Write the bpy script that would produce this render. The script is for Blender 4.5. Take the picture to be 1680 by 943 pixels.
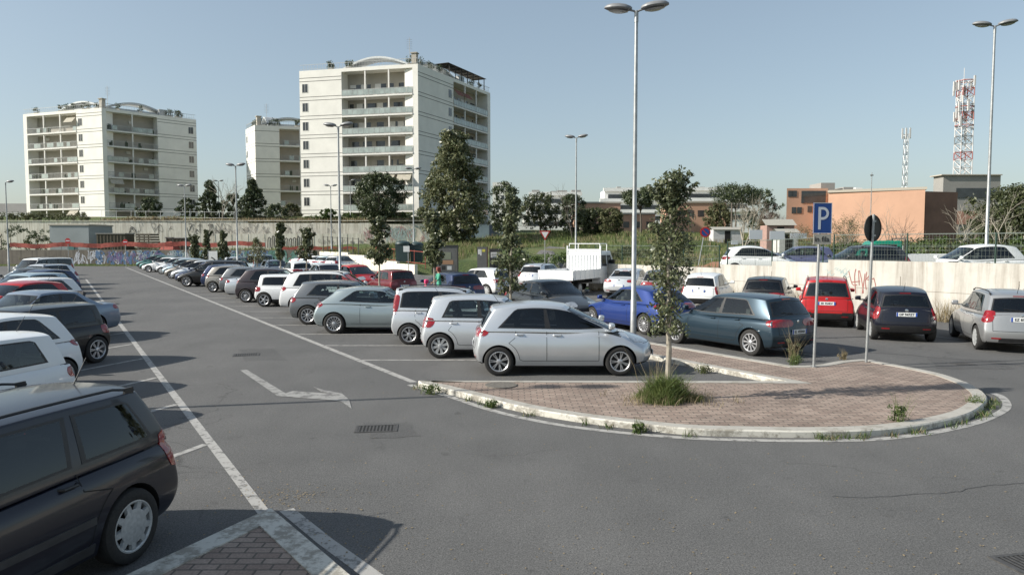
import bpy, bmesh, math, random
import numpy as np
from math import sin, cos, pi, radians, sqrt, atan2
from mathutils import Vector, Matrix
from mathutils.bvhtree import BVHTree

# ------------------------------------------------------------------ scene
scene = bpy.context.scene
for o in list(bpy.data.objects):
    bpy.data.objects.remove(o)
C = scene.collection
CAMZ = 2.75
PITCH = radians(3.46)
FPX = 1200.0
cam_d = bpy.data.cameras.new('camera')
cam = bpy.data.objects.new('camera', cam_d); C.objects.link(cam)
cam.location = (0, 0, CAMZ)
cam.rotation_euler = (pi/2 - PITCH, 0, 0)
cam_d.sensor_width = 36.0
cam_d.lens = 36.0*FPX/1680.0
cam_d.clip_start = 0.1
cam_d.clip_end = 5000
scene.camera = cam
scene.render.resolution_x = 1024
scene.render.resolution_y = 574

SUN_EL = radians(31.0)
SUN_DIR = Vector((-1.0, -0.20, 0)).normalized()      # towards the sun, on the ground
w = bpy.data.worlds.new('World'); scene.world = w; w.use_nodes = True
nt = w.node_tree; nt.nodes.clear()
wo = nt.nodes.new('ShaderNodeOutputWorld'); bg = nt.nodes.new('ShaderNodeBackground')
sky = nt.nodes.new('ShaderNodeTexSky'); sky.sky_type = 'NISHITA'; sky.sun_disc = False
sky.sun_elevation = SUN_EL
sky.sun_rotation = atan2(SUN_DIR.x, SUN_DIR.y)
sky.altitude = 50; sky.air_density = 1.0; sky.dust_density = 1.6; sky.ozone_density = 1.6
hs = nt.nodes.new('ShaderNodeHueSaturation'); hs.inputs['Saturation'].default_value = 0.86
nt.links.new(sky.outputs[0], hs.inputs['Color']); tn = nt.nodes.new('ShaderNodeVectorMath'); tn.operation = 'MULTIPLY'; tn.inputs[1].default_value = (0.94, 1.0, 1.0)
gm_ = nt.nodes.new('ShaderNodeGamma'); gm_.inputs[1].default_value = 0.68
nt.links.new(hs.outputs[0], gm_.inputs[0]); nt.links.new(gm_.outputs[0], tn.inputs[0]); nt.links.new(tn.outputs[0], bg.inputs[0])
bg.inputs[1].default_value = 0.15
nt.links.new(bg.outputs[0], wo.inputs[0])
sl = bpy.data.lights.new('sun', 'SUN'); sl.energy = 4.4; sl.angle = radians(0.5); sl.color = (1.0, 0.95, 0.86)
so = bpy.data.objects.new('sun', sl); C.objects.link(so)
sd = Vector((SUN_DIR.x*cos(SUN_EL), SUN_DIR.y*cos(SUN_EL), sin(SUN_EL)))
so.rotation_euler = sd.to_track_quat('Z', 'Y').to_euler()
so.location = (0, 0, 60)
scene.view_settings.view_transform = 'Standard'
scene.view_settings.look = 'None'
scene.view_settings.gamma = 1.0
scene.view_settings.exposure = 0.61
scene.view_settings.use_curve_mapping = False
scene.render.engine = 'CYCLES'
scene.cycles.max_bounces = 7
scene.cycles.transparent_max_bounces = 16

rnd = random.Random(7)
nrng = np.random.default_rng(11)

# ------------------------------------------------------------------ helpers
def ray(px, py):
    X = (px-840.0)/FPX; Y = (471.5-py)/FPX
    return Vector((X, cos(PITCH)+Y*sin(PITCH), -sin(PITCH)+Y*cos(PITCH)))
def G(px, py, z=0.0):
    "the point of a level surface at height z seen at a photo pixel"
    r = ray(px, py); k = (z-CAMZ)/r.z
    return Vector((r.x*k, r.y*k, z))
def D(px, py, y):
    "the point at distance y ahead seen at a photo pixel"
    r = ray(px, py); k = y/r.y
    return Vector((r.x*k, y, CAMZ+r.z*k))
LANE = Vector((-0.5284, 0.849)); LN = Vector((0.849, 0.5284))
WP = Vector((15.4, 26.2))
def wallpt(t, s=0.0): return WP + LANE*t + LN*s
def st(x, y):
    v = Vector((x, y))-WP
    return v.dot(LN), v.dot(LANE)

def mat(name, col, rough=0.6, metal=0.0, coat=0.0, var=0.0, vscale=3.0, bump=0.0, bscale=40.0, spec=0.5, alpha_col=None, trans=0.0, sheen=0.0):
    m = bpy.data.materials.new(name); m.use_nodes = True
    n = m.node_tree.nodes; l = m.node_tree.links
    p = n['Principled BSDF']
    p.inputs['Base Color'].default_value = (*col, 1); p.inputs['Roughness'].default_value = rough
    p.inputs['Metallic'].default_value = metal; p.inputs['Coat Weight'].default_value = coat
    p.inputs['Coat Roughness'].default_value = 0.04
    p.inputs['Specular IOR Level'].default_value = spec
    tc = n.new('ShaderNodeTexCoord')
    if var > 0:
        nz = n.new('ShaderNodeTexNoise'); nz.inputs['Scale'].default_value = vscale; nz.inputs['Detail'].default_value = 6
        nz.inputs['Roughness'].default_value = 0.62
        l.new(tc.outputs['Object'], nz.inputs['Vector'])
        mr = n.new('ShaderNodeMapRange'); mr.inputs[1].default_value = 0.3; mr.inputs[2].default_value = 0.7
        mr.inputs[3].default_value = 1-var; mr.inputs[4].default_value = 1+var
        l.new(nz.outputs[0], mr.inputs[0])
        mx = n.new('ShaderNodeVectorMath'); mx.operation = 'SCALE'; mx.inputs[0].default_value = col
        l.new(mr.outputs[0], mx.inputs['Scale']); l.new(mx.outputs[0], p.inputs['Base Color'])
    if bump > 0:
        nb = n.new('ShaderNodeTexNoise'); nb.inputs['Scale'].default_value = bscale; nb.inputs['Detail'].default_value = 4
        l.new(tc.outputs['Object'], nb.inputs['Vector'])
        b = n.new('ShaderNodeBump'); b.inputs['Strength'].default_value = bump; b.inputs['Distance'].default_value = 0.02
        l.new(nb.outputs[0], b.inputs['Height']); l.new(b.outputs[0], p.inputs['Normal'])
    return m

def paint(name, col, metal=0.0, rough=0.32):
    m = mat('paint_'+name, col, rough, metal, coat=0.55, spec=.35)
    n = m.node_tree.nodes; l = m.node_tree.links; p = n['Principled BSDF']
    tc = n.new('ShaderNodeTexCoord'); nz = n.new('ShaderNodeTexNoise'); nz.inputs['Scale'].default_value = 2.3; nz.inputs['Detail'].default_value = 5
    l.new(tc.outputs['Object'], nz.inputs['Vector'])
    sx = n.new('ShaderNodeSeparateXYZ'); l.new(tc.outputs['Object'], sx.inputs[0])
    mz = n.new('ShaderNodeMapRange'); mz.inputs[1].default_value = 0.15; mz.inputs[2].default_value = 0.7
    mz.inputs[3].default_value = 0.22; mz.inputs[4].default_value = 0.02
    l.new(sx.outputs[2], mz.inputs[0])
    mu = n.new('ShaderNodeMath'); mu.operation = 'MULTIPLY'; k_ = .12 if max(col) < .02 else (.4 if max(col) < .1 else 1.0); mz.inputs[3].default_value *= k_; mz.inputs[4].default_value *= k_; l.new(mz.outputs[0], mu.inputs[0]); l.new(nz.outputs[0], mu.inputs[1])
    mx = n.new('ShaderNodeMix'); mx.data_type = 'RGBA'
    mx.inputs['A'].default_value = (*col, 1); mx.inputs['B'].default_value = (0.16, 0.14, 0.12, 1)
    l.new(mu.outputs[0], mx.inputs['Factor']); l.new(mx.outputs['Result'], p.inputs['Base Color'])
    mr = n.new('ShaderNodeMapRange'); mr.inputs[3].default_value = 0.01; mr.inputs[4].default_value = 0.12
    l.new(nz.outputs[0], mr.inputs[0]); l.new(mr.outputs[0], p.inputs['Coat Roughness'])
    return m

def glassmat(name, tint, refl=1.0, rough=0.02):
    m = bpy.data.materials.new(name); m.use_nodes = True
    n = m.node_tree.nodes; l = m.node_tree.links; n.clear()
    o = n.new('ShaderNodeOutputMaterial'); mx = n.new('ShaderNodeMixShader')
    t = n.new('ShaderNodeBsdfTransparent'); t.inputs[0].default_value = (*tint, 1)
    g = n.new('ShaderNodeBsdfGlossy'); g.inputs[0].default_value = (0.9, 0.95, 1, 1); g.inputs['Roughness'].default_value = rough
    f = n.new('ShaderNodeFresnel'); f.inputs[0].default_value = 1.62
    ad = n.new('ShaderNodeMath'); ad.operation = 'MULTIPLY'; ad.inputs[1].default_value = refl; ad.use_clamp = True
    l.new(f.outputs[0], ad.inputs[0]); l.new(ad.outputs[0], mx.inputs[0])
    l.new(t.outputs[0], mx.inputs[1]); l.new(g.outputs[0], mx.inputs[2]); l.new(mx.outputs[0], o.inputs[0])
    return m

M = {}
M['glass'] = glassmat('car_glass', (0.60, 0.67, 0.65), 1.1)
M['glass_dark'] = glassmat('privacy_glass', (0.10, 0.11, 0.115), 0.95)
M['black'] = mat('black_plastic', (0.018, 0.018, 0.019), 0.45, var=0.25, vscale=8)
M['under'] = mat('underbody', (0.010, 0.010, 0.010), 0.9)
M['tyre'] = mat('tyre_rubber', (0.022, 0.021, 0.020), 0.85, var=0.3, vscale=12)
M['cabin'] = mat('cabin_fabric', (0.075, 0.073, 0.072), 0.9, var=0.3, vscale=6)
M['rimsilver'] = mat('alloy_silver', (0.55, 0.55, 0.56), 0.35, 0.75, var=0.15, vscale=9)
M['rimdark'] = mat('wheel_dark', (0.03, 0.03, 0.03), 0.6, 0.3)
M['capgrey'] = mat('hubcap_plastic', (0.42, 0.43, 0.43), 0.42, 0.25, var=0.2, vscale=9)
M['lampred'] = mat('lamp_red', (0.24, 0.006, 0.010), 0.15, coat=1.0, var=0.35, vscale=14)
M['lampclear'] = mat('lamp_clear', (0.42, 0.44, 0.46), 0.08, 0.55, coat=1.0, var=0.5, vscale=16)
M['chrome'] = mat('chrome', (0.7, 0.7, 0.7), 0.12, 1.0)
M['plate'] = mat('plate_white', (0.72, 0.73, 0.72), 0.4)
M['plateblue'] = mat('plate_blue', (0.02, 0.07, 0.35), 0.4)
M['ink'] = mat('plate_ink', (0.02, 0.02, 0.02), 0.5)
M['white'] = mat('white_paint', (0.72, 0.72, 0.70), 0.5, var=0.08)
M['steel'] = mat('galvanised_steel', (0.36, 0.37, 0.37), 0.45, 0.6, var=0.2, vscale=5)
PAINT = {
 'silver': paint('silver', (0.64, 0.66, 0.68), 0.6, .28), 'silverwhite': paint('silver_white', (0.68, 0.70, 0.72), 0.5, .28),
 'silvergreen': paint('silver_green', (0.38, 0.44, 0.45), 0.55, .28), 'grey': paint('grey', (0.17, 0.18, 0.19), 0.5),
 'darkgrey': paint('dark_grey', (0.055, 0.06, 0.065), 0.5), 'white': paint('white', (0.76, 0.77, 0.77)),
 'black': paint('black', (0.007, 0.007, 0.008), 0.0), 'blackblue': paint('black_blue', (0.007, 0.008, 0.016), 0.0),
 'red': paint('red', (0.42, 0.012, 0.014), 0.1), 'darkred': paint('dark_red', (0.13, 0.008, 0.012), 0.2),
 'blue': paint('blue', (0.014, 0.04, 0.19), 0.3), 'teal': paint('teal', (0.022, 0.043, 0.062), 0.45),
 'beige': paint('beige', (0.30, 0.28, 0.25), 0.5), 'darkmpv': paint('aubergine', (0.045, 0.035, 0.040), 0.3),
 'bluegrey': paint('blue_grey', (0.22, 0.27, 0.34), 0.5), 'navy': paint('navy', (0.02, 0.035, 0.09), 0.3),
 'paleblue': paint('pale_blue', (0.36, 0.46, 0.52), 0.3), 'green': paint('green', (0.0, 0.20, 0.12)),
 'tealgreen': paint('teal_green', (0.03, 0.12, 0.12), 0.3), 'violet': paint('violet', (0.10, 0.11, 0.20), 0.2),
 'greysilver': paint('grey_silver', (0.36, 0.365, 0.37), 0.55),
}

def link(o, parent=None):
    C.objects.link(o)
    if parent is not None: o.parent = parent
    return o
def tag(o, label=None, cat=None, group=None, kind=None):
    if label: o['label'] = label
    if cat: o['category'] = cat
    if group: o['group'] = group
    if kind: o['kind'] = kind
    return o
def empty(name, loc=(0, 0, 0), rz=0.0, label=None, cat=None, group=None):
    o = bpy.data.objects.new(name, None); o.empty_display_size = 0.3
    C.objects.link(o); o.location = loc; o.rotation_euler = (0, 0, rz)
    return tag(o, label, cat, group)
def meshobj(name, me, mats, parent=None, smooth=None):
    o = bpy.data.objects.new(name, me)
    if mats is not None:
        if not isinstance(mats, (list, tuple)): mats = [mats]
        for m in mats: me.materials.append(m)
    if smooth is not None:
        me.shade_smooth()
        if smooth < 180: me.set_sharp_from_angle(angle=radians(smooth))
    return link(o, parent)
def copy_tree(o, parent=None):
    c = o.copy(); C.objects.link(c); c.parent = parent
    for ch in o.children: copy_tree(ch, c)
    return c

class MB:
    "collects boxes, bars, tubes, lathes and polygons for ONE mesh"
    def __init__(s): s.v = []; s.f = []; s.m = []
    def add(s, vs, fs, mi=0):
        b = len(s.v); s.v += [tuple(v) for v in vs]; s.f += [tuple(b+i for i in f) for f in fs]; s.m += [mi]*len(fs)
    def box(s, x0, x1, y0, y1, z0, z1, mi=0, T=None):
        vs = [Vector(p) for p in [(x0,y0,z0),(x1,y0,z0),(x1,y1,z0),(x0,y1,z0),(x0,y0,z1),(x1,y0,z1),(x1,y1,z1),(x0,y1,z1)]]
        if T is not None: vs = [T @ v for v in vs]
        s.add(vs, [(3,2,1,0),(4,5,6,7),(0,1,5,4),(1,2,6,5),(2,3,7,6),(3,0,4,7)], mi)
    def tube(s, pts, r, n=8, mi=0, caps=True):
        pts = [Vector(p) for p in pts]
        if not isinstance(r, (list, tuple)): r = [r]*len(pts)
        rings = []
        up = Vector((0, 0, 1))
        d0 = (pts[1]-pts[0]).normalized()
        u = d0.cross(up)
        if u.length < 1e-3: u = Vector((1, 0, 0))
        u.normalize()
        for i, p in enumerate(pts):
            d = (pts[min(i+1, len(pts)-1)]-pts[max(i-1, 0)]).normalized()
            u = (u-d*u.dot(d))
            if u.length < 1e-4: u = d.orthogonal()
            u.normalize(); w_ = d.cross(u)
            rings.append([p+(u*cos(2*pi*k/n)+w_*sin(2*pi*k/n))*r[i] for k in range(n)])
        vs = [v for R_ in rings for v in R_]; fs = []
        for i in range(len(pts)-1):
            for k in range(n):
                fs.append((i*n+k, i*n+(k+1) % n, (i+1)*n+(k+1) % n, (i+1)*n+k))
        if caps: fs += [tuple(reversed(range(n))), tuple((len(pts)-1)*n+k for k in range(n))]
        s.add(vs, fs, mi)
    def lathe(s, prof, n=24, mi=0, axis='z', T=None, closed=False):
        "prof: (r, h)"
        vs = []
        for r, h in prof:
            for k in range(n):
                a = 2*pi*k/n
                p = {'z': Vector((r*cos(a), r*sin(a), h)), 'y': Vector((r*cos(a), h, r*sin(a))), 'x': Vector((h, r*cos(a), r*sin(a)))}[axis]
                vs.append(T @ p if T is not None else p)
        fs = []
        m_ = len(prof)
        for i in range(m_ if closed else m_-1):
            j = (i+1) % m_
            for k in range(n):
                fs.append((i*n+k, i*n+(k+1) % n, j*n+(k+1) % n, j*n+k))
        s.add(vs, fs, mi)
    def prism(s, poly, z0, z1, mi=0, mtop=None):
        "poly: 2D points; an upright prism"
        n = len(poly)
        a = sum(poly[i][0]*poly[(i+1) % n][1]-poly[(i+1) % n][0]*poly[i][1] for i in range(n))
        if a < 0: poly = list(reversed(poly))
        vs = [(p[0], p[1], z0) for p in poly]+[(p[0], p[1], z1) for p in poly]
        s.add(vs, [(i, (i+1) % n, n+(i+1) % n, n+i) for i in range(n)]+[tuple(reversed(range(n)))], mi)
        s.add([(p[0], p[1], z1) for p in poly], [tuple(range(n))], mi if mtop is None else mtop)
    def build(s, name, mats, parent=None, smooth=None, merge=False):
        me = bpy.data.meshes.new(name); me.from_pydata(s.v, [], s.f)
        me.polygons.foreach_set('material_index', s.m); me.update()
        if merge:
            b = bmesh.new(); b.from_mesh(me); bmesh.ops.remove_doubles(b, verts=b.verts, dist=1e-4); b.to_mesh(me); b.free()
        return meshobj(name, me, mats, parent, smooth)
def fastmesh(name, V, F, mats, parent=None, mi=None, smooth=False):
    "V (n,3) and F (m,k) numpy arrays"
    me = bpy.data.meshes.new(name)
    k = F.shape[1]
    me.vertices.add(len(V)); me.vertices.foreach_set('co', V.astype(np.float32).ravel())
    me.loops.add(F.size); me.loops.foreach_set('vertex_index', F.astype(np.int32).ravel())
    me.polygons.add(len(F)); me.polygons.foreach_set('loop_start', np.arange(0, F.size, k, dtype=np.int32))
    if mi is not None: me.polygons.foreach_set('material_index', mi.astype(np.int32))
    me.update(calc_edges=True); me.validate()
    o = meshobj(name, me, mats, parent)
    if smooth: me.shade_smooth()
    return o
def interp(tab, x):
    if x <= tab[0][0]: return tab[0][1]
    for (a, b), (c, d) in zip(tab, tab[1:]):
        if x <= c:
            t = (x-a)/(c-a) if c > a else 0; return b+(d-b)*t
    return tab[-1][1]
def sinterp(tab, x):
    "monotone-ish cubic through the table"
    xs = [p[0] for p in tab]; ys = [p[1] for p in tab]; n = len(xs)
    if x <= xs[0]: return ys[0]
    if x >= xs[-1]: return ys[-1]
    i = max(k for k in range(n-1) if xs[k] <= x)
    def sl(k):
        if k == 0: return (ys[1]-ys[0])/(xs[1]-xs[0])
        if k == n-1: return (ys[-1]-ys[-2])/(xs[-1]-xs[-2])
        return (ys[k+1]-ys[k-1])/(xs[k+1]-xs[k-1])
    h = xs[i+1]-xs[i]; t = (x-xs[i])/h
    return (2*t**3-3*t*t+1)*ys[i]+(t**3-2*t*t+t)*h*sl(i)+(-2*t**3+3*t*t)*ys[i+1]+(t**3-t*t)*h*sl(i+1)
def textmesh(txt, size, bold=0.0, extrude=0.002):
    cu = bpy.data.curves.new('lettering', 'FONT'); cu.body = txt; cu.size = size; cu.align_x = 'CENTER'; cu.align_y = 'CENTER'
    cu.extrude = extrude; cu.offset = bold
    o = bpy.data.objects.new('lettering', cu); C.objects.link(o)
    bpy.context.view_layer.update()
    me = bpy.data.meshes.new_from_object(o.evaluated_get(bpy.context.evaluated_depsgraph_get()))
    bpy.data.objects.remove(o)
    return me
# ------------------------------------------------------------------ vehicles
M['trim'] = mat('grey_trim', (.045, .045, .047), .35, var=.3, vscale=5)
def dbox(A, B, Cc, f):
    idx = {}; vs = []; fs = []
    def vid(i, j, k):
        key = (i, j, k)
        if key not in idx:
            idx[key] = len(vs); vs.append(f(A[i], B[j], Cc[k]))
        return idx[key]
    na, nb, nc = len(A)-1, len(B)-1, len(Cc)-1
    for i in range(na):
        for j in range(nb):
            fs.append((vid(i,j,0), vid(i,j+1,0), vid(i+1,j+1,0), vid(i+1,j,0)))
            fs.append((vid(i,j,nc), vid(i+1,j,nc), vid(i+1,j+1,nc), vid(i,j+1,nc)))
    for i in range(na):
        for k in range(nc):
            fs.append((vid(i,0,k), vid(i+1,0,k), vid(i+1,0,k+1), vid(i,0,k+1)))
            fs.append((vid(i,nb,k), vid(i,nb,k+1), vid(i+1,nb,k+1), vid(i+1,nb,k)))
    for j in range(nb):
        for k in range(nc):
            fs.append((vid(0,j,k), vid(0,j,k+1), vid(0,j+1,k+1), vid(0,j+1,k)))
            fs.append((vid(na,j,k), vid(na,j+1,k), vid(na,j+1,k+1), vid(na,j,k+1)))
    return vs, fs
def evalmods(vs, fs, sub, cutters=None):
    me = bpy.data.meshes.new('tmp'); me.from_pydata(vs, [], fs)
    o = bpy.data.objects.new('tmp', me); C.objects.link(o)
    m = o.modifiers.new('s', 'SUBSURF'); m.levels = sub; m.render_levels = sub
    co = None
    if cutters:
        co = cutters.build('tmpcut', None)
        b = o.modifiers.new('b', 'BOOLEAN'); b.object = co; b.solver = 'EXACT'; b.operation = 'DIFFERENCE'
    bpy.context.view_layer.update()
    r = bpy.data.meshes.new_from_object(o.evaluated_get(bpy.context.evaluated_depsgraph_get()))
    bpy.data.objects.remove(o)
    if co: bpy.data.objects.remove(co)
    return r
def inpoly(x, y, P):
    c = False; n = len(P); j = n-1
    for i in range(n):
        if (P[i][1] > y) != (P[j][1] > y) and x < (P[j][0]-P[i][0])*(y-P[i][1])/(P[j][1]-P[i][1])+P[i][0]: c = not c
        j = i
    return c
def resample(poly, n):
    d = [0]
    for a, b in zip(poly, poly[1:]): d.append(d[-1]+math.dist(a, b))
    out = []
    for k in range(n+1):
        s = d[-1]*k/n
        i = 0
        while i < len(d)-2 and d[i+1] < s: i += 1
        t = (s-d[i])/max(1e-9, d[i+1]-d[i])
        out.append((poly[i][0]+(poly[i+1][0]-poly[i][0])*t, poly[i][1]+(poly[i+1][1]-poly[i][1])*t))
    return out
def gridpatch(bvh, fn, nu, nv, off=0.004, border=0, skirt=0.02):
    "fn(u,v)->(origin, direction); returns verts, faces, material flags (1 = border)"
    vs = []; ok = True
    N = []
    for j in range(nv+1):
        for i in range(nu+1):
            o, d = fn(i/nu, j/nv)
            h, n, _, _ = bvh.ray_cast(o, d)
            if h is None:
                h, n, _, _ = bvh.find_nearest(o+d*2.0)
            if n.dot(d) > 0: n = -n
            vs.append(h+n*off); N.append(n)
    fs = []; ms = []
    for j in range(nv):
        for i in range(nu):
            a = j*(nu+1)+i
            fs.append((a, a+1, a+nu+2, a+nu+1)); ms.append(1 if border and (i < border or j < border or i >= nu-border or j >= nv-border) else 0)
    ring = [i for i in range(nu+1)]+[j*(nu+1)+nu for j in range(1, nv+1)]+[nv*(nu+1)+i for i in range(nu-1, -1, -1)]+[j*(nu+1) for j in range(nv-1, 0, -1)]
    b = len(vs)
    for r in ring: vs.append(vs[r]-N[r]*(off+skirt))
    n = len(ring)
    for k in range(n):
        fs.append((ring[(k+1) % n], ring[k], b+k, b+(k+1) % n)); ms.append(1 if border else 0)
    # orient outward
    a, bb, c = Vector(vs[fs[0][0]]), Vector(vs[fs[0][1]]), Vector(vs[fs[0][2]])
    if (bb-a).cross(c-a).dot(N[0]) < 0: fs = [tuple(reversed(f)) for f in fs]
    return vs, fs, ms
def nonuni(n, e):
    "0..1 samples with a narrow first and last cell of size e"
    return [0]+[e+(1-2*e)*k/(n-2) for k in range(n-1)]+[1]

WHEELS = {}
def wheel_meshes(style):
    if style in WHEELS: return WHEELS[style]
    # unit wheel: tyre outer radius 1, axis y, outer face at +y
    t = MB(); wd = 0.33
    t.lathe([(0.66, wd*0.9), (0.70, wd), (0.86, wd*1.02), (0.96, wd*0.88), (1.0, wd*0.62), (1.0, -wd*0.62), (0.95, -wd*0.9), (0.66, -wd*0.9), (0.64, -wd*.5), (0.64, wd*0.5)], 40, 0, 'y', closed=True)
    tm = bpy.data.meshes.new('tyre'); tm.from_pydata(t.v, [], t.f); tm.materials.append(M['tyre']); tm.shade_smooth(); tm.set_sharp_from_angle(angle=radians(40))
    r = MB()
    r.lathe([(0.70, wd*0.98), (0.66, wd*1.0), (0.62, wd*0.9), (0.60, wd*0.2)], 40, 0, 'y')     # rim lip
    r.lathe([(0.62, wd*0.25), (0.0001, wd*0.30)], 32, 1, 'y')                                  # dark back plate
    def spoke(a, w0, w1, r0, r1, h0=0.80, h1=0.86):
        T = Matrix.Rotation(a, 4, 'Y')
        y0 = wd*h0; y1 = wd*h1; th = wd*0.25
        vs = [(r0, y0-th, -w0), (r1, y1-th, -w1), (r1, y1-th, w1), (r0, y0-th, w0), (r0, y0, -w0*.8), (r1, y1, -w1*.8), (r1, y1, w1*.8), (r0, y0, w0*.8)]
        r.add([T @ Vector(v) for v in vs], [(0,1,2,3),(7,6,5,4),(0,4,5,1),(1,5,6,2),(2,6,7,3),(3,7,4,0)], 0)
    kind = style
    if kind == 'five':
        for k in range(5): spoke(k*2*pi/5, .10, .13, .10, .64)
    elif kind == 'ten':
        for k in range(10): spoke(k*2*pi/10+.1, .045, .075, .10, .64)
    elif kind == 'double':
        for k in range(7):
            spoke(k*2*pi/7-.11, .035, .04, .10, .64); spoke(k*2*pi/7+.11, .035, .04, .10, .64)
    elif kind == 'multi':
        for k in range(14): spoke(k*2*pi/14, .03, .05, .10, .63)
    elif kind == 'cap':      # plastic trim with holes near the edge
        r.lathe([(0.47, wd*0.97), (0.3, wd*1.03), (0.0001, wd*1.05)], 36, 0, 'y')
        for k in range(9): spoke(k*2*pi/9, .12, .085, .36, .66, .97, .95)
    elif kind == 'swirl':
        for k in range(8): spoke(k*2*pi/8, .08, .14, .10, .64, .9, .86)
    r.lathe([(0.17, wd*0.5), (0.17, wd*0.92), (0.13, wd*0.98), (0.0001, wd*0.98)], 20, 0, 'y')
    rm = bpy.data.meshes.new('rim'); rm.from_pydata(r.v, [], r.f); rm.polygons.foreach_set('material_index', r.m)
    rm.materials.append(M['capgrey'] if kind in ('cap', 'swirl') else M['rimsilver']); rm.materials.append(M['rimdark']); rm.shade_smooth(); rm.set_sharp_from_angle(angle=radians(30))
    WHEELS[style] = (tm, rm); return WHEELS[style]

BASE = dict(fo=.80, ro=.65, r=.305, crown=.045, tumble=.80, wtop=.955, sect=[(0,.90),(.12,.965),(.3,.99),(.5,1.0),(.72,.985),(.9,.955),(1,.90)],
    nose=[(.18,.16),(.28,.04),(.42,.0),(.58,.02),(.70,.09),(.85,.26)], tail=[(.2,.14),(.32,.04),(.5,.0),(.62,.03),(.75,.05),(.95,.09)],
    bowf=.28, bowr=.13, zb=.19, side=[], rear_glass_dark=True, side_dark=(1,), clad=0, rails=False, pillar=.045, door=[1.9], handles=[], plate_z=.62, grille_z=(.40,.58),
    head=(18,62,.60,.74), lamp=None, roofpaint=None, wipers=True)
def spec(**k):
    d = dict(BASE); d.update(k); return d
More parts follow.
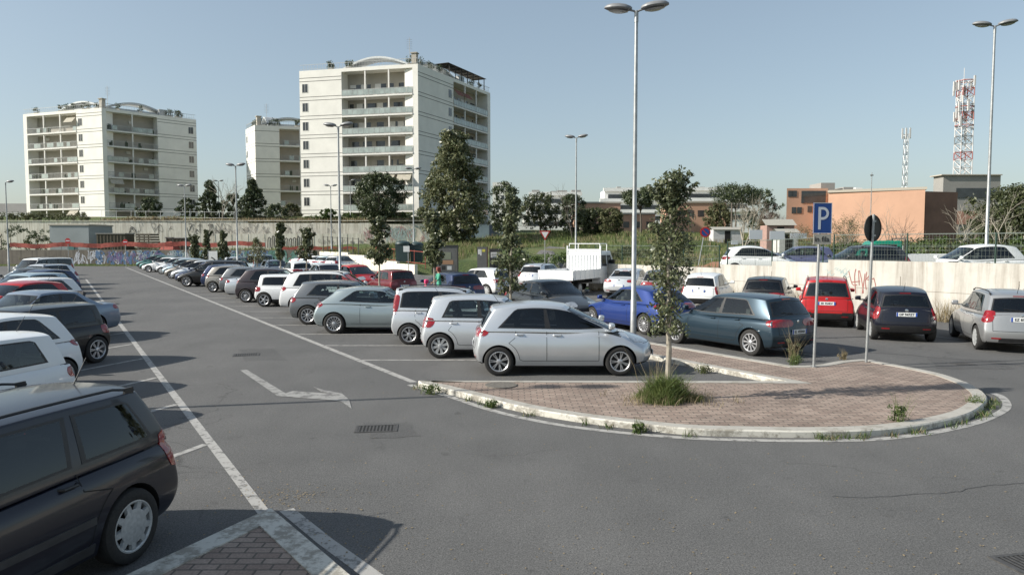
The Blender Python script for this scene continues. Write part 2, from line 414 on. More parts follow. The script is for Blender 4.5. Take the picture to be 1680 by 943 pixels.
# x measured from the rear bumper
SPECS = {
 'hatch': spec(L=3.89, W=1.70, H=1.51, fo=.79, ro=.59, r=.305, top=[(0,.96),(1.0,.95),(2.2,.93),(2.98,.95),(3.25,.92),(3.55,.83),(3.8,.72),(3.89,.66)],
    cw=3.16, rf=2.02, rr=.42, tb=.14, roof=[(.3,1.39),(.6,1.44),(1.25,1.505),(1.75,1.485),(2.1,1.42)],
    side=[(.56,.88,1.60,1.55),(1.60,1.55,3.04,2.02)], door=[(.92,'r'),1.58,2.66], handles=[1.02,1.80],
    lamp=(-8,58,.80,.96), head=(5,72,.68,.86), side_dark=(1,0)),
 'tallhatch': spec(L=3.64, W=1.66, H=1.50, fo=.72, ro=.55, r=.30, top=[(0,.94),(1.0,.93),(2.1,.92),(2.70,.95),(2.95,.93),(3.25,.84),(3.5,.74),(3.64,.66)],
    cw=2.88, rf=2.12, rr=.32, tb=.12, roof=[(.2,1.40),(.6,1.46),(1.2,1.495),(1.7,1.48),(2.2,1.42)],
    side=[(.58,.74,1.50,1.46),(1.50,1.46,2.66,2.06)], door=[(.82,'r'),1.48,2.46], handles=[.88,1.68], lamp=(5,62,.72,.98), head=(10,66,.62,.80), side_dark=()),
 'panda': spec(L=3.54, W=1.58, H=1.58, fo=.68, ro=.56, r=.29, top=[(0,.98),(1.0,.96),(2.1,.94),(2.66,.97),(2.9,.95),(3.2,.88),(3.4,.80),(3.54,.70)],
    cw=2.82, rf=2.16, rr=.14, tb=.05, roof=[(.1,1.50),(.5,1.54),(1.2,1.55),(1.7,1.53),(2.2,1.46)],
    side=[(.30,.34,1.42,1.40),(1.42,1.40,2.58,2.10)], door=[(.72,'r'),1.40,2.40], handles=[.82,1.60], lamp=(32,51,.80,1.36), head=(18,64,.66,.82), side_dark=(0,), rails=True, bowr=.07),
 'gtc': spec(L=4.29, W=1.76, H=1.43, fo=.90, ro=.76, r=.32, top=[(0,.95),(.9,.95),(2.3,.90),(3.12,.92),(3.5,.86),(3.9,.76),(4.15,.68),(4.29,.62)],
    cw=3.22, rf=2.28, rr=.72, tb=.20, roof=[(.6,1.30),(1.0,1.37),(1.5,1.42),(2.0,1.41),(2.4,1.35)],
    side=[(.90,1.30,3.02,2.22)], door=[1.55,2.88], handles=[1.78], lamp=(5,60,.80,.95), head=(12,70,.60,.74), side_dark=(), tail=[(.2,.16),(.32,.05),(.5,.0),(.62,.03),(.78,.09),(.95,.18)]),
 'compact': spec(L=4.20, W=1.79, H=1.48, fo=.85, ro=.77, r=.325, top=[(0,.95),(.9,.95),(2.3,.91),(3.08,.94),(3.4,.90),(3.8,.82),(4.1,.72),(4.20,.66)],
    cw=3.20, rf=2.28, rr=.45, tb=.17, roof=[(.4,1.41),(.8,1.45),(1.5,1.475),(2.0,1.46),(2.4,1.39)],
    side=[(.70,1.00,1.82,1.76),(1.82,1.76,3.06,2.18)], door=[(1.12,'r'),1.80,2.88], handles=[1.22,2.02], lamp=(0,58,.74,.92), head=(14,66,.62,.77), side_dark=()),
 'c3': spec(L=3.85, W=1.67, H=1.52, fo=.78, ro=.62, r=.30, top=[(0,.93),(1.0,.92),(2.2,.92),(2.85,.96),(3.15,.92),(3.5,.82),(3.75,.72),(3.85,.64)],
    cw=3.0, rf=2.2, rr=.34, tb=.12, roof=[(.2,1.36),(.6,1.44),(1.2,1.50),(1.8,1.49),(2.3,1.41)],
    side=[(.60,.80,1.56,1.52),(1.56,1.52,2.80,2.14)], door=[(.86,'r'),1.54,2.60], handles=[.95,1.75], lamp=(42,63,.62,.98), head=(10,66,.62,.80), side_dark=(0,), clad=.46, plate_z=.78),
 'mcv': spec(L=4.45, W=1.74, H=1.64, fo=.80, ro=.75, r=.31, top=[(0,.98),(1.2,.97),(2.5,.96),(3.30,.99),(3.6,.95),(4.0,.88),(4.3,.78),(4.45,.68)],
    cw=3.42, rf=2.66, rr=.20, tb=.08, roof=[(.1,1.54),(.6,1.60),(1.6,1.62),(2.3,1.60),(2.8,1.52)],
    side=[(.34,.40,1.08,1.06),(1.08,1.06,2.06,2.02),(2.06,2.02,3.20,2.58)], door=[(1.2,'r'),2.04,3.02], handles=[1.35,2.25], lamp=(46,62,.66,1.30), head=(14,64,.64,.82), side_dark=(0,), rails=True, bowr=.07, clad=.50, plate_z=.80),
 'estate': spec(L=4.42, W=1.76, H=1.52, fo=.88, ro=.80, r=.32, top=[(0,.96),(1.2,.95),(2.5,.92),(3.22,.95),(3.6,.90),(4.0,.80),(4.3,.70),(4.42,.62)],
    cw=3.38, rf=2.52, rr=.32, tb=.10, roof=[(.2,1.435),(.5,1.46),(1.2,1.475),(1.9,1.475),(2.3,1.46),(2.7,1.39)],
    side=[(.40,.56,1.24,1.22),(1.34,1.28,2.16,2.12),(2.16,2.12,3.20,2.46)], door=[(1.30,'r'),2.14,3.06], handles=[1.42,2.38], lamp=(30,55,.66,1.02), head=(14,68,.60,.76), side_dark=(0,1,2), rails=True, plate_z=.80, clad=.0, mould=[(.50,.56),(.26,.34)]),
 'sw': spec(L=4.43, W=1.75, H=1.56, fo=.85, ro=.78, r=.32, top=[(0,.98),(1.2,.96),(2.5,.93),(3.12,.96),(3.5,.91),(3.95,.82),(4.3,.70),(4.43,.62)],
    cw=3.38, rf=2.4, rr=.46, tb=.14, roof=[(.3,1.42),(.8,1.51),(1.6,1.54),(2.2,1.52),(2.6,1.44)],
    side=[(.66,.84,1.26,1.24),(1.26,1.24,2.08,2.06),(2.08,2.06,3.16,2.38)], door=[(1.2,'r'),2.06,3.0], handles=[1.36,2.26], lamp=(36,64,.76,1.06), head=(12,70,.62,.80), side_dark=(0,), rails=True, plate_z=.86),
 'suv': spec(L=4.60, W=1.84, H=1.70, fo=.88, ro=.88, r=.355, zb=.26, top=[(0,1.06),(1.2,1.06),(2.5,1.03),(3.30,1.05),(3.7,1.01),(4.1,.94),(4.45,.82),(4.60,.72)],
    cw=3.46, rf=2.62, rr=.40, tb=.16, roof=[(.3,1.58),(.8,1.64),(1.6,1.67),(2.3,1.65),(2.8,1.57)],
    side=[(.66,.86,1.34,1.32),(1.34,1.32,2.18,2.14),(2.18,2.14,3.26,2.54)], door=[(1.3,'r'),2.16,3.12], handles=[1.46,2.38], lamp=(10,60,.90,1.08), head=(14,68,.74,.92), side_dark=(0,1), clad=.0, rails=True),
 'sedan': spec(L=4.65, W=1.80, H=1.46, fo=.86, ro=1.05, r=.325, top=[(0,.97),(.35,1.01),(.80,1.0),(2.5,.93),(3.42,.95),(3.8,.90),(4.2,.80),(4.5,.70),(4.65,.62)],
    cw=3.50, rf=2.65, rr=1.30, tb=.66, roof=[(1.1,1.34),(1.5,1.41),(2.0,1.45),(2.5,1.43),(2.8,1.36)],
    side=[(1.18,1.48,2.10,2.06),(2.10,2.06,3.32,2.58)], door=[(1.5,'r'),2.08,3.18], handles=[1.60,2.32], lamp=(18,62,.78,.93), head=(14,68,.62,.77), side_dark=()),
 'uno': spec(L=3.64, W=1.55, H=1.42, fo=.72, ro=.58, r=.28, top=[(0,.92),(1.0,.90),(2.1,.89),(2.62,.92),(2.9,.88),(3.3,.78),(3.55,.70),(3.64,.62)],
    cw=2.74, rf=2.16, rr=.30, tb=.10, roof=[(.2,1.37),(.6,1.40),(1.2,1.41),(1.8,1.40),(2.3,1.36)],
    side=[(.52,.66,1.44,1.42),(1.50,1.48,2.58,2.14)], door=[1.46,2.40], handles=[1.62], lamp=(24,52,.66,.84), head=(20,60,.56,.70), side_dark=(), bowf=.12, bowr=.06, crown=.03, tumble=.86, clad=.40, mould=[(.46,.52)]),
 'mini': spec(L=3.65, W=1.69, H=1.41, fo=.62, ro=.55, r=.31, top=[(0,.90),(1.0,.90),(2.1,.90),(2.72,.91),(3.0,.88),(3.3,.82),(3.55,.74),(3.65,.64)],
    cw=2.80, rf=2.30, rr=.26, tb=.18, roof=[(.1,1.36),(.6,1.385),(1.2,1.39),(1.8,1.385),(2.4,1.34)],
    side=[(.44,.46,1.40,1.40),(1.40,1.40,2.68,2.28)], door=[1.38,2.50], handles=[1.55], lamp=(30,62,.66,.86), head=(25,62,.62,.82), side_dark=(0,1), clad=.34, crown=.03),
 'mpv': spec(L=4.05, W=1.72, H=1.62, fo=.80, ro=.64, r=.31, top=[(0,1.02),(1.1,1.0),(2.3,.95),(3.05,.97),(3.35,.93),(3.7,.83),(3.95,.72),(4.05,.64)],
    cw=3.24, rf=2.25, rr=.50, tb=.16, roof=[(.4,1.48),(.8,1.55),(1.4,1.60),(2.0,1.57),(2.4,1.48)],
    side=[(.74,1.02,1.66,1.64),(1.66,1.64,3.06,2.20)], door=[(1.05,'r'),1.64,2.84], handles=[1.12,1.86], lamp=(24,52,.86,1.26), head=(12,68,.66,.84), side_dark=(0,)),
 'van': spec(L=4.25, W=1.82, H=1.84, fo=.82, ro=.72, r=.32, top=[(0,1.06),(1.2,1.05),(2.6,1.04),(3.25,1.07),(3.55,1.02),(3.95,.92),(4.15,.80),(4.25,.70)],
    cw=3.40, rf=2.76, rr=.10, tb=.05, roof=[(.05,1.78),(.6,1.82),(1.6,1.83),(2.4,1.80),(2.9,1.72)],
    side=[(.28,.30,1.36,1.36),(1.36,1.36,2.16,2.16),(2.16,2.16,3.18,2.70)], door=[1.3,2.14,3.0], handles=[1.5,2.35], lamp=(46,61,.80,1.4), head=(16,64,.72,.92), side_dark=(0,), rails=True, bowr=.05, tumble=.90),
}

LIB = {}
def tmpl(name):
    if name in LIB: return LIB[name]
    S = SPECS[name]; L, W, H = S['L'], S['W'], S['H']; h = L/2
    top = S['top']; zb = S['zb']
    belt = lambda x: sinterp(top, x)
    plan = lambda a: 1-.07*max(0, (abs(2*a-1)-.55)/.45)**2
    def fb(a, b, c):
        xl = a*L
        zt = belt(xl)-S['crown']*abs(b)**3*1.2+(0.012 if .6 < a else 0)
        z0 = zb+.05*max(0, (abs(2*a-1)-.7)/.3)
        z = z0+c*(zt-z0)
        xr = interp(S['tail'], z)+S['bowr']*abs(b)**3.4; xf = L-interp(S['nose'], z)-S['bowf']*abs(b)**2.6
        x = xr+(xf-xr)*a
        y = b*W/2*plan(a)*interp(S['sect'], c)
        return (x-h, y, z)
    A = [0, .02, .07, .14, .22, .31, .40, .50, .60, .68, .75, .82, .88, .93, .98, 1]
    vs, fs = dbox(A, [-1, -.955, -.7, -.25, .25, .7, .955, 1], [0, .06, .2, .38, .56, .70, .80, .90, 1], fb)
    r = S['r']; xa = [S['ro']-h, L-S['fo']-h]
    cut = MB()
    for x in xa:
        for sgn in (-1, 1):
            T = Matrix.Translation((x, 0, r-.005))
            y0, y1 = (W/2-.27, W/2+.2) if sgn > 0 else (-W/2-.2, -W/2+.27)
            n = 40; R_ = r*1.15
            V = [T @ Vector((R_*cos(2*pi*k/n), y, R_*sin(2*pi*k/n))) for y in (y0, y1) for k in range(n)]
            F = [(k, n+k, n+(k+1) % n, (k+1) % n) for k in range(n)]+[tuple(range(n)), tuple(reversed(range(n, 2*n)))]
            cut.add(V, F)
    me = evalmods(vs, fs, 2, cut)
    full = evalmods(vs, fs, 2)
    mi = []
    for p in me.polygons:
        c = p.center; k = 0
        for x in xa:
            if (c.x-x)**2+(c.z-r+.005)**2 < (r*1.147)**2: k = 1
        if p.normal.z < -.6: k = 1
        if p.normal.z > .6 and S['tb']+.02-h < c.x < S['cw']-.04-h and abs(c.y) < W/2*.86: k = 2
        if S['clad'] and k == 0 and c.z < S['clad'] and (S['clad'] > .42 or True): k = 3
        mi.append(k)
    me.polygons.foreach_set('material_index', mi)
    # greenhouse
    roof = S['roof']; wb = W/2*.90; wr = W/2*S['tumble']*.90
    cw, rf, rr, tb = S['cw'], S['rf'], S['rr'], S['tb']
    def fg(a, b, c):
        xf = cw+(rf-cw)*c+.035*sin(pi*c)-(.20-.10*c)*abs(b)**2.4
        xr = tb+(rr-tb)*c-.02*sin(pi*c)+(.08)*abs(b)**3
        x = xr+(xf-xr)*a
        z0 = belt(xr*(1-a)+xf*a)-.05
        z1 = sinterp(roof, x)-.055*abs(b)**2.8
        z = z0+(z1-z0)*c
        pl = 1-.05*max(0, (abs(2*a-1)-.5)/.5)**2*(1.4 if a < .5 else 1.0)
        y = b*(wb+(wr-wb)*c**1.25)*pl
        return (x-h, y, z)
    Ag = [0, .025, .09, .18, .28, .38, .48, .58, .68, .78, .88, .96, .99, 1]
    gv, gf = dbox(Ag, [-1, -.95, -.8, -.5, -.17, .17, .5, .8, .95, 1], [0, .06, .2, .35, .5, .65, .8, .92, .975, 1], fg)
    gm = evalmods(gv, gf, 2)
    bm = bmesh.new(); bm.from_mesh(gm)
    bvg = BVHTree.FromBMesh(bm)
    bmb = bmesh.new(); bmb.from_mesh(full); bvb = BVHTree.FromBMesh(bmb)
    # both shells together, for lamps
    b2 = bmesh.new(); b2.from_mesh(full); b2.from_mesh(gm); bva = BVHTree.FromBMesh(b2)
    parts = []                      # (name, mesh, kind)
    def mk(nm, v, f, m, mats, smooth=40):
        q = bpy.data.meshes.new(nm); q.from_pydata([tuple(p) for p in v], [], f); q.polygons.foreach_set('material_index', m)
        for k in mats: q.materials.append(k)
        q.shade_smooth(); q.set_sharp_from_angle(angle=radians(smooth)); return q
    kill = []
    # side windows
    zr = lambda x: sinterp(roof, x)-.105
    for wi, (b0, t0, b1, t1) in enumerate(S['side']):
        bot = [(b0+(b1-b0)*k/8, belt(b0+(b1-b0)*k/8)+.035) for k in range(9)]
        tp = [(t0+(t1-t0)*k/8, zr(t0+(t1-t0)*k/8)) for k in range(9)]
        if wi == 0: tp[0] = (tp[0][0]+.02, tp[0][1]-.03)
        nu, nv = 14, 8
        wlen = abs((b1+t1)/2-(b0+t0)/2); e = S['pillar']/wlen; ev = .022/max(.1, tp[4][1]-bot[4][1])
        U = nonuni(nu, e); V = nonuni(nv, ev)
        bo = resample(bot, 40); to = resample(tp, 40)
        def at(u, v):
            f_ = u*40; i = min(39, int(f_)); t = f_-i
            B_ = (bo[i][0]+(bo[i+1][0]-bo[i][0])*t, bo[i][1]+(bo[i+1][1]-bo[i][1])*t); T_ = (to[i][0]+(to[i+1][0]-to[i][0])*t, to[i][1]+(to[i+1][1]-to[i][1])*t)
            return (B_[0]+(T_[0]-B_[0])*v-h, B_[1]+(T_[1]-B_[1])*v)
        inner = [at(U[0]+e*.6+(1-1.2*e)*k/10, ev*.6) for k in range(11)]+[at(1-.6*e-(1-1.2*e)*k/10, 1-.6*ev) for k in range(11)]
        kill.append(('s', inner))
        for sg in (1, -1):
            def fn(u, v, sg=sg):
                x, z = at(U[round(u*nu)], V[round(v*nv)])
                return Vector((x, sg*3, z)), Vector((0, -sg, 0))
            v_, f_, m_ = gridpatch(bvg, fn, nu, nv, .003, 1, .012)
            parts.append(('side_window', mk('side_window', v_, f_, m_, [M['glass_dark'] if wi in S['side_dark'] else M['glass'], M['black']])))
    # windscreen and rear window
    for which in ('windscreen', 'rear_window'):
        fr = which == 'windscreen'
        z0 = belt(cw-.1)+.03 if fr else belt(tb)+.05
        z1 = (sinterp(roof, rf)-.05) if fr else (sinterp(roof, rr)-.07)
        y0 = wb*(.90 if fr else .84); y1 = wr*(.91 if fr else .88)
        nu, nv = 16, 10; e = .025; ev = .035 if fr else .07
        U = nonuni(nu, e); V = nonuni(nv, ev)
        def at2(u, v):
            yy = (y0+(y1-y0)*v); q = 2*u-1
            zl = z0+(z1-z0)*v-.03*q*q*v-(0.02*q*q*(1-v))
            return q*yy, zl
        kill.append(('f' if fr else 'r', [at2(.018+.964*k/10, ev*.6) for k in range(11)]+[at2(.982-.964*k/10, 1-.6*ev) for k in range(11)]))
        def fn(u, v):
            y, z = at2(U[round(u*nu)], V[round(v*nv)])
            return Vector((4 if fr else -4, y, z)), Vector((-1 if fr else 1, 0, 0))
        v_, f_, m_ = gridpatch(bvg, fn, nu, nv, .003, 1, .012)
        parts.append((which, mk(which, v_, f_, m_, [M['glass'] if (fr or not S['rear_glass_dark']) else M['glass'], M['black']])))
    # open the shell behind the panes
    dl = []
    for f in bm.faces:
        c = f.calc_center_median(); n = f.normal
        if c.z < belt(c.x+h)-.04 and n.z < -.3: dl.append(f); continue
        for kd, P in kill:
            if kd == 's' and abs(n.y) > .45 and inpoly(c.x, c.z, P): dl.append(f); break
            if kd == 'f' and n.x > .25 and c.x > 0-h+rf-.2 and inpoly(c.y, c.z, P): dl.append(f); break
            if kd == 'r' and n.x < -.2 and c.x < rr+.4-h and inpoly(c.y, c.z, P): dl.append(f); break
    bmesh.ops.delete(bm, geom=dl, context='FACES'); bm.to_mesh(gm)
    gm.shade_smooth(); me.shade_smooth(); me.set_sharp_from_angle(angle=radians(38))
    # lamps wrapped round the corners
    def corner(front, sg, a0, a1, z0, z1, nm, mt, off=.006):
        cx = (h-.75) if front else (-h+.75); cy = sg*(W/2-.72)
        def fn(u, v):
            # squircle keeps corners soft
            uu, vv = 2*u-1, 2*v-1
            uu2 = uu*math.sqrt(1-.32*vv*vv); vv2 = vv*math.sqrt(1-.32*uu*uu)
            a = radians(a0+(a1-a0)*(uu2+1)/2); z = z0+(z1-z0)*(vv2+1)/2
            d = Vector(((1 if front else -1)*cos(a), sg*sin(a), 0))
            o = Vector((cx, cy, z))+d*3
            return o, -d
        v_, f_, m_ = gridpatch(bva, fn, 10, 6, off, 0, .02)
        parts.append((nm, mk(nm, v_, f_, m_, [mt])))
    for sg in (1, -1):
        a0, a1, z0, z1 = S['lamp']; corner(False, sg, a0, a1, z0, z1, 'tail_light', M['lampred'])
        a0, a1, z0, z1 = S['head']; corner(True, sg, a0, a1, z0, z1, 'headlight', M['lampclear'])
    def flat(front, y0, y1, z0, z1, nm, mt, off=.004):
        def fn(u, v): return Vector(((4 if front else -4), y0+(y1-y0)*u, z0+(z1-z0)*v)), Vector((-1 if front else 1, 0, 0))
        v_, f_, m_ = gridpatch(bva, fn, 8, 3, off, 0, .02)
        parts.append((nm, mk(nm, v_, f_, m_, [mt])))
    g0, g1 = S['grille_z']; flat(True, -.42, .42, g0, g1, 'grille', M['black'])
    flat(True, -.55, .55, .24, .36, 'air_intake', M['black'])
    for (mz0, mz1) in S.get('mould', []):
        for sg in (1, -1):
            for (xa0, xa1) in ((S['ro']+r*1.32, L-S['fo']-r*1.32),):
                def fn(u, v, sg=sg): return Vector((xa0-h+(xa1-xa0)*u, sg*3, mz0+(mz1-mz0)*v)), Vector((0, -sg, 0))
                v_, f_, m_ = gridpatch(bva, fn, 24, 2, .012, 0, .02)
                parts.append(('side_moulding', mk('side_moulding', v_, f_, m_, [M['trim']])))
    # door seams
    sm = MB()
    def strip(pts, sg, wd=.0095):
        P3 = []
        for (x, z) in pts:
            hh, n, _, _ = bva.ray_cast(Vector((x-h, sg*3, z)), Vector((0, -sg, 0)))
            if hh is not None: P3.append((hh, n if n.y*sg > 0 else -n))
        for (a, na), (b, nb) in zip(P3, P3[1:]):
            d = (b-a)
            if d.length < 1e-5: continue
            sd_ = d.normalized().cross(na).normalized()*wd/2
            sm.add([a-sd_+na*.002, a+sd_+na*.002, b+sd_+nb*.002, b-sd_+nb*.002], [(0, 1, 2, 3)])
    zs = zb+.13
    for sg in (1, -1):
        for dd in S['door']:
            if isinstance(dd, tuple):
                x = dd[0]; xw = S['ro']
                pts = [(x+.02, belt(x)-.02), (x, belt(x)-.16)]
                for k in range(9):      # follows the rear arch
                    a = radians(62-k*7); R_ = r*1.42
                    pts.append((xw+R_*cos(a), r+R_*sin(a)))
                pts.append((xw+r*1.42+.06, zs))
                strip(pts, sg)
            else:
                strip([(dd, belt(dd)-.02-k*(belt(dd)-.02-zs)/10) for k in range(11)], sg)
        x0 = S['ro']+r*1.42+.06; x1 = S['door'][-1] if not isinstance(S['door'][-1], tuple) else L-1
        strip([(x0+(x1-x0)*k/10, zs) for k in range(11)], sg)
        strip([(S['cw']-.1+(L-.45-S['cw'])*k/10, belt(S['cw']-.1+(L-.45-S['cw'])*k/10)-.07) for k in range(11)], sg)
    def rstrip(pts, front=False, wd=.011):
        P3 = []
        for (y, z) in pts:
            hh, n, _, _ = bva.ray_cast(Vector((4 if front else -4, y, z)), Vector((-1 if front else 1, 0, 0)))
            if hh is not None: P3.append((hh, n if n.x*(1 if front else -1) > 0 else -n))
        for (a, na), (b, nb) in zip(P3, P3[1:]):
            d = (b-a)
            if d.length < 1e-5 or d.length > .3: continue
            sd_ = d.normalized().cross(na).normalized()*wd/2
            sm.add([a-sd_+na*.002, a+sd_+na*.002, b+sd_+nb*.002, b-sd_+nb*.002], [(0, 1, 2, 3)])
    yt = W/2*.72; zt0 = .56; ztb = belt(tb)-.03
    for sg in (1, -1): rstrip([(sg*(yt-.0*k), zt0+(ztb-zt0)*k/8) for k in range(9)])
    rstrip([(-yt+2*yt*k/14, zt0) for k in range(15)])
    rstrip([(-.60+1.2*k/12, .66) for k in range(13)], True)
    bmj = bmesh.new(); bmj.from_mesh(me)
    for q_ in range(0, len(sm.v), 4):
        vv_ = [bmj.verts.new(sm.v[q_+i_]) for i_ in range(4)]
        f_ = bmj.faces.new(vv_); f_.material_index = 1
    bmj.to_mesh(me); bmj.free()
    # handles
    for sg in (1, -1):
        for hx in S['handles']:
            z = belt(hx)-.085
            hh, n, _, _ = bva.ray_cast(Vector((hx-h, sg*3, z)), Vector((0, -sg, 0)))
            if hh is None: continue
            q = MB()
            q.tube([(hh.x-.085, hh.y-sg*.01, z), (hh.x-.065, hh.y+sg*.032, z), (hh.x+.065, hh.y+sg*.032, z), (hh.x+.085, hh.y-sg*.01, z)], [.012, .014, .014, .012], 8)
            parts.append(('door_handle', mk('door_handle', q.v, q.f, q.m, [M['black']]), 'paint'))
        # mirrors
        xm = S['side'][-1][2]-.13
        z = belt(xm)+.09; yy = wb*.97
        vv, ff = dbox([0, .5, 1], [0, .33, .66, 1], [0, .5, 1], lambda a, b, c: (xm-h-.06+.14*a*(1-.35*abs(2*b-1)**2), sg*(yy+.05+.17*b), z-.06+.135*c*(1-.15*b)))
        mm = evalmods(vv, ff, 1)
        if len(mm.materials) == 0: mm.materials.append(M['black'])
        mm.shade_smooth(); mm.set_sharp_from_angle(angle=radians(50)); parts.append(('wing_mirror', mm, 'paintm'))
        bq = bmesh.new(); bq.from_mesh(mm)
        q = MB(); q.box(-.025, .025, -.07, .07, -.02, .02, 0, Matrix.Translation((xm-h, sg*(yy+.02), z-.05)))
        vv_ = [bq.verts.new(v) for v in q.v]
        for f in q.f: bq.faces.new([vv_[i_] for i_ in f])
        bq.to_mesh(mm); bq.free()
    # seats: front pair and bench, from the belt up
    for (sx, ys) in ((L*.50, (-.36, .36)), (L*.26, (-.40, .40))):
        for y in ys:
            q = MB(); zb_ = belt(sx)-.1
            T = Matrix.Translation((sx-h, y, zb_)) @ Matrix.Rotation(radians(-12), 4, 'Y')
            q.box(-.06, .06, -.24, .24, 0, .26, 0, T); q.box(-.045, .045, -.125, .125, .30, .47, 0, T); q.box(-.015, .015, -.06, .06, .26, .30, 0, T)
            parts.append(('seat', mk('seat', q.v, q.f, q.m, [M['cabin']])))
    q = MB(); q.box(S['cw']-.75-h, S['cw']-.22-h, -wb*.86, wb*.86, belt(S['cw']-.4)-.06, belt(S['cw']-.4)+.015)
    q.lathe([(.17, -.012), (.19, 0), (.17, .012)], 20, 0, 'x', Matrix.Translation((S['cw']-.95-h, .36, belt(2.5)+.0)) @ Matrix.Rotation(radians(-25), 4, 'Y'), closed=True)
    parts.append(('dashboard', mk('dashboard', q.v, q.f, q.m, [M['cabin']])))
    if S['rails']:
        for sg in (1, -1):
            x0, x1 = S['rr']+.12, S['rf']-.05; yy = sg*wr*.93; q = MB()
            pt = []
            for k in range(9):
                x = x0+(x1-x0)*k/8; e = min(k, 8-k)
                pt.append((x-h, yy, sinterp(roof, x)-.035+(.0 if e == 0 else .038)))
            q.tube(pt, .013, 6)
            for xx in (x0+.06, x1-.06): q.box(xx-.05-h, xx+.05-h, yy-.012, yy+.012, sinterp(roof, xx)-.08, sinterp(roof, xx)-.005)
            parts.append(('roof_rail', mk('roof_rail', q.v, q.f, q.m, [M['black']])))
    # rear wiper, high brake light, bumper reflectors
    rwz = belt(tb)+.09
    q = MB(); P3 = []
    for k in range(6):
        yy_ = -.02+.40*k/5; hh, n, _, _ = bvg.ray_cast(Vector((-4, yy_, rwz+.03*k/5)), Vector((1, 0, 0)))
        if hh is not None: P3.append(hh+Vector((-.018, 0, 0)))
    if len(P3) > 2:
        q.tube(P3, .008, 5); parts.append(('rear_wiper', mk('rear_wiper', q.v, q.f, q.m, [M['black']])))
    zt_ = sinterp(roof, rr)-.035
    hh, n, _, _ = bvg.ray_cast(Vector((-4, 0, zt_)), Vector((1, 0, 0)))
    if hh is not None and hh.x < rr+.3-h:
        q = MB(); q.box(hh.x-.012, hh.x+.02, -.14, .14, zt_-.012, zt_+.010); parts.append(('brake_light', mk('brake_light', q.v, q.f, q.m, [M['lampred']])))
    for sg in (1, -1):
        def fn(u, v, sg=sg): return Vector((-4, sg*(W/2-.42+.20*u), .36+.035*v)), Vector((1, 0, 0))
        v_, f_, m_ = gridpatch(bvb, fn, 4, 2, .005, 0, .01); parts.append(('reflector', mk('reflector', v_, f_, m_, [M['lampred']])))
    # aerial
    q = MB(); xx = S['rr']+.18; q.tube([(xx-h, 0, sinterp(roof, xx)-.01), (xx-h-.16, 0, sinterp(roof, xx)+.22)], [.007, .003], 5)
    parts.append(('aerial', mk('aerial', q.v, q.f, q.m, [M['black']])))
    flat(False, -.50, .50, zb+.10, zb+.20, 'bumper_insert', M['black'])
    zz_ = belt(tb)-.09 if S['plate_z'] < .7 else max(belt(tb)-.04, S['plate_z']+.09)
    hh, n, _, _ = bva.ray_cast(Vector((-4, 0, zz_)), Vector((1, 0, 0)))
    if hh is not None:
        q = MB(); q.lathe([(.042, -.004), (.042, .008), (.034, .012), (.0001, .012)], 16, 0, 'x', Matrix.Translation(hh) @ Matrix.Rotation(pi, 4, 'Z'))
        parts.append(('badge', mk('badge', q.v, q.f, q.m, [M['chrome']])))
    # rear number plate holder and bumper insert positions
    hh, n, _, _ = bva.ray_cast(Vector((-4, 0, S['plate_z'])), Vector((1, 0, 0)))
    pr = hh.x if hh else -h
    hh, n, _, _ = bva.ray_cast(Vector((4, 0, .42)), Vector((-1, 0, 0)))
    pf = hh.x if hh else h
    for nm, x, z, sx in (('rear_plate', pr-.012, S['plate_z'], -1), ('front_plate', pf+.012, .42, 1)):
        q = MB(); q.box(x-.006, x+.006, -.26, .26, z-.055, z+.055)
        for y in (-.238, .238): q.box(x-.008 if sx < 0 else x+.0065, x-.0065 if sx < 0 else x+.008, y-.02, y+.02, z-.053, z+.053, 1)
        parts.append((nm, mk(nm, q.v, q.f, q.m, [M['plate'], M['plateblue']])))
    LIB[name] = dict(S=S, body=me, gh=gm, parts=parts, xa=xa, pr=pr)
    b2.free(); bmb.free(); bm.free()
    return LIB[name]

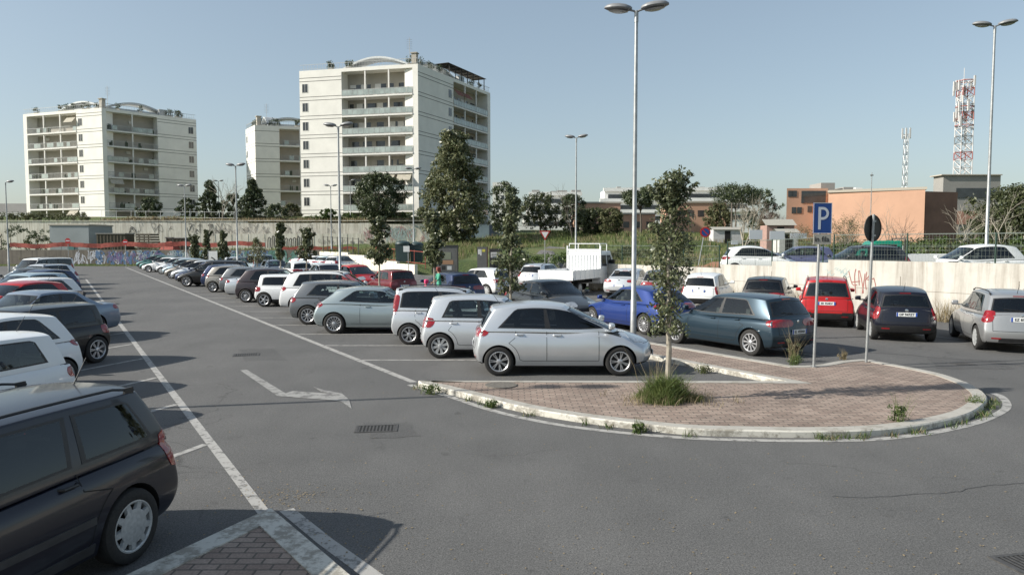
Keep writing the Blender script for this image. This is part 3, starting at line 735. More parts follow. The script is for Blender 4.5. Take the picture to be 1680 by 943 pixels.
CARS = []
def car(model, col, X, Y, heading, label, ref='rr', wheel='cap', group='cars parked in the car park', name='parked_car', z=0.0, roofcol=None, handle=None, plate=None, dz=None, detail=True):
    """ref: which point of the car stands at X,Y: rr/rl rear right/left wheel, fr/fl, tail, nose"""
    t = tmpl(model); S = t['S']; W, L = S['W'], S['L']
    yy = W/2-.02
    px, py = {'rr': (t['xa'][0], -yy), 'rl': (t['xa'][0], yy), 'fr': (t['xa'][1], -yy), 'fl': (t['xa'][1], yy),
              'tail': (-L/2, 0), 'tr': (-L/2, -W/2), 'tl': (-L/2, W/2), 'nose': (L/2, 0), 'c': (0, 0), 'nl': (L/2, W/2), 'nr': (L/2, -W/2)}[ref]
    a = radians(heading)
    ox = X-(px*cos(a)-py*sin(a)); oy = Y-(px*sin(a)+py*cos(a))
    root = empty(name, (ox, oy, z), a, label, 'car', group)
    P = PAINT[col]
    def inst(nm, me, parent, slot0=None):
        o = bpy.data.objects.new(nm, me); link(o, parent)
        if slot0 is not None:
            o.material_slots[0].link = 'OBJECT'; o.material_slots[0].material = slot0
        return o
    b = t['body']
    if len(b.materials) == 0:
        for m_ in (M['black'], M['under'], M['cabin'], M['black']): b.materials.append(m_)
        t['gh'].materials.append(M['black'])
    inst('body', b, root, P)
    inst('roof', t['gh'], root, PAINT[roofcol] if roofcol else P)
    for q in t['parts']:
        if not detail and q[0] in ('door_handle', 'seat', 'aerial', 'badge', 'rear_wiper', 'brake_light', 'reflector', 'bumper_insert', 'air_intake', 'dashboard', 'front_plate'): continue
        s0 = None
        if len(q) > 2:
            s0 = P
            if q[2] == 'paint' and handle: s0 = handle
        inst(q[0], q[1], root, s0)
    tm, rm = wheel_meshes(wheel)
    for x in t['xa']:
        for sg in (1, -1):
            r = S['r']
            wh = bpy.data.objects.new('wheel', tm); link(wh, root)
            wh.location = (x, sg*(W/2-.115), r); wh.scale = (r, r, r)
            wh.rotation_euler = (0, rnd.uniform(0, 6), 0) if sg > 0 else (0, rnd.uniform(0, 6), pi)
            rim = bpy.data.objects.new('rim', rm); link(rim, wh)
    if plate:
        me_ = textmesh(plate, .088, .0012)
        o = meshobj('plate_lettering', me_, M['ink'], root)
        o.location = (t['pr']-.012-.010, 0, S['plate_z']-.002); o.rotation_euler = (pi/2, 0, -pi/2)
    CARS.append(root)
    return root
# ------------------------------------------------------------------ ground materials
def nodes(m): return m.node_tree.nodes, m.node_tree.links
def asphalt(name, base, light):
    m = bpy.data.materials.new(name); m.use_nodes = True; n, l = nodes(m); p = n['Principled BSDF']
    tc = n.new('ShaderNodeTexCoord')
    def noise(sc, det, rough=.6, vec=None):
        q = n.new('ShaderNodeTexNoise'); q.inputs['Scale'].default_value = sc; q.inputs['Detail'].default_value = det; q.inputs['Roughness'].default_value = rough
        l.new(vec if vec else tc.outputs['Object'], q.inputs['Vector']); return q.outputs[0]
    def rng(x, a, b, c, d):
        q = n.new('ShaderNodeMapRange'); q.inputs[1].default_value = a; q.inputs[2].default_value = b; q.inputs[3].default_value = c; q.inputs[4].default_value = d
        l.new(x, q.inputs[0]); return q.outputs[0]
    def mul(a, b, op='MULTIPLY'):
        q = n.new('ShaderNodeMath'); q.operation = op
        for i, x in enumerate((a, b)):
            if isinstance(x, float): q.inputs[i].default_value = x
            else: l.new(x, q.inputs[i])
        return q.outputs[0]
    big = rng(noise(.11, 5), .3, .7, .94, 1.06)
    mid = rng(noise(.9, 7, .75), .3, .7, .93, 1.07)
    fine = rng(noise(60, 4, .85), .34, .66, .42, 1.65)
    grain = rng(noise(21, 6, .9), .32, .68, .78, 1.24)
    vo = n.new('ShaderNodeTexVoronoi'); vo.feature = 'DISTANCE_TO_EDGE'; vo.inputs['Scale'].default_value = .16
    wv = n.new('ShaderNodeTexNoise'); wv.inputs['Scale'].default_value = .8; wv.inputs['Detail'].default_value = 6; l.new(tc.outputs['Object'], wv.inputs['Vector'])
    mxv = n.new('ShaderNodeVectorMath'); mxv.operation = 'MULTIPLY_ADD'; l.new(wv.outputs['Color'], mxv.inputs[0]); mxv.inputs[1].default_value = (2.4, 2.4, 0); l.new(tc.outputs['Object'], mxv.inputs[2])
    l.new(mxv.outputs[0], vo.inputs['Vector'])
    crack = rng(vo.outputs[0], .0, .0035, .62, 1.0)
    mask = rng(noise(.25, 3), .47, .56, 0.0, 1.0)          # only some cracks are open
    crack = mul(mul(mul(crack, -1.0, 'ADD'), mask), 1.0, 'ADD')
    # oil and tyre marks
    oil = rng(noise(1.7, 3, .5), .66, .80, 1.0, .78)
    mp = n.new('ShaderNodeMapping'); mp.inputs['Rotation'].default_value = (0, 0, -.56); mp.inputs['Scale'].default_value = (1.1, .09, 1); l.new(tc.outputs['Object'], mp.inputs[0])
    tracks = rng(noise(1.0, 5, .6, mp.outputs[0]), .35, .68, 1.04, .95)
    spots = rng(noise(2.6, 2, .4), .70, .76, 1.0, .72)
    v = mul(mul(mul(mul(mul(mul(mul(big, mid), fine), grain), crack), oil), tracks), spots)
    sc = n.new('ShaderNodeVectorMath'); sc.operation = 'SCALE'
    cr = n.new('ShaderNodeMix'); cr.data_type = 'RGBA'; cr.inputs['A'].default_value = (*base, 1); cr.inputs['B'].default_value = (*light, 1)
    l.new(rng(noise(.22, 4), .42, .62, 0, 1), cr.inputs['Factor'])
    l.new(cr.outputs['Result'], sc.inputs[0]); l.new(v, sc.inputs['Scale']); l.new(sc.outputs[0], p.inputs['Base Color'])
    p.inputs['Roughness'].default_value = .88; p.inputs['Specular IOR Level'].default_value = .35
    b = n.new('ShaderNodeBump'); b.inputs['Strength'].default_value = .55; b.inputs['Distance'].default_value = .012
    l.new(noise(70, 4, .8), b.inputs['Height']); l.new(b.outputs[0], p.inputs['Normal'])
    return m
M['asphalt'] = asphalt('asphalt', (.102, .101, .099), (.115, .113, .110))
M['asphalt_old'] = asphalt('asphalt_old', (.12, .115, .11), (.15, .145, .14))

def worn(name, col, under, wear=.45, scale=7):
    "road paint worn through to the asphalt"
    m = mat(name, col, .75); n, l = nodes(m); p = n['Principled BSDF']
    tc = n.new('ShaderNodeTexCoord'); q = n.new('ShaderNodeTexNoise'); q.inputs['Scale'].default_value = scale; q.inputs['Detail'].default_value = 9; q.inputs['Roughness'].default_value = .75
    l.new(tc.outputs['Object'], q.inputs['Vector'])
    r = n.new('ShaderNodeMapRange'); r.inputs[1].default_value = wear; r.inputs[2].default_value = wear+.10; l.new(q.outputs[0], r.inputs[0])
    mx = n.new('ShaderNodeMix'); mx.data_type = 'RGBA'; mx.inputs['A'].default_value = (*under, 1); mx.inputs['B'].default_value = (*col, 1)
    l.new(r.outputs[0], mx.inputs['Factor']); l.new(mx.outputs['Result'], p.inputs['Base Color'])
    return m
M['line'] = worn('road_line', (.36, .35, .33), (.13, .127, .12), .39)
M['linefaint'] = worn('road_line_faded', (.29, .285, .27), (.14, .135, .13), .42, 5)
M['kerb'] = worn('kerb_concrete', (.40, .38, .34), (.30, .28, .24), .40, 3)
M['kerbwhite'] = worn('kerb_painted', (.56, .54, .48), (.28, .26, .22), .43, 4)

def brickmat(name, c1, c2, mortar, scale=1.0, bw=.22, bh=.11, rot=0.0):
    m = bpy.data.materials.new(name); m.use_nodes = True; n, l = nodes(m); p = n['Principled BSDF']
    tc = n.new('ShaderNodeTexCoord'); mp = n.new('ShaderNodeMapping'); mp.inputs['Rotation'].default_value = (0, 0, rot)
    l.new(tc.outputs['Object'], mp.inputs[0])
    b = n.new('ShaderNodeTexBrick'); b.inputs['Scale'].default_value = 1; b.inputs['Brick Width'].default_value = bw; b.inputs['Row Height'].default_value = bh
    b.inputs['Mortar Size'].default_value = .010; b.inputs['Color1'].default_value = (*c1, 1); b.inputs['Color2'].default_value = (*c2, 1); b.inputs['Mortar'].default_value = (*mortar, 1)
    b.inputs['Bias'].default_value = -.1
    l.new(mp.outputs[0], b.inputs['Vector'])
    q = n.new('ShaderNodeTexNoise'); q.inputs['Scale'].default_value = 1.1; q.inputs['Detail'].default_value = 7; q.inputs['Roughness'].default_value = .7; l.new(tc.outputs['Object'], q.inputs['Vector'])
    r = n.new('ShaderNodeMapRange'); r.inputs[1].default_value = .3; r.inputs[2].default_value = .7; r.inputs[3].default_value = .74; r.inputs[4].default_value = 1.25; l.new(q.outputs[0], r.inputs[0])
    q2 = n.new('ShaderNodeTexNoise'); q2.inputs['Scale'].default_value = 45; q2.inputs['Detail'].default_value = 4; l.new(tc.outputs['Object'], q2.inputs['Vector'])
    r2 = n.new('ShaderNodeMapRange'); r2.inputs[1].default_value = .3; r2.inputs[2].default_value = .7; r2.inputs[3].default_value = .8; r2.inputs[4].default_value = 1.2; l.new(q2.outputs[0], r2.inputs[0])
    mu = n.new('ShaderNodeMath'); mu.operation = 'MULTIPLY'; l.new(r.outputs[0], mu.inputs[0]); l.new(r2.outputs[0], mu.inputs[1])
    sc = n.new('ShaderNodeVectorMath'); sc.operation = 'SCALE'; l.new(b.outputs[0], sc.inputs[0]); l.new(mu.outputs[0], sc.inputs['Scale']); l.new(sc.outputs[0], p.inputs['Base Color'])
    p.inputs['Roughness'].default_value = .9
    bp = n.new('ShaderNodeBump'); bp.inputs['Strength'].default_value = .5; bp.inputs['Distance'].default_value = .01; l.new(b.outputs['Fac'], bp.inputs['Height']); bp.invert = True; l.new(bp.outputs[0], p.inputs['Normal'])
    return m
M['paving'] = brickmat('brick_paving', (.24, .178, .145), (.335, .262, .215), (.12, .10, .082))

def terrainmat():
    m = bpy.data.materials.new('terrain_grass_soil'); m.use_nodes = True; n, l = nodes(m); p = n['Principled BSDF']; tc = n.new('ShaderNodeTexCoord')
    q = n.new('ShaderNodeTexNoise'); q.inputs['Scale'].default_value = .16; q.inputs['Detail'].default_value = 9; q.inputs['Roughness'].default_value = .72; l.new(tc.outputs['Object'], q.inputs['Vector'])
    cr = n.new('ShaderNodeValToRGB'); l.new(q.outputs[0], cr.inputs[0]); e = cr.color_ramp.elements
    e[0].position = .30; e[0].color = (.035, .060, .014, 1); e[1].position = .72; e[1].color = (.19, .155, .085, 1)
    for ps, c in ((.43, (.062, .095, .020, 1)), (.53, (.085, .110, .030, 1)), (.62, (.12, .115, .05, 1))):
        x = e.new(ps); x.color = c
    q2 = n.new('ShaderNodeTexNoise'); q2.inputs['Scale'].default_value = 6; q2.inputs['Detail'].default_value = 6; l.new(tc.outputs['Object'], q2.inputs['Vector'])
    r2 = n.new('ShaderNodeMapRange'); r2.inputs[1].default_value = .3; r2.inputs[2].default_value = .7; r2.inputs[3].default_value = .6; r2.inputs[4].default_value = 1.4; l.new(q2.outputs[0], r2.inputs[0])
    sc = n.new('ShaderNodeVectorMath'); sc.operation = 'SCALE'; l.new(cr.outputs[0], sc.inputs[0]); l.new(r2.outputs[0], sc.inputs['Scale']); l.new(sc.outputs[0], p.inputs['Base Color'])
    p.inputs['Roughness'].default_value = .95
    b = n.new('ShaderNodeBump'); b.inputs['Strength'].default_value = .8; b.inputs['Distance'].default_value = .2; l.new(q2.outputs[0], b.inputs['Height']); l.new(b.outputs[0], p.inputs['Normal'])
    return m
M['terrain'] = terrainmat()
def concrete(name, col, stain, streak=True, sc_=.5):
    m = bpy.data.materials.new(name); m.use_nodes = True; n, l = nodes(m); p = n['Principled BSDF']; tc = n.new('ShaderNodeTexCoord')
    q = n.new('ShaderNodeTexNoise'); q.inputs['Scale'].default_value = sc_; q.inputs['Detail'].default_value = 8; q.inputs['Roughness'].default_value = .7; l.new(tc.outputs['Object'], q.inputs['Vector'])
    mp = n.new('ShaderNodeMapping'); mp.inputs['Scale'].default_value = (3.2, 3.2, .22); l.new(tc.outputs['Object'], mp.inputs[0])
    q2 = n.new('ShaderNodeTexNoise'); q2.inputs['Scale'].default_value = 1.0; q2.inputs['Detail'].default_value = 6; q2.inputs['Roughness'].default_value = .7; l.new(mp.outputs[0], q2.inputs['Vector'])
    r = n.new('ShaderNodeMapRange'); r.inputs[1].default_value = .46; r.inputs[2].default_value = .70; l.new(q2.outputs[0], r.inputs[0])
    r1 = n.new('ShaderNodeMapRange'); r1.inputs[1].default_value = .3; r1.inputs[2].default_value = .7; r1.inputs[3].default_value = .80; r1.inputs[4].default_value = 1.15; l.new(q.outputs[0], r1.inputs[0])
    mx = n.new('ShaderNodeMix'); mx.data_type = 'RGBA'; mx.inputs['A'].default_value = (*col, 1); mx.inputs['B'].default_value = (*stain, 1); l.new(r.outputs[0], mx.inputs['Factor'])
    sc = n.new('ShaderNodeVectorMath'); sc.operation = 'SCALE'; l.new(mx.outputs['Result'], sc.inputs[0]); l.new(r1.outputs[0], sc.inputs['Scale']); l.new(sc.outputs[0], p.inputs['Base Color'])
    p.inputs['Roughness'].default_value = .9
    return m
M['wallconc'] = concrete('stained_concrete', (.50, .48, .435), (.30, .27, .23))
M['retain'] = concrete('cream_concrete', (.74, .70, .61), (.40, .35, .27))
M['darkwall'] = concrete('dark_concrete', (.20, .175, .14), (.10, .09, .075))

# ------------------------------------------------------------------ terrain
def sst(a, b, x):
    t = min(1, max(0, (x-a)/(b-a))); return t*t*(3-2*t)
def hterr(x, y):
    s, t = st(x, y)
    n_ = .25*sin(x*.21+1.3)*cos(y*.17)+.12*sin(x*.6+y*.43)
    if s < .12 and y < 88.2: return -.12
    up = 1.15+3.4*sst(14, 75, s)+n_*sst(14, 22, s)
    gate = -.06+2.4*sst(4, 55, s)+.35*n_*sst(9, 16, s)
    back = .75+.035*max(0, t-47)+2.3*sst(3, 45, s)+n_*sst(3, 10, s)
    a = sst(15, 20, t); b = sst(46, 50, t)
    h = up*(1-a)+gate*a
    h = h*(1-b)+back*b
    if s < .12: h = .4
    # behind the end of the car park
    far = .6+1.2*sst(92, 108, y)+.3*n_
    if y >= 88.2:
        c = sst(-8, 8, s-4); h = far*(1-c)+h*c
    # plateau behind the retaining wall
    if y > 110.2 and x < -7.5:
        h = 5.7+sst(111, 118, y)*1.3+.2*n_
    elif y > 104:
        k = sst(104, 150, y)*sst(-12, 10, x)
        h = h+(5.0-h)*k*.8
        if y > 110.2 and x < 6: h = max(h, 5.7*(1-sst(-7.5, 2, x)))
    return h
def gridterr(name, ss, ys, matl):
    V = np.array([[WP.x+LANE.x/LANE.y*(y-WP.y)+s_/LN.x, y, 0] for y in ys for s_ in ss]); nx = len(ss)
    for v in V: v[2] = hterr(v[0], v[1])
    F = np.array([(j*nx+i, j*nx+i+1, (j+1)*nx+i+1, (j+1)*nx+i) for j in range(len(ys)-1) for i in range(nx-1)])
    o = fastmesh(name, V, F, matl, None, None, False); o['kind'] = 'structure'
    o.data.shade_smooth(); o.data.set_sharp_from_angle(angle=radians(60)); return o
ss = list(np.arange(-150, -60, 8.0))+list(np.arange(-60, 0, 2.0))+[0.10, .14]+list(np.arange(1.2, 70, 1.4))+list(np.arange(70, 260, 8.0))
ys = list(np.arange(-30, 8, 4.0))+list(np.arange(8, 88, 1.25))+[88.1, 88.3]+list(np.arange(89.5, 110, 1.6))+[110.1, 110.3]+list(np.arange(111.5, 150, 2.0))+list(np.arange(150, 330, 9.0))
gridterr('terrain', ss, ys, M['terrain'])
q = MB(); q.box(-3500, 3500, -400, 4500, -1.2, -1.0); tag(q.build('ground', M['terrain']), kind='structure')
# car park asphalt
W0 = wallpt(-44, -.005); W1 = wallpt(74.5, -.005)
q = MB(); q.prism([(-95, -15), (W0.x, -15), (W0.x, W0.y), (W1.x, W1.y), (-95, 88.15)], -.4, 0.0); tag(q.build('car_park_asphalt', M['asphalt']), kind='structure')
# entrance road leaving through the gap in the wall
def sheet(name, pts, z, m, kind='structure', th=.0, parent=None):
    q = MB(); n_ = len(pts)
    a = sum(pts[i][0]*pts[(i+1) % n_][1]-pts[(i+1) % n_][0]*pts[i][1] for i in range(n_))
    if a < 0: pts = list(reversed(pts))
    q.add([(p[0], p[1], z) for p in pts], [tuple(range(n_))]); o = q.build(name, m, parent)
    if kind: o['kind'] = kind
    return o
pts = [wallpt(22, -.0), wallpt(43, 0), wallpt(46, 9), wallpt(60, 20), wallpt(52, 24), wallpt(38, 13), wallpt(24, 7)]
q = MB()
rows = []
cl = [((22, 0), (43, 0)), ((24, 4), (43, 5)), ((28, 8), (44, 9)), ((35, 12), (48, 14)), ((44, 17), (54, 19)), ((56, 24), (62, 26))]
vs = []
for (a, b) in cl:
    for k in range(7):
        t = a[0]+(b[0]-a[0])*k/6; s = a[1]+(b[1]-a[1])*k/6; p = wallpt(t, s); vs.append((p.x, p.y, max(.004, hterr(p.x, p.y)+.12 if s > 3 else .004)))
fs = [(j*7+i, j*7+i+1, (j+1)*7+i+1, (j+1)*7+i) for j in range(len(cl)-1) for i in range(6)]
q.add(vs, [tuple(reversed(f)) for f in fs]); tag(q.build('access_road', M['asphalt_old']), kind='structure')

# ------------------------------------------------------------------ markings
def ribbon(q, pts, wd, z=.004):
    pts = [Vector((p[0], p[1])) for p in pts]
    L_, R_ = [], []
    for i, p in enumerate(pts):
        d = (pts[min(i+1, len(pts)-1)]-pts[max(0, i-1)]).normalized(); nn = Vector((-d.y, d.x))*wd/2
        L_.append(p+nn); R_.append(p-nn)
    b = [(*v, z) for v in L_]+[(*v, z) for v in R_]; n_ = len(pts)
    q.add(b, [(n_+i, n_+i+1, i+1, i) for i in range(n_-1)])
A0 = G(679, 627); B0 = G(206, 438.5)
q = MB(); ribbon(q, [A0.lerp(B0, k/30) for k in range(31)], .15); tag(q.build('lane_line', M['line']), kind='structure')
A1 = G(437, 846); B1 = G(141, 458)
q = MB(); ribbon(q, [A1.lerp(B1, k/30) for k in range(31)], .125); tag(q.build('lane_line', M['line']), kind='structure')
q = MB()
for k in range(27):
    yy = 17.12+2.45*k-.0; 
    if yy > 82: break
    t = (yy-A0.y)/(B0.y-A0.y); p = A0.lerp(B0, t)
    ribbon(q, [(p.x+.09, p.y), (p.x+5.2, p.y-.0)], .11)
LH = Vector((-sin(radians(18)), -cos(radians(18))))
for k in range(30):
    yy = 9.97+2.49*k
    if yy > 80: break
    t = (yy-A1.y)/(B1.y-A1.y); p = A1.lerp(B1, t)
    p = Vector((p.x, p.y))+LH*.1
    ribbon(q, [p, p+LH*4.9], .11)
WH = Vector((sin(radians(24)), cos(radians(24))))
for k in range(-5, 20):
    e = wallpt(-4.05+2.95*k, -4.9)
    ribbon(q, [e+WH*.08, e+WH*5.4], .12)
tag(q.build('bay_lines', M['line']), kind='structure')
q = MB(); ribbon(q, [wallpt(t, -4.95) for t in (-24, -10, 5, 16)], .11); ribbon(q, [wallpt(t, -11.2) for t in (-3.2, 10, 40, 62)], .10); tag(q.build('bay_end_line', M['linefaint']), kind='structure')
# turn arrow, worn
q = MB()
def gp(l, z): return [G(a, b, z) for a, b in l]
for kP, P in enumerate(([(394,607),(405,606),(479,651),(455,649)], [(455,649),(479,651),(534,655),(541,645),(480,641)], [(541,645),(534,655),(560,658),(577,670),(573,655),(561,645)], [(541,645),(561,645),(535,640),(514,634),(527,642)])):
    q.add(gp(P, .0045+.002*kP), [tuple(range(len(P)))])
for i, f in enumerate(q.f):
    a, b, c = (Vector(q.v[k]) for k in f[:3])
    if (b-a).cross(c-a).z < 0: q.f[i] = tuple(reversed(f))
tag(q.build('turn_arrow', M['linefaint']), kind='structure')

# ------------------------------------------------------------------ central island
ZK = .10
front = [(686,624),(694,629),(720,634),(740,639),(800,653),(870,669),(950,682),(1040,693),(1130,702),(1230,705),(1330,706.5),(1430,704),(1500,697),(1550,688),(1590,677),(1613,663),(1620,651),(1612,641)]
backk = [(1590,628),(1550,614),(1500,603),(1450,594),(1420,589),(1380,591),(1338,598),(1298,599)]
def smoothpts(pts, n=4):
    out = []
    P = [pts[0]]+pts+[pts[-1]]
    for i in range(1, len(P)-2):
        for k in range(n):
            t = k/n
            out.append(tuple(.5*((2*P[i][j])+(-P[i-1][j]+P[i+1][j])*t+(2*P[i-1][j]-5*P[i][j]+4*P[i+1][j]-P[i+2][j])*t*t+(-P[i-1][j]+3*P[i][j]-3*P[i+1][j]+P[i+2][j])*t**3) for j in (0, 1)))
    out.append(pts[-1]); return out
FR = [Vector(G(a, b, ZK)[:2]) for a, b in smoothpts(front)]
BK = [Vector(G(a, b, ZK)[:2]) for a, b in smoothpts(backk)]
PN = Vector(G(1298, 599, ZK)[:2])            # start of the strip, far side
PF = PN+LANE*78
NN = Vector(G(1290, 624.5, ZK)[:2])          # notch
wstrip = (PN-NN).dot(LN)
NF = NN+LANE*((PF-NN).dot(LANE))
outline = FR+BK+[PF, NF, NN]
def offset(poly, d):
    n_ = len(poly); out = []
    area = sum(poly[i].x*poly[(i+1) % n_].y-poly[(i+1) % n_].x*poly[i].y for i in range(n_))
    sg = 1 if area > 0 else -1
    for i in range(n_):
        a, b, c = poly[i-1], poly[i], poly[(i+1) % n_]
        d1 = (b-a).normalized(); d2 = (c-b).normalized()
        n1 = Vector((-d1.y, d1.x))*sg; n2 = Vector((-d2.y, d2.x))*sg
        nn = (n1+n2); 
        if nn.length < 1e-4: nn = n1
        nn.normalize(); k = 1/max(.35, nn.dot(n1))
        out.append(b+nn*d*k)
    return out
# drop near-duplicates
cl_ = [outline[0]]
for p in outline[1:]:
    if (p-cl_[-1]).length > .03: cl_.append(p)
outline = cl_
ins = offset(outline, .22); ins[0] = Vector((outline[0].x+.9, outline[0].y+.02-.13))
q = MB(); q.prism([tuple(p) for p in offset(outline, .10)], -.05, ZK-.012); tag(q.build('island_paving', M['paving']), kind='structure')
q = MB(); n_ = len(outline)
nF = len(FR)
for i in range(n_):
    j = (i+1) % n_
    a, b, c, d = outline[i], outline[j], ins[j], ins[i]
    wide = 1.0
    q.add([(*a, -.02), (*b, -.02), (*b, ZK-.02), (*a, ZK-.02)], [(0, 1, 2, 3)], 1)
    cin = .018
    a2, b2 = a.lerp(d, cin/max(.05, (d-a).length)), b.lerp(c, cin/max(.05, (c-b).length))
    q.add([(*a, ZK-.02), (*b, ZK-.02), (*b2, ZK), (*a2, ZK)], [(0, 1, 2, 3)], 1)
    q.add([(*a2, ZK), (*b2, ZK), (*c, ZK), (*d, ZK)], [(0, 1, 2, 3)], 0)
    q.add([(*d, ZK), (*c, ZK), (*c, ZK-.06), (*d, ZK-.06)], [(0, 1, 2, 3)], 0)
b_ = bmesh.new(); o = q.build('island_kerb', [M['kerb'], M['kerbwhite']]); b_.from_mesh(o.data); bmesh.ops.remove_doubles(b_, verts=b_.verts, dist=1e-4); bmesh.ops.recalc_face_normals(b_, faces=b_.faces); b_.to_mesh(o.data); b_.free(); tag(o, kind='structure')
# painted line on the road round the island
fo = offset(outline, -.30)
q = MB(); LP = [Vector(G(a, b)[:2]) for a, b in smoothpts([(672,631),(700,640),(740,651),(800,671),(870,688),(950,701.5),(1040,711.5),(1130,718.5),(1230,722),(1330,723),(1430,721),(1500,714),(1550,706),(1600,694),(1635,680),(1652,667),(1645,652),(1629,645)])]
ribbon(q, LP, .13); tag(q.build('island_line', M['line']), kind='structure')
# patch of cement round the manhole on the island tip
q = MB(); c0 = G(822, 631, ZK); q.lathe([(.0001, ZK+.004), (.30, ZK+.004), (.30, ZK-.03)], 28, 0, 'z', Matrix.Translation((c0.x, c0.y, 0))); 
o = q.build('manhole_cover', mat('cast_iron', (.16, .145, .125), .7, .2, var=.4, vscale=20), smooth=30); tag(o, 'round iron manhole cover set in the brick island beside the silver hatchback', 'manhole cover')
# near corner pavement, bottom left
K0 = Vector(G(444, 832, ZK)[:2]); KL = Vector(G(205, 943, ZK)[:2]); KR = Vector(G(640, 950, ZK)[:2])
dl_ = (KL-K0).normalized(); dr_ = (Vector(G(575, 943, ZK)[:2])-K0).normalized()
oc = [K0, K0+dl_*8, K0+dl_*8+dr_*9+Vector((0, 0)), K0+dr_*9]
q = MB(); oo = offset(oc, .06); q.prism([tuple(p) for p in oo], -.05, ZK-.012); tag(q.build('corner_pavement', M['paving']), kind='structure')
q = MB()
ii = offset(oc, .24)
for i in (0, 3):
    j = (i+1) % 4
    a, b, c, d = oc[i], oc[j], ii[j], ii[i]
    q.add([(*a, -.02), (*b, -.02), (*b, ZK), (*a, ZK)], [(0, 1, 2, 3)], 0); q.add([(*a, ZK), (*b, ZK), (*c, ZK), (*d, ZK)], [(0, 1, 2, 3)], 0)
    q.add([(*d, ZK), (*c, ZK), (*c, ZK-.06), (*d, ZK-.06)], [(0, 1, 2, 3)], 0)
o = q.build('corner_kerb', M['kerbwhite']); b_ = bmesh.new(); b_.from_mesh(o.data); bmesh.ops.remove_doubles(b_, verts=b_.verts, dist=1e-4); bmesh.ops.recalc_face_normals(b_, faces=b_.faces); b_.to_mesh(o.data); b_.free(); tag(o, kind='structure')
q = MB(); e0 = Vector(G(470, 836)[:2]); ribbon(q, [e0, e0+dr_*1.0, e0+dr_*2.2+Vector((.06, 0)), e0+dr_*4+Vector((.2, 0))], .15); tag(q.build('corner_line', M['line']), kind='structure')

# repaired patches
M['asphalt_patch'] = asphalt('asphalt_patch', (.086, .085, .084), (.098, .097, .095))
for P in ([(392,574),(452,572),(470,590),(404,593)], [(596,694),(668,693),(690,716),(610,719)], [(1520,586),(1640,590),(1668,606),(1540,604)]):
    sheet('asphalt_repair', [tuple(G(a+rnd.uniform(-4, 4), b+rnd.uniform(-1.5, 1.5))[:2]) for k_ in range(len(P)) for (a, b) in [(P[k_][0]*(1-t_)+P[(k_+1) % 4][0]*t_, P[k_][1]*(1-t_)+P[(k_+1) % 4][1]*t_) for t_ in (0, .25, .5, .75)]], .003, M['asphalt_patch'])
# tar joint and cracks
q = MB()
for pts_, wd in (([(1366,814),(1420,816),(1500,811),(1560,808),(1610,798),(1680,792)], .008), ([(1262,579),(1330,583),(1420,590-12),(1560,588),(1680,600)], .02)):
    ribbon(q, [G(a+rnd.uniform(-3, 3), b+rnd.uniform(-.8, .8)) for a, b in smoothpts(pts_, 7)], wd, .005)
tag(q.build('tar_joints', mat('tar', (.035, .034, .033), .6)), kind='structure')
# drain grates
def grate(px, py, w_, l_, rot, label):
    p = G(px, py); root = empty('drain_grate', (p.x, p.y, .004), rot, label, 'drain grate')
    q = MB()
    q.box(-w_/2, w_/2, -l_/2, -l_/2+.04, -.02, .006); q.box(-w_/2, w_/2, l_/2-.04, l_/2, -.02, .006)
    q.box(-w_/2, -w_/2+.04, -l_/2+.04, l_/2-.04, -.02, .006); q.box(w_/2-.04, w_/2, -l_/2+.04, l_/2-.04, -.02, .006)
    q.build('frame', M['darkiron'], root)
    q = MB()
    nb = int(w_/.055)
    for k in range(nb): x = -w_/2+.055+k*(w_-.11)/max(1, nb-1); q.box(x-.012, x+.012, -l_/2+.04, l_/2-.04, -.01, .004)
    q.build('bars', M['darkiron'], root)
    q = MB(); q.box(-w_/2+.03, w_/2-.03, -l_/2+.03, l_/2-.03, .0, .0015); q.build('pit_shade', M['under'], root)  # flat black sheet; its colour stands in for the shade below the bars
M['darkiron'] = mat('dark_iron', (.10, .095, .09), .6, .5, var=.4, vscale=20)
grate(618, 703, .62, .42, .12, 'rectangular iron drain grate in the asphalt below the turn arrow')
grate(404, 582, .62, .42, .3, 'small iron drain grate in the lane above the turn arrow')
grate(1578, 597, .5, .4, .2, 'iron drain grate on the asphalt behind the island')
grate(1692, 925, .5, .4, .2, 'iron drain grate in the asphalt at the bottom right corner')
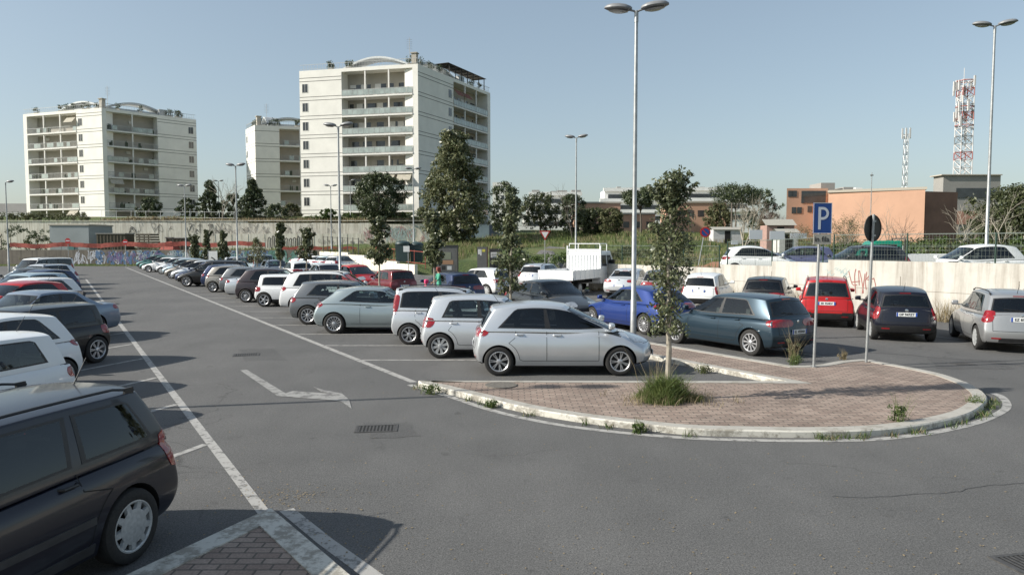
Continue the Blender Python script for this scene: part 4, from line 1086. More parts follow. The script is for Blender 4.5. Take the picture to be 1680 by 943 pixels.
# ------------------------------------------------------------------ leaves
def leafmat(name, c1, c2, rough=.5):
    m = bpy.data.materials.new(name); m.use_nodes = True; n, l = nodes(m); p = n['Principled BSDF']
    g = n.new('ShaderNodeNewGeometry'); cr = n.new('ShaderNodeValToRGB'); l.new(g.outputs['Random Per Island'], cr.inputs[0])
    cr.color_ramp.elements[0].color = (*c1, 1); cr.color_ramp.elements[1].color = (*c2, 1)
    l.new(cr.outputs[0], p.inputs['Base Color']); p.inputs['Roughness'].default_value = rough
    t = n.new('ShaderNodeBsdfTranslucent'); l.new(cr.outputs[0], t.inputs[0]); mx = n.new('ShaderNodeMixShader'); mx.inputs[0].default_value = .25
    o = n['Material Output']; l.new(p.outputs[0], mx.inputs[1]); l.new(t.outputs[0], mx.inputs[2]); l.new(mx.outputs[0], o.inputs[0]); return m
LM = {'oak': leafmat('leaf_oak', (.035, .052, .020), (.20, .215, .115), .38), 'dark': leafmat('leaf_dark', (.030, .048, .022), (.12, .145, .07)),
      'magnolia': leafmat('leaf_magnolia', (.06, .082, .034), (.24, .24, .13), .4), 'green': leafmat('leaf_green', (.045, .075, .018), (.10, .15, .035)),
      'hedge': leafmat('leaf_hedge', (.035, .070, .012), (.09, .13, .03)), 'grass': leafmat('blade_grass', (.06, .10, .02), (.17, .20, .06), .7),
      'dry': leafmat('blade_dry', (.20, .16, .09), (.34, .28, .17), .8), 'olive': leafmat('leaf_olive', (.035, .048, .020), (.11, .125, .055)),
      'redbrown': leafmat('twig_redbrown', (.10, .035, .045), (.16, .07, .07), .8), 'scrub': leafmat('leaf_scrub', (.06, .075, .03), (.15, .15, .07), .7)}
M['bark'] = mat('bark', (.13, .11, .09), .9, var=.35, vscale=9, bump=.5, bscale=30)
M['barkpale'] = mat('bark_pale', (.30, .27, .22), .9, var=.3, vscale=7)
def leaves(name, centers, spread, nper, size, matl, parent, seed, up=.25, aspect=.5, flat=1.0):
    g = np.random.default_rng(seed); nC = len(centers); N = nC*nper
    c = np.repeat(np.array(centers, float), nper, 0); sp = np.repeat(np.atleast_1d(spread)*np.ones(nC), nper)[:, None]
    d = g.normal(size=(N, 3)); d /= np.linalg.norm(d, axis=1)[:, None]+1e-9
    pos = c+d*(g.random((N, 1))**.55)*sp*np.array([1, 1, flat])
    nrm = d*.6+g.normal(size=(N, 3))*.6+np.array([0, 0, up]); nrm /= np.linalg.norm(nrm, axis=1)[:, None]
    a = np.cross(nrm, g.normal(size=(N, 3))); a /= np.linalg.norm(a, axis=1)[:, None]+1e-9; b = np.cross(nrm, a)
    s = size*(.6+.8*g.random((N, 1))); A = a*s; B = b*s*aspect
    V = np.stack([pos-A, pos-B*.9, pos+A, pos+B*.9], 1).reshape(-1, 3); F = np.arange(N*4).reshape(-1, 4)
    return fastmesh(name, V, F, matl, parent)
# ------------------------------------------------------------------ walls
def tstroke(q, O, U, Nn, pts, wd, off=.006):
    "a painted stroke on a vertical face: O origin, U along (3D), pts (u,z)"
    P = [O+U*u+Vector((0, 0, z))+Nn*off for u, z in pts]
    for i, (a, b) in enumerate(zip(P, P[1:])):
        d = (b-a)
        if d.length < 1e-5: continue
        sd_ = d.normalized().cross(Nn).normalized()*wd/2; e = d.normalized()*wd*.35
        o_ = Nn*(.0004*(len(q.f) % 9))
        q.add([a-sd_-e+o_, b-sd_+e+o_, b+sd_+e+o_, a+sd_-e+o_], [(0, 1, 2, 3)])
def flipto(q, Nn):
    for i, f in enumerate(q.f):
        a, b, c = (Vector(q.v[k]) for k in f[:3])
        if (b-a).cross(c-a).dot(Nn) < 0: q.f[i] = tuple(reversed(f))
def curve(pts, n=5): return smoothpts(pts, n)
spray = {k: mat('spray_'+k, c, .7, var=.25, vscale=6) for k, c in dict(red=(.28, .10, .085), black=(.07, .065, .06), white=(.55, .56, .58), blue=(.10, .18, .30), violet=(.20, .15, .28), pale=(.36, .45, .44), pink=(.42, .25, .25), grey=(.30, .28, .25), green=(.12, .25, .20)).items()}

wall = empty('concrete_wall', (*wallpt(-10), 0), 0, 'long stained pale concrete retaining wall stepping down behind the bay cars on the right', 'wall')
q = MB()
def wseg(t0, t1, z1, z0=-.15):
    p = [wallpt(t0, 0), wallpt(t1, 0), wallpt(t1, .28), wallpt(t0, .28)]
    q.prism([tuple(v) for v in p], z0, z1)
wseg(-30, 4.55, 2.07); wseg(4.553, 7.35, 1.95); wseg(7.353, 10.25, 1.74); wseg(10.253, 20.5, 1.56)
o = q.build('panels', M['wallconc'], wall); o.matrix_parent_inverse = Matrix.Translation(wall.location).inverted()
q = MB()
for t in (-24.5, -19, -13.5, -8, -2.5, 1.5, 4.55, 7.35, 10.25, 15):
    a = wallpt(t, -.003); U2 = LANE*.012
    q.add([(a.x-U2.x, a.y-U2.y, .0), (a.x+U2.x, a.y+U2.y, .0), (a.x+U2.x, a.y+U2.y, 1.5), (a.x-U2.x, a.y-U2.y, 1.5)], [(0, 1, 2, 3)])
for t0, t1 in ((-30, 20),):
    a = wallpt(t0, -.003); b = wallpt(t1, -.003)
    q.add([(a.x, a.y, .985), (b.x, b.y, .985), (b.x, b.y, 1.0), (a.x, a.y, 1.0)], [(0, 1, 2, 3)])
flipto(q, Vector((-LN.x, -LN.y, 0)))
o = q.build('joints', M['darkwall'], wall); o.matrix_parent_inverse = Matrix.Translation(wall.location).inverted()
# red tag between the red and the black hatchback
q = MB()
def wu(px):    # lane parameter of the wall face seen at photo column px
    k = (px-840)/FPX; # x = k*y
    return ((k*WP.y-WP.x)/(LANE.x-k*LANE.y))
tg0 = wu(1438); tg1 = wu(1393)
N3 = Vector((-LN.x, -LN.y, 0)); U3 = Vector((-LANE.x, -LANE.y, 0)); Og = Vector((*wallpt(tg1, 0), 0)); wl = abs(tg1-tg0)
for st_ in ([(0,1.62),(.14,1.12),(.30,1.10)], [(.26,1.72),(.22,1.42),(.28,.78)], [(.12,1.2),(.42,1.25)], [(.36,1.66),(.40,1.1)], [(.40,1.66),(.52,1.12),(.56,.80)], [(.52,.78),(.60,1.55)], [(.66,1.62),(.62,1.2),(.66,.95)], [(.62,1.3),(.84,1.60)], [(.70,1.32),(.92,1.38)], [(.78,1.6),(.76,.95)], [(.84,1.28),(.80,.72)], [(.92,1.40),(1.0,1.05),(.86,.95)]):
    tstroke(q, Og, U3, N3, [(u*wl, z) for u, z in curve(st_, 3)], .035)
flipto(q, N3); o = q.build('red_graffiti', spray['red'], wall); o.matrix_parent_inverse = Matrix.Translation(wall.location).inverted()
q = MB()
for k in range(9):
    t = wu(1370)+rnd.uniform(-.5, .5); O_ = Vector((*wallpt(t, 0), 0)); z = 1.55+rnd.uniform(-.12, .15)
    tstroke(q, O_, U3, N3, curve([(0, z), (.1, z+.08), (.16, z-.06), (.3, z+.02)], 3), .02)
flipto(q, N3); o = q.build('faint_graffiti', spray['pale'], wall); o.matrix_parent_inverse = Matrix.Translation(wall.location).inverted()

# cream ramp wall beyond the entrance
def attach(o, root):
    o.parent = root; o.matrix_parent_inverse = Matrix.LocRotScale(root.location, root.rotation_euler, root.scale).inverted(); return o
def rootat(name, p, *a): return empty(name, (p[0], p[1], p[2] if len(p) > 2 else 0), 0, *a)
rw = rootat('cream_wall', wallpt(46), 'cream concrete wall rising along the ramp beyond the far parked cars', 'wall')
q = MB()
for k, (a, b, z) in enumerate([(45.5, 49.5, .85), (49.5, 53.5, 1.05), (53.5, 58, 1.25), (58, 63, 1.5), (63, 73.2, 1.75)]):
    q.prism([tuple(wallpt(a+.002*k, 0)), tuple(wallpt(b, 0)), tuple(wallpt(b, .3)), tuple(wallpt(a+.002*k, .3))], -.15, z)
attach(q.build('panels', M['retain']), rw)
# graffiti wall closing the car park
ew = rootat('graffiti_wall', (-45, 88.3), 'low dark wall sprayed with blue and white graffiti at the far end of the lane', 'wall')
q = MB(); q.box(-62, -22.4, 88.2, 88.5, -.15, 1.95); attach(q.build('masonry', M['darkwall']), ew)
def scribble(q, O, U, Nn, w_, z0, z1, n, wd, rs):
    r_ = random.Random(rs)
    for k in range(n):
        u = r_.uniform(0, w_); z = r_.uniform(z0+.2*(z1-z0), z1-.2*(z1-z0)); h_ = (z1-z0)
        pts = [(u+r_.uniform(-.25, .25)*h_, min(z1, max(z0, z+r_.uniform(-.5, .5)*h_))) for _ in range(5)]
        tstroke(q, O, U, Nn, curve(pts, 4), wd*r_.uniform(.6, 1.2))
NY = Vector((0, -1, 0)); UX = Vector((1, 0, 0))
for nm, c, u0, w_, n, wd, sd in (('white_graffiti', 'white', -52.5, 15, 46, .11, 1), ('blue_graffiti', 'blue', -51.5, 22, 60, .16, 2), ('violet_graffiti', 'violet', -49, 7, 22, .08, 3), ('green_graffiti', 'green', -38, 14, 34, .20, 4), ('pale_graffiti', 'pale', -45, 18, 50, .09, 5)):
    q = MB(); scribble(q, Vector((u0, 88.2, 0)), UX, NY, w_, .25, 1.8, n, wd, sd)
    for i in range(len(q.v)): v = q.v[i]; q.v[i] = (v[0], v[1]-.004*sd, v[2])
    flipto(q, NY); attach(q.build(nm, spray[c]), ew)
# red mesh barrier above it
M['rednet'] = mat('red_barrier_net', (.32, .075, .055), .8, var=.35, vscale=3)
bn = rootat('barrier_net', (-45, 89, 0), 'sagging red plastic barrier net strung above the graffiti wall', 'barrier')
q = MB(); r_ = random.Random(3)
xs_ = np.linspace(-61, -30, 60); zt = [2.72+.10*sin(x*.9)+r_.uniform(-.04, .04)+(x+61)*.006 for x in xs_]
for i in range(59):
    q.add([(xs_[i], 89+.05*sin(i), zt[i]-.52), (xs_[i+1], 89+.05*sin(i+1), zt[i+1]-.52), (xs_[i+1], 89+.05*sin(i+1), zt[i+1]), (xs_[i], 89+.05*sin(i), zt[i])], [(0, 1, 2, 3)])
    q.add([(xs_[i], 89.02+.05*sin(i), zt[i]-.52), (xs_[i+1], 89.02+.05*sin(i+1), zt[i+1]-.52), (xs_[i+1], 89.02+.05*sin(i+1), zt[i+1]), (xs_[i], 89.02+.05*sin(i), zt[i])], [(3, 2, 1, 0)])
attach(q.build('net', M['rednet']), bn)
for x in np.arange(-61, -29.9, 3.1):
    q = MB(); q.tube([(x, 89.12, .3), (x, 89.12, 2.95)], .03, 6); attach(q.build('post', M['steel']), bn)
bn2 = rootat('barrier_net', (-25, 92, 0), 'lower red barrier net along the fence behind the young trees', 'barrier')
q = MB(); xs_ = np.linspace(-29.5, -19.5, 24)
for i in range(23):
    z = 1.75+.08*sin(i*1.3); z2 = 1.75+.08*sin((i+1)*1.3)
    q.add([(xs_[i], 92, z), (xs_[i+1], 92, z2), (xs_[i+1], 92, z2+.55), (xs_[i], 92, z+.55), (xs_[i], 92.03, z), (xs_[i+1], 92.03, z2), (xs_[i+1], 92.03, z2+.55), (xs_[i], 92.03, z+.55)], [(0, 1, 2, 3), (7, 6, 5, 4)])
attach(q.build('net', M['rednet']), bn2)

# upper retaining wall in cream panels
up = rootat('retaining_wall', (-35, 110.2, 0), 'tall cream retaining wall scrawled with graffiti below the apartment blocks', 'wall')
q = MB()
x = -80.4; k = 0
while x < -8.2:
    z1 = 5.95 if x < -40 else (5.75 if x < -22 else 5.6)
    q.box(x+.003, min(x+2.4, -7.8), 110.0-.012*(k % 2), 110.35, .2, z1-.0+.06*(k % 3 == 0)); x += 2.4; k += 1
q.box(-80.4, -7.8, 109.9, 110.42, 6.06, 6.16)
attach(q.build('panels', M['retain']), up)
q = MB(); q.box(-44, -22, 108.6, 108.8, .3, 4.15)
for k in range(9): q.box(-44+2.44*k-.02, -44+2.44*k+.02, 108.57, 108.6, .3, 4.1)
lw = q.build('terrace_wall', M['retain']); tag(lw, 'lower cream wall standing in front of the tall retaining wall below the hedge', 'wall')
for nm, c, u0, w_, z0, z1, n, wd, sd in (('black_graffiti', 'black', -62, 24, 3.9, 5.6, 24, .06, 11), ('grey_graffiti', 'grey', -50, 24, 3.6, 5.7, 30, .07, 12), ('pink_graffiti', 'pink', -23, 14, 3.0, 5.2, 34, .08, 13), ('pale_graffiti', 'pale', -20, 12, 2.6, 5.2, 45, .08, 14)):
    q = MB(); scribble(q, Vector((u0, 109.98, 0)), UX, NY, w_, z0, z1, n, wd, sd)
    for i in range(len(q.v)): v = q.v[i]; q.v[i] = (v[0], v[1]-.005*(sd-10), v[2])
    flipto(q, NY); attach(q.build(nm, spray[c]), up)
q = MB()   # big black loops on the lower wall
O_ = Vector((-36.2, 108.56, 0)); pts = []
for k in range(11): u = k*.62; pts += [(u, 2.1), (u+.12, 3.5+.3*sin(k)), (u+.42, 3.4), (u+.42, 2.3)]
tstroke(q, O_, UX, NY, curve(pts, 4), .12); flipto(q, NY); q.build('black_graffiti', spray['black'], lw)
q = MB(); scribble(q, Vector((-29, 108.56, 0)), UX, NY, 7, 2.6, 3.3, 16, .07, 21); flipto(q, NY); q.build('grey_graffiti', spray['grey'], lw)
# dark blue hoarding right of the retaining wall
hb = rootat('hoarding', (-4, 110, 0), 'dark blue painted hoarding panels at the right end of the retaining wall', 'hoarding')
M['hoard'] = mat('hoarding_blue', (.030, .050, .085), .6, var=.5, vscale=.6); M['hoard2'] = mat('hoarding_grey_blue', (.20, .27, .32), .6, var=.2, vscale=.6)
for k, (a, b, m_) in enumerate([(-7.7, -5.6, 'hoard'), (-5.6, -3.4, 'hoard2'), (-3.4, -1.9, 'hoard'), (-1.9, -.9, 'hoard2')]):
    q = MB(); q.box(a+.01, b-.01, 109.8, 109.9, 1.8, 5.5); attach(q.build('panel', M[m_]), hb)
q = MB()
for a in (-7.7, -5.6, -3.4, -1.9, -.9): q.box(a-.05, a+.05, 109.9, 110.0, 1.5, 5.6)
attach(q.build('frame', M['steel']), hb)

# ------------------------------------------------------------------ fences
M['fencegreen'] = mat('fence_green', (.015, .045, .03), .5)
M['mesh'] = mat('fence_wire', (.16, .19, .17), .5, .3)
def fence(pts, hgt, step, label, wires=True, wspace=.12, postm='fencegreen', bars=None, pr=.03):
    p0 = pts[0]; root = rootat('mesh_fence' if wires else 'bar_fence', p0, label, 'fence')
    q = MB()
    L_ = [Vector(p) for p in pts]; tot = 0
    for a, b in zip(L_, L_[1:]):
        n_ = max(1, round((b-a).length/step)); d = (b-a)/n_
        for k in range(n_+(b is L_[-1])):
            p = a+d*k; w_ = MB(); w_.tube([(p.x, p.y, p.z-.3), (p.x, p.y, p.z+hgt)], pr, 6); attach(w_.build('post', M[postm]), root)
        if wires:
            m_ = int((b-a).length/wspace)
            dd = (b-a)/m_; sx = (b-a).normalized()*.002
            for k in range(m_):
                p = a+dd*k; q.add([p-sx+Vector((0, 0, .05)), p+sx+Vector((0, 0, .05)), p+sx+Vector((0, 0, hgt-.05)), p-sx+Vector((0, 0, hgt-.05))], [(0, 1, 2, 3)])
            for zz in np.arange(.1, hgt, .2): 
                q.add([a+Vector((0, 0, zz)), b+Vector((0, 0, zz)), b+Vector((0, 0, zz+.005)), a+Vector((0, 0, zz+.005))], [(0, 1, 2, 3)])
            for zz in (hgt-.04,): q.tube([a+Vector((0, 0, zz)), b+Vector((0, 0, zz))], .012, 5)
        else:
            for zz in (.12, hgt-.1): q.tube([a+Vector((0, 0, zz)), b+Vector((0, 0, zz))], .025, 5)
    attach(q.build('mesh_panels' if wires else 'rails', M['mesh' if wires else postm]), root)
fp = [(*wallpt(t, .14), z) for t, z in ((-26, 2.0), (4.4, 2.0))]
fence(fp, 1.12, 3.0, 'green mesh fence with dark posts on top of the high part of the concrete wall')
fence([(*wallpt(4.9, .14), 1.90), (*wallpt(10.0, .14), 1.72)], 1.12, 2.6, 'green mesh fence on the stepped middle of the concrete wall')
fence([(*wallpt(10.5, .14), 1.5), (*wallpt(20, .14), 1.5)], 1.15, 2.4, 'green mesh fence on the lowest stretch of the concrete wall by the entrance')
fence([(*wallpt(60, .15), 1.4), (*wallpt(72, .15), 1.7)], 1.9, 1.8, 'dark bar fence on the cream ramp wall', False, postm='darkiron', pr=.05)
fence([(*wallpt(46, 1.3), .75), (*wallpt(58, 1.3), 1.1)], 1.3, 2.4, 'low red railing on the ramp behind the cream wall', False, postm='rednet')
fence([(-62, 111, 7.0-.4), (-42, 111, 6.4)], 1.1, 2.2, 'white garden railing at the foot of the left apartment block', False, postm='white', pr=.03)
fence([Vector((*wallpt(24, 10), hterr(*wallpt(24, 10)))), Vector((*wallpt(14, 16), hterr(*wallpt(14, 16)))), Vector((*wallpt(-2, 17), hterr(*wallpt(-2, 17))))], 1.4, 3.0, 'thin wire fence between the upper cars and the grassy slope', True, .3, 'steel')

# ------------------------------------------------------------------ apartment blocks
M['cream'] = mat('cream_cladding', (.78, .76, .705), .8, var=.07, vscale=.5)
M['creamshade'] = mat('loggia_wall_shaded', (.40, .37, .32), .85, var=.10, vscale=.4)  # cream with loggia shade put into the colour; chimneys and planters reuse it
M['slab'] = mat('balcony_slab', (.74, .72, .68), .8, var=.06)
M['winglass'] = mat('window_glass', (.035, .04, .045), .15, coat=.5, var=.5, vscale=.7)
M['frame'] = mat('window_frame', (.55, .54, .50), .5)
M['groove'] = mat('facade_groove', (.14, .13, .12), .9)
M['railglass'] = mat('railing_glass', (.33, .38, .36), .25, coat=.5, var=.3, vscale=.8)
M['railmetal'] = mat('railing_metal', (.38, .39, .38), .5, .3)
M['awning'] = mat('awning_canvas', (.40, .37, .30), .9, var=.2)
M['awning2'] = mat('awning_rust', (.20, .08, .06), .9, var=.2)
M['plantpot'] = mat('balcony_plants', (.035, .055, .02), .9, var=.6, vscale=3)
M['roofmetal'] = mat('roof_sheet', (.50, .52, .52), .5, .2, var=.1)
def apartment(corner, dl, dr, Wl, Wr, z0, nf, fh, layL, layR, label, seed, railmat='railmetal', Hh=None):
    r_ = random.Random(seed)
    root = rootat('apartment_building', (*corner, z0), label, 'apartment building')
    cx = Vector(corner); dl = Vector(dl).normalized(); dr = Vector(dr).normalized()
    H_ = Hh if Hh else nf*fh
    def frame(d, other):
        n_ = Vector((-d.y, d.x))
        if n_.dot(other) > 0: n_ = -n_
        return n_
    nl, nr = frame(dl, dr), frame(dr, dl)
    def P(d, n_, u, v, z): p = cx+d*u+n_*v; return (p.x, p.y, z0+z)
    def fbox(q, d, n_, u0, u1, v0, v1, z0_, z1_, mi=0):
        vs = [P(d, n_, u, v, z) for z in (z0_, z1_) for (u, v) in ((u0, v0), (u1, v0), (u1, v1), (u0, v1))]
        a = Vector(vs[1])-Vector(vs[0]); b = Vector(vs[3])-Vector(vs[0])
        F = [(3,2,1,0),(4,5,6,7),(0,1,5,4),(1,2,6,5),(2,3,7,6),(3,0,4,7)]
        if a.cross(b).z < 0: F = [tuple(reversed(f)) for f in F]
        q.add(vs, F, mi)
    D_ = 2.3
    q = MB()
    c0 = cx+dl*D_+dr*D_
    core = [c0, c0+dl*(Wl-D_-.4), c0+dl*(Wl-D_-.4)+dr*(Wr-D_-.4), c0+dr*(Wr-D_-.4)]
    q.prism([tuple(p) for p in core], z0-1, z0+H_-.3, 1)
    top_ = [cx+dl*.01+dr*.01, cx+dl*(Wl-.01)+dr*.01, cx+dl*(Wl-.01)+dr*(Wr-.01), cx+dl*.01+dr*(Wr-.01)]
    q.prism([tuple(p) for p in top_], z0+H_-.3, z0+H_+.25, 0)
    nw = [0]
    jobs = []
    gl_ = []
    for (d, n_, lay, W_) in ((dl, nl, layL, Wl), (dr, nr, layR, Wr)):
        u = .006
        grooves = MB(); gl_.append(grooves)
        sc_ = (W_-.012)/sum(w_ for _, w_ in lay)
        for kind, w_ in lay:
            u1 = u+w_*sc_-.004
            if kind in ('wall', 'wallwin', 'pier'):
                fbox(q, d, n_, u, u1, -D_-.2, 0, -1, H_-.303)
                if kind != 'pier':
                    for f in range(nf+1):
                        z = f*fh-.05
                        for zz in (z-.28, z+.28):
                            if .3 < zz < H_-.4: fbox(grooves, d, n_, u+.01, u1-.01, -.02, .012, zz-.045, zz+.045)
                if kind == 'wallwin':
                    for f in range(nf):
                        jobs.append(('w', d, n_, (u+u1)/2 if w_ < 3.5 else (u1-1.0 if d is dl else u1-1.2), .95 if True else 0, f*fh+1.0, 1.35, .012))
            else:
                for f in range(nf): jobs.append(('b', d, n_, u, u1, f))
            u = u1+.004
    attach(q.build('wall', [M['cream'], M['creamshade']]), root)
    for gg in gl_:
        if gg.f: attach(gg.build('facade_groove', M['groove']), root)
    for j in jobs:
        if j[0] == 'w':
            _, d, n_, uc, ww, zb_, hh_, v = j
            q = MB(); fbox(q, d, n_, uc-ww/2, uc+ww/2, -.05, v, zb_, zb_+hh_); w_ = attach(q.build('window', M['winglass']), root)
            q = MB()
            for (a, b, c, e) in ((uc-ww/2-.07, uc-ww/2, zb_, zb_+hh_), (uc+ww/2, uc+ww/2+.07, zb_, zb_+hh_), (uc-ww/2-.07, uc+ww/2+.07, zb_-.07, zb_), (uc-.025, uc+.025, zb_, zb_+hh_)):
                fbox(q, d, n_, a, b, -.04, v+.02, c, e)
            o = q.build('frame', M['frame']); o.parent = w_
            nw[0] += 1
        else:
            _, d, n_, u0, u1, f = j
            zf = f*fh
            q = MB(); fbox(q, d, n_, u0, u1, -D_-.1, .10, zf-.24, zf+.02)
            ncol = max(1, round((u1-u0)/4.1))
            for k in range(1, ncol):
                uu = u0+(u1-u0)*k/ncol+r_.uniform(-.3, .3)*0
                fbox(q, d, n_, uu-.11, uu+.11, -.28, -.06, zf+.02, (H_-.303) if f == nf-1 else zf+fh-.243)
            bal = attach(q.build('balcony', M['slab']), root)
            bal_inv = Matrix.Identity(4)
            q = MB()
            fbox(q, d, n_, u0+.02, u1-.02, .03, .07, zf+1.0, zf+1.06, 1); fbox(q, d, n_, u0+.02, u1-.02, .03, .06, zf+.08, zf+.12, 1)
            n2 = int((u1-u0)/.9)
            for k in range(n2+1):
                uu = u0+.04+(u1-u0-.08)*k/n2; fbox(q, d, n_, uu-.022, uu+.022, .03, .065, zf+.02, zf+1.0, 1)
                if k < n2: 
                    ru = r_.random()
                    if railmat == 'railglass' or ru < .25: fbox(q, d, n_, uu+.04, uu+(u1-u0-.08)/n2-.04, .042, .052, zf+.14, zf+.97, 0)
                    else:
                        for e in (.25, .5, .75):
                            ub = uu+(u1-u0-.08)/n2*e; fbox(q, d, n_, ub-.012, ub+.012, .04, .06, zf+.12, zf+1.0, 1)
            o = q.build('railing', [M['railglass'], M['railmetal']]); o.parent = bal
            # doors and windows on the back wall
            q = MB(); uu = u0+.5
            while uu < u1-1.0:
                ww = r_.choice((.9, 1.2, 1.6)); full = r_.random() < .65
                fbox(q, d, n_, uu, min(u1-.3, uu+ww), -D_-.06, -D_+.06, zf+(.05 if full else 1.0), zf+2.25); uu += ww+r_.uniform(.4, 1.2)
            o = q.build('window_band', M['winglass']); o.parent = bal
            q = MB(); uu = u0+.6
            while uu < u1-1.4:
                if r_.random() < .45: hh_ = r_.uniform(.3, 1.5); fbox(q, d, n_, uu, uu+1.05, -D_+.065, -D_+.10, zf+2.27-hh_, zf+2.27)
                uu += r_.uniform(1.5, 2.6)
            if q.f: o = q.build('roller_shutters', M['slab' if r_.random() < .6 else 'awning']); o.parent = bal
            if r_.random() < .45:
                q = MB(); uu = r_.uniform(u0+.6, u1-1.6); zz = r_.choice((.1, 1.9)); fbox(q, d, n_, uu, uu+.8, -D_+.11, -D_+.42, zf+zz, zf+zz+.55); o = q.build('air_conditioner', M['frame']); o.parent = bal
            q = MB(); nb_ = 0
            for k in range(r_.randint(1, 4)):
                uu = r_.uniform(u0+.5, u1-.8); zz = r_.uniform(.5, 1.1)
                for e in range(5): 
                    a = r_.uniform(-.25, .25); fbox(q, d, n_, uu+a, uu+a+.22, -.5-.1*e, -.36-.1*e, zf+.05, zf+zz+r_.uniform(-.2, .3))
            o = q.build('potted_plants', M['plantpot']); o.parent = bal
            if r_.random() < .16 or (f == nf-1 and d is dr and seed == 1):
                q = MB(); k0 = u0+.3
                while k0 < u1-2:
                    vs = [P(d, n_, k0, -.1, zf+fh-.35), P(d, n_, k0+2.4, -.1, zf+fh-.35), P(d, n_, k0+2.4, .75, zf+fh-1.35), P(d, n_, k0, .75, zf+fh-1.35)]
                    vs2 = [(v[0], v[1], v[2]-.03) for v in vs]
                    q.add(vs+vs2, [(0,1,2,3),(7,6,5,4),(0,4,5,1),(1,5,6,2),(2,6,7,3),(3,7,4,0)]); k0 += 2.9
                    if seed != 1 or r_.random() < .3: break
                o = q.build('awning', M['awning'] if r_.random() < .75 else M['awning2']); o.parent = bal
    # roof terrace: railing, vault, chimneys, planting, aerial
    q = MB()
    for (d, n_, W_) in ((dl, nl, Wl), (dr, nr, Wr)):
        fbox(q, d, n_, .1, W_-.1, -.12, -.07, H_+1.15, H_+1.21); fbox(q, d, n_, .1, W_-.1, -.11, -.08, H_+.45, H_+.49)
        for k in range(int(W_/.5)): fbox(q, d, n_, .1+k*.5, .13+k*.5, -.11, -.08, H_+.25, H_+1.15)
    attach(q.build('roof_railing', M['railmetal']), root)
    for (d, n_, W_, a0, a1, other) in ((dl, nl, Wl, .12, .68, dr), (dr, nr, Wr, .08, .72, dl)):
        q = MB(); m_ = 14; vs = []
        for k in range(m_+1):
            u = W_*(a0+(a1-a0)*k/m_); z = H_+1.05+1.5*sin(pi*k/m_)
            for (vv, dz) in ((-2.6, 0), (-2.6, -.3), (-5.5, -.3), (-5.5, 0)): vs.append(P(d, n_, u, vv, z+dz))
        F = []
        for k in range(m_):
            for e in range(4): F.append((k*4+e, k*4+(e+1) % 4, (k+1)*4+(e+1) % 4, (k+1)*4+e))
        q.add(vs, F); 
        u0, u1 = W_*(a0+.03), W_*(a1-.03); fbox(q, d, n_, u0, u1, -5.2, -3.0, H_+.25, H_+1.1)
        attach(q.build('roof_vault', M['roofmetal']), root)
    q = MB(); 
    fbox(q, dl, nl, .5, 1.3, -1.4, -.6, H_+.25, H_+2.1); fbox(q, dl, nl, .35, 1.45, -1.55, -.45, H_+2.1, H_+2.25)
    attach(q.build('chimney', M['creamshade']), root)
    q = MB(); fbox(q, dr, nr, Wr*.62, Wr*.70, -2.2, -1.4, H_+.25, H_+1.7); attach(q.build('chimney', M['steel']), root)
    for k in range(14):
        d, n_, W_ = ((dl, nl, Wl), (dr, nr, Wr))[k % 2]; u = r_.uniform(.6, W_-1); s_ = r_.uniform(.25, .55); p = P(d, n_, u, -1.2, H_+.25)
        rp = MB(); rp.box(p[0]-.3, p[0]+.3, p[1]-.3, p[1]+.3, p[2], p[2]+.4); rp = attach(rp.build('planter', M['creamshade']), root)
        o = leaves('roof_plant', [(p[0]+r_.uniform(-.4, .4), p[1]+r_.uniform(-.3, .3), p[2]+.5+r_.uniform(0, 1.0)) for _ in range(7)], s_, 26, .13, LM['dark'], None, seed*100+k); o.parent = rp
    q = MB(); p = P(dr, nr, 2.2, -3, H_); q.tube([p, (p[0], p[1], p[2]+5.2)], .04, 5)
    for k in range(6): q.tube([(p[0]-.45, p[1], p[2]+3.4+.3*k), (p[0]+.45, p[1]+.1, p[2]+3.4+.3*k)], .02, 4)
    attach(q.build('aerial', M['steel']), root)
    if seed == 1:      # pergola on the right hand terrace
        q = MB()
        for k in range(7):
            u = Wr*.42+k*Wr*.085; fbox(q, dr, nr, u, u+.12, -.5, -.38, H_+.25, H_+2.5); fbox(q, dr, nr, u, u+.12, -3.2, -.3, H_+2.5, H_+2.62)
        fbox(q, dr, nr, Wr*.4, Wr*.96, -3.1, -.32, H_+2.63, H_+2.7)
        attach(q.build('pergola', mat('dark_pergola', (.05, .045, .04), .9)), root)
    return root
apartment((-14.95, 118), (-.97, .24), (.43, .903), 20.9, 25.2, 4.9, 8, 3.1,
          [('pier', .9), ('loggia', 12.0), ('wallwin', 7.4)], [('wallwin', 11.0), ('loggia', 12.5), ('pier', 1.1)],
          'tallest cream apartment block with curved roof, nearest and right of the three', 1, 'railglass', 26.0)
apartment((-79.8, 144), (-.94, .34), (.67, .743), 21.4, 18.6, 3.55, 8, 3.05,
          [('wallwin', 6.6), ('loggia', 13.4), ('pier', 1.0)], [('pier', .8), ('loggia', 9.6), ('wallwin', 8.0)],
          'cream apartment block standing alone at the far left of the skyline', 2, 'railmetal', 25.2)
apartment((-52.5, 151), (-.55, .83), (.96, .28), 7.5, 17, 4.3, 7, 3.1,
          [('wallwin', 7.4)], [('wall', 4.6), ('loggia', 11.9)],
          'lower cream apartment block half hidden behind the tallest one', 3, 'railmetal', 22.25)

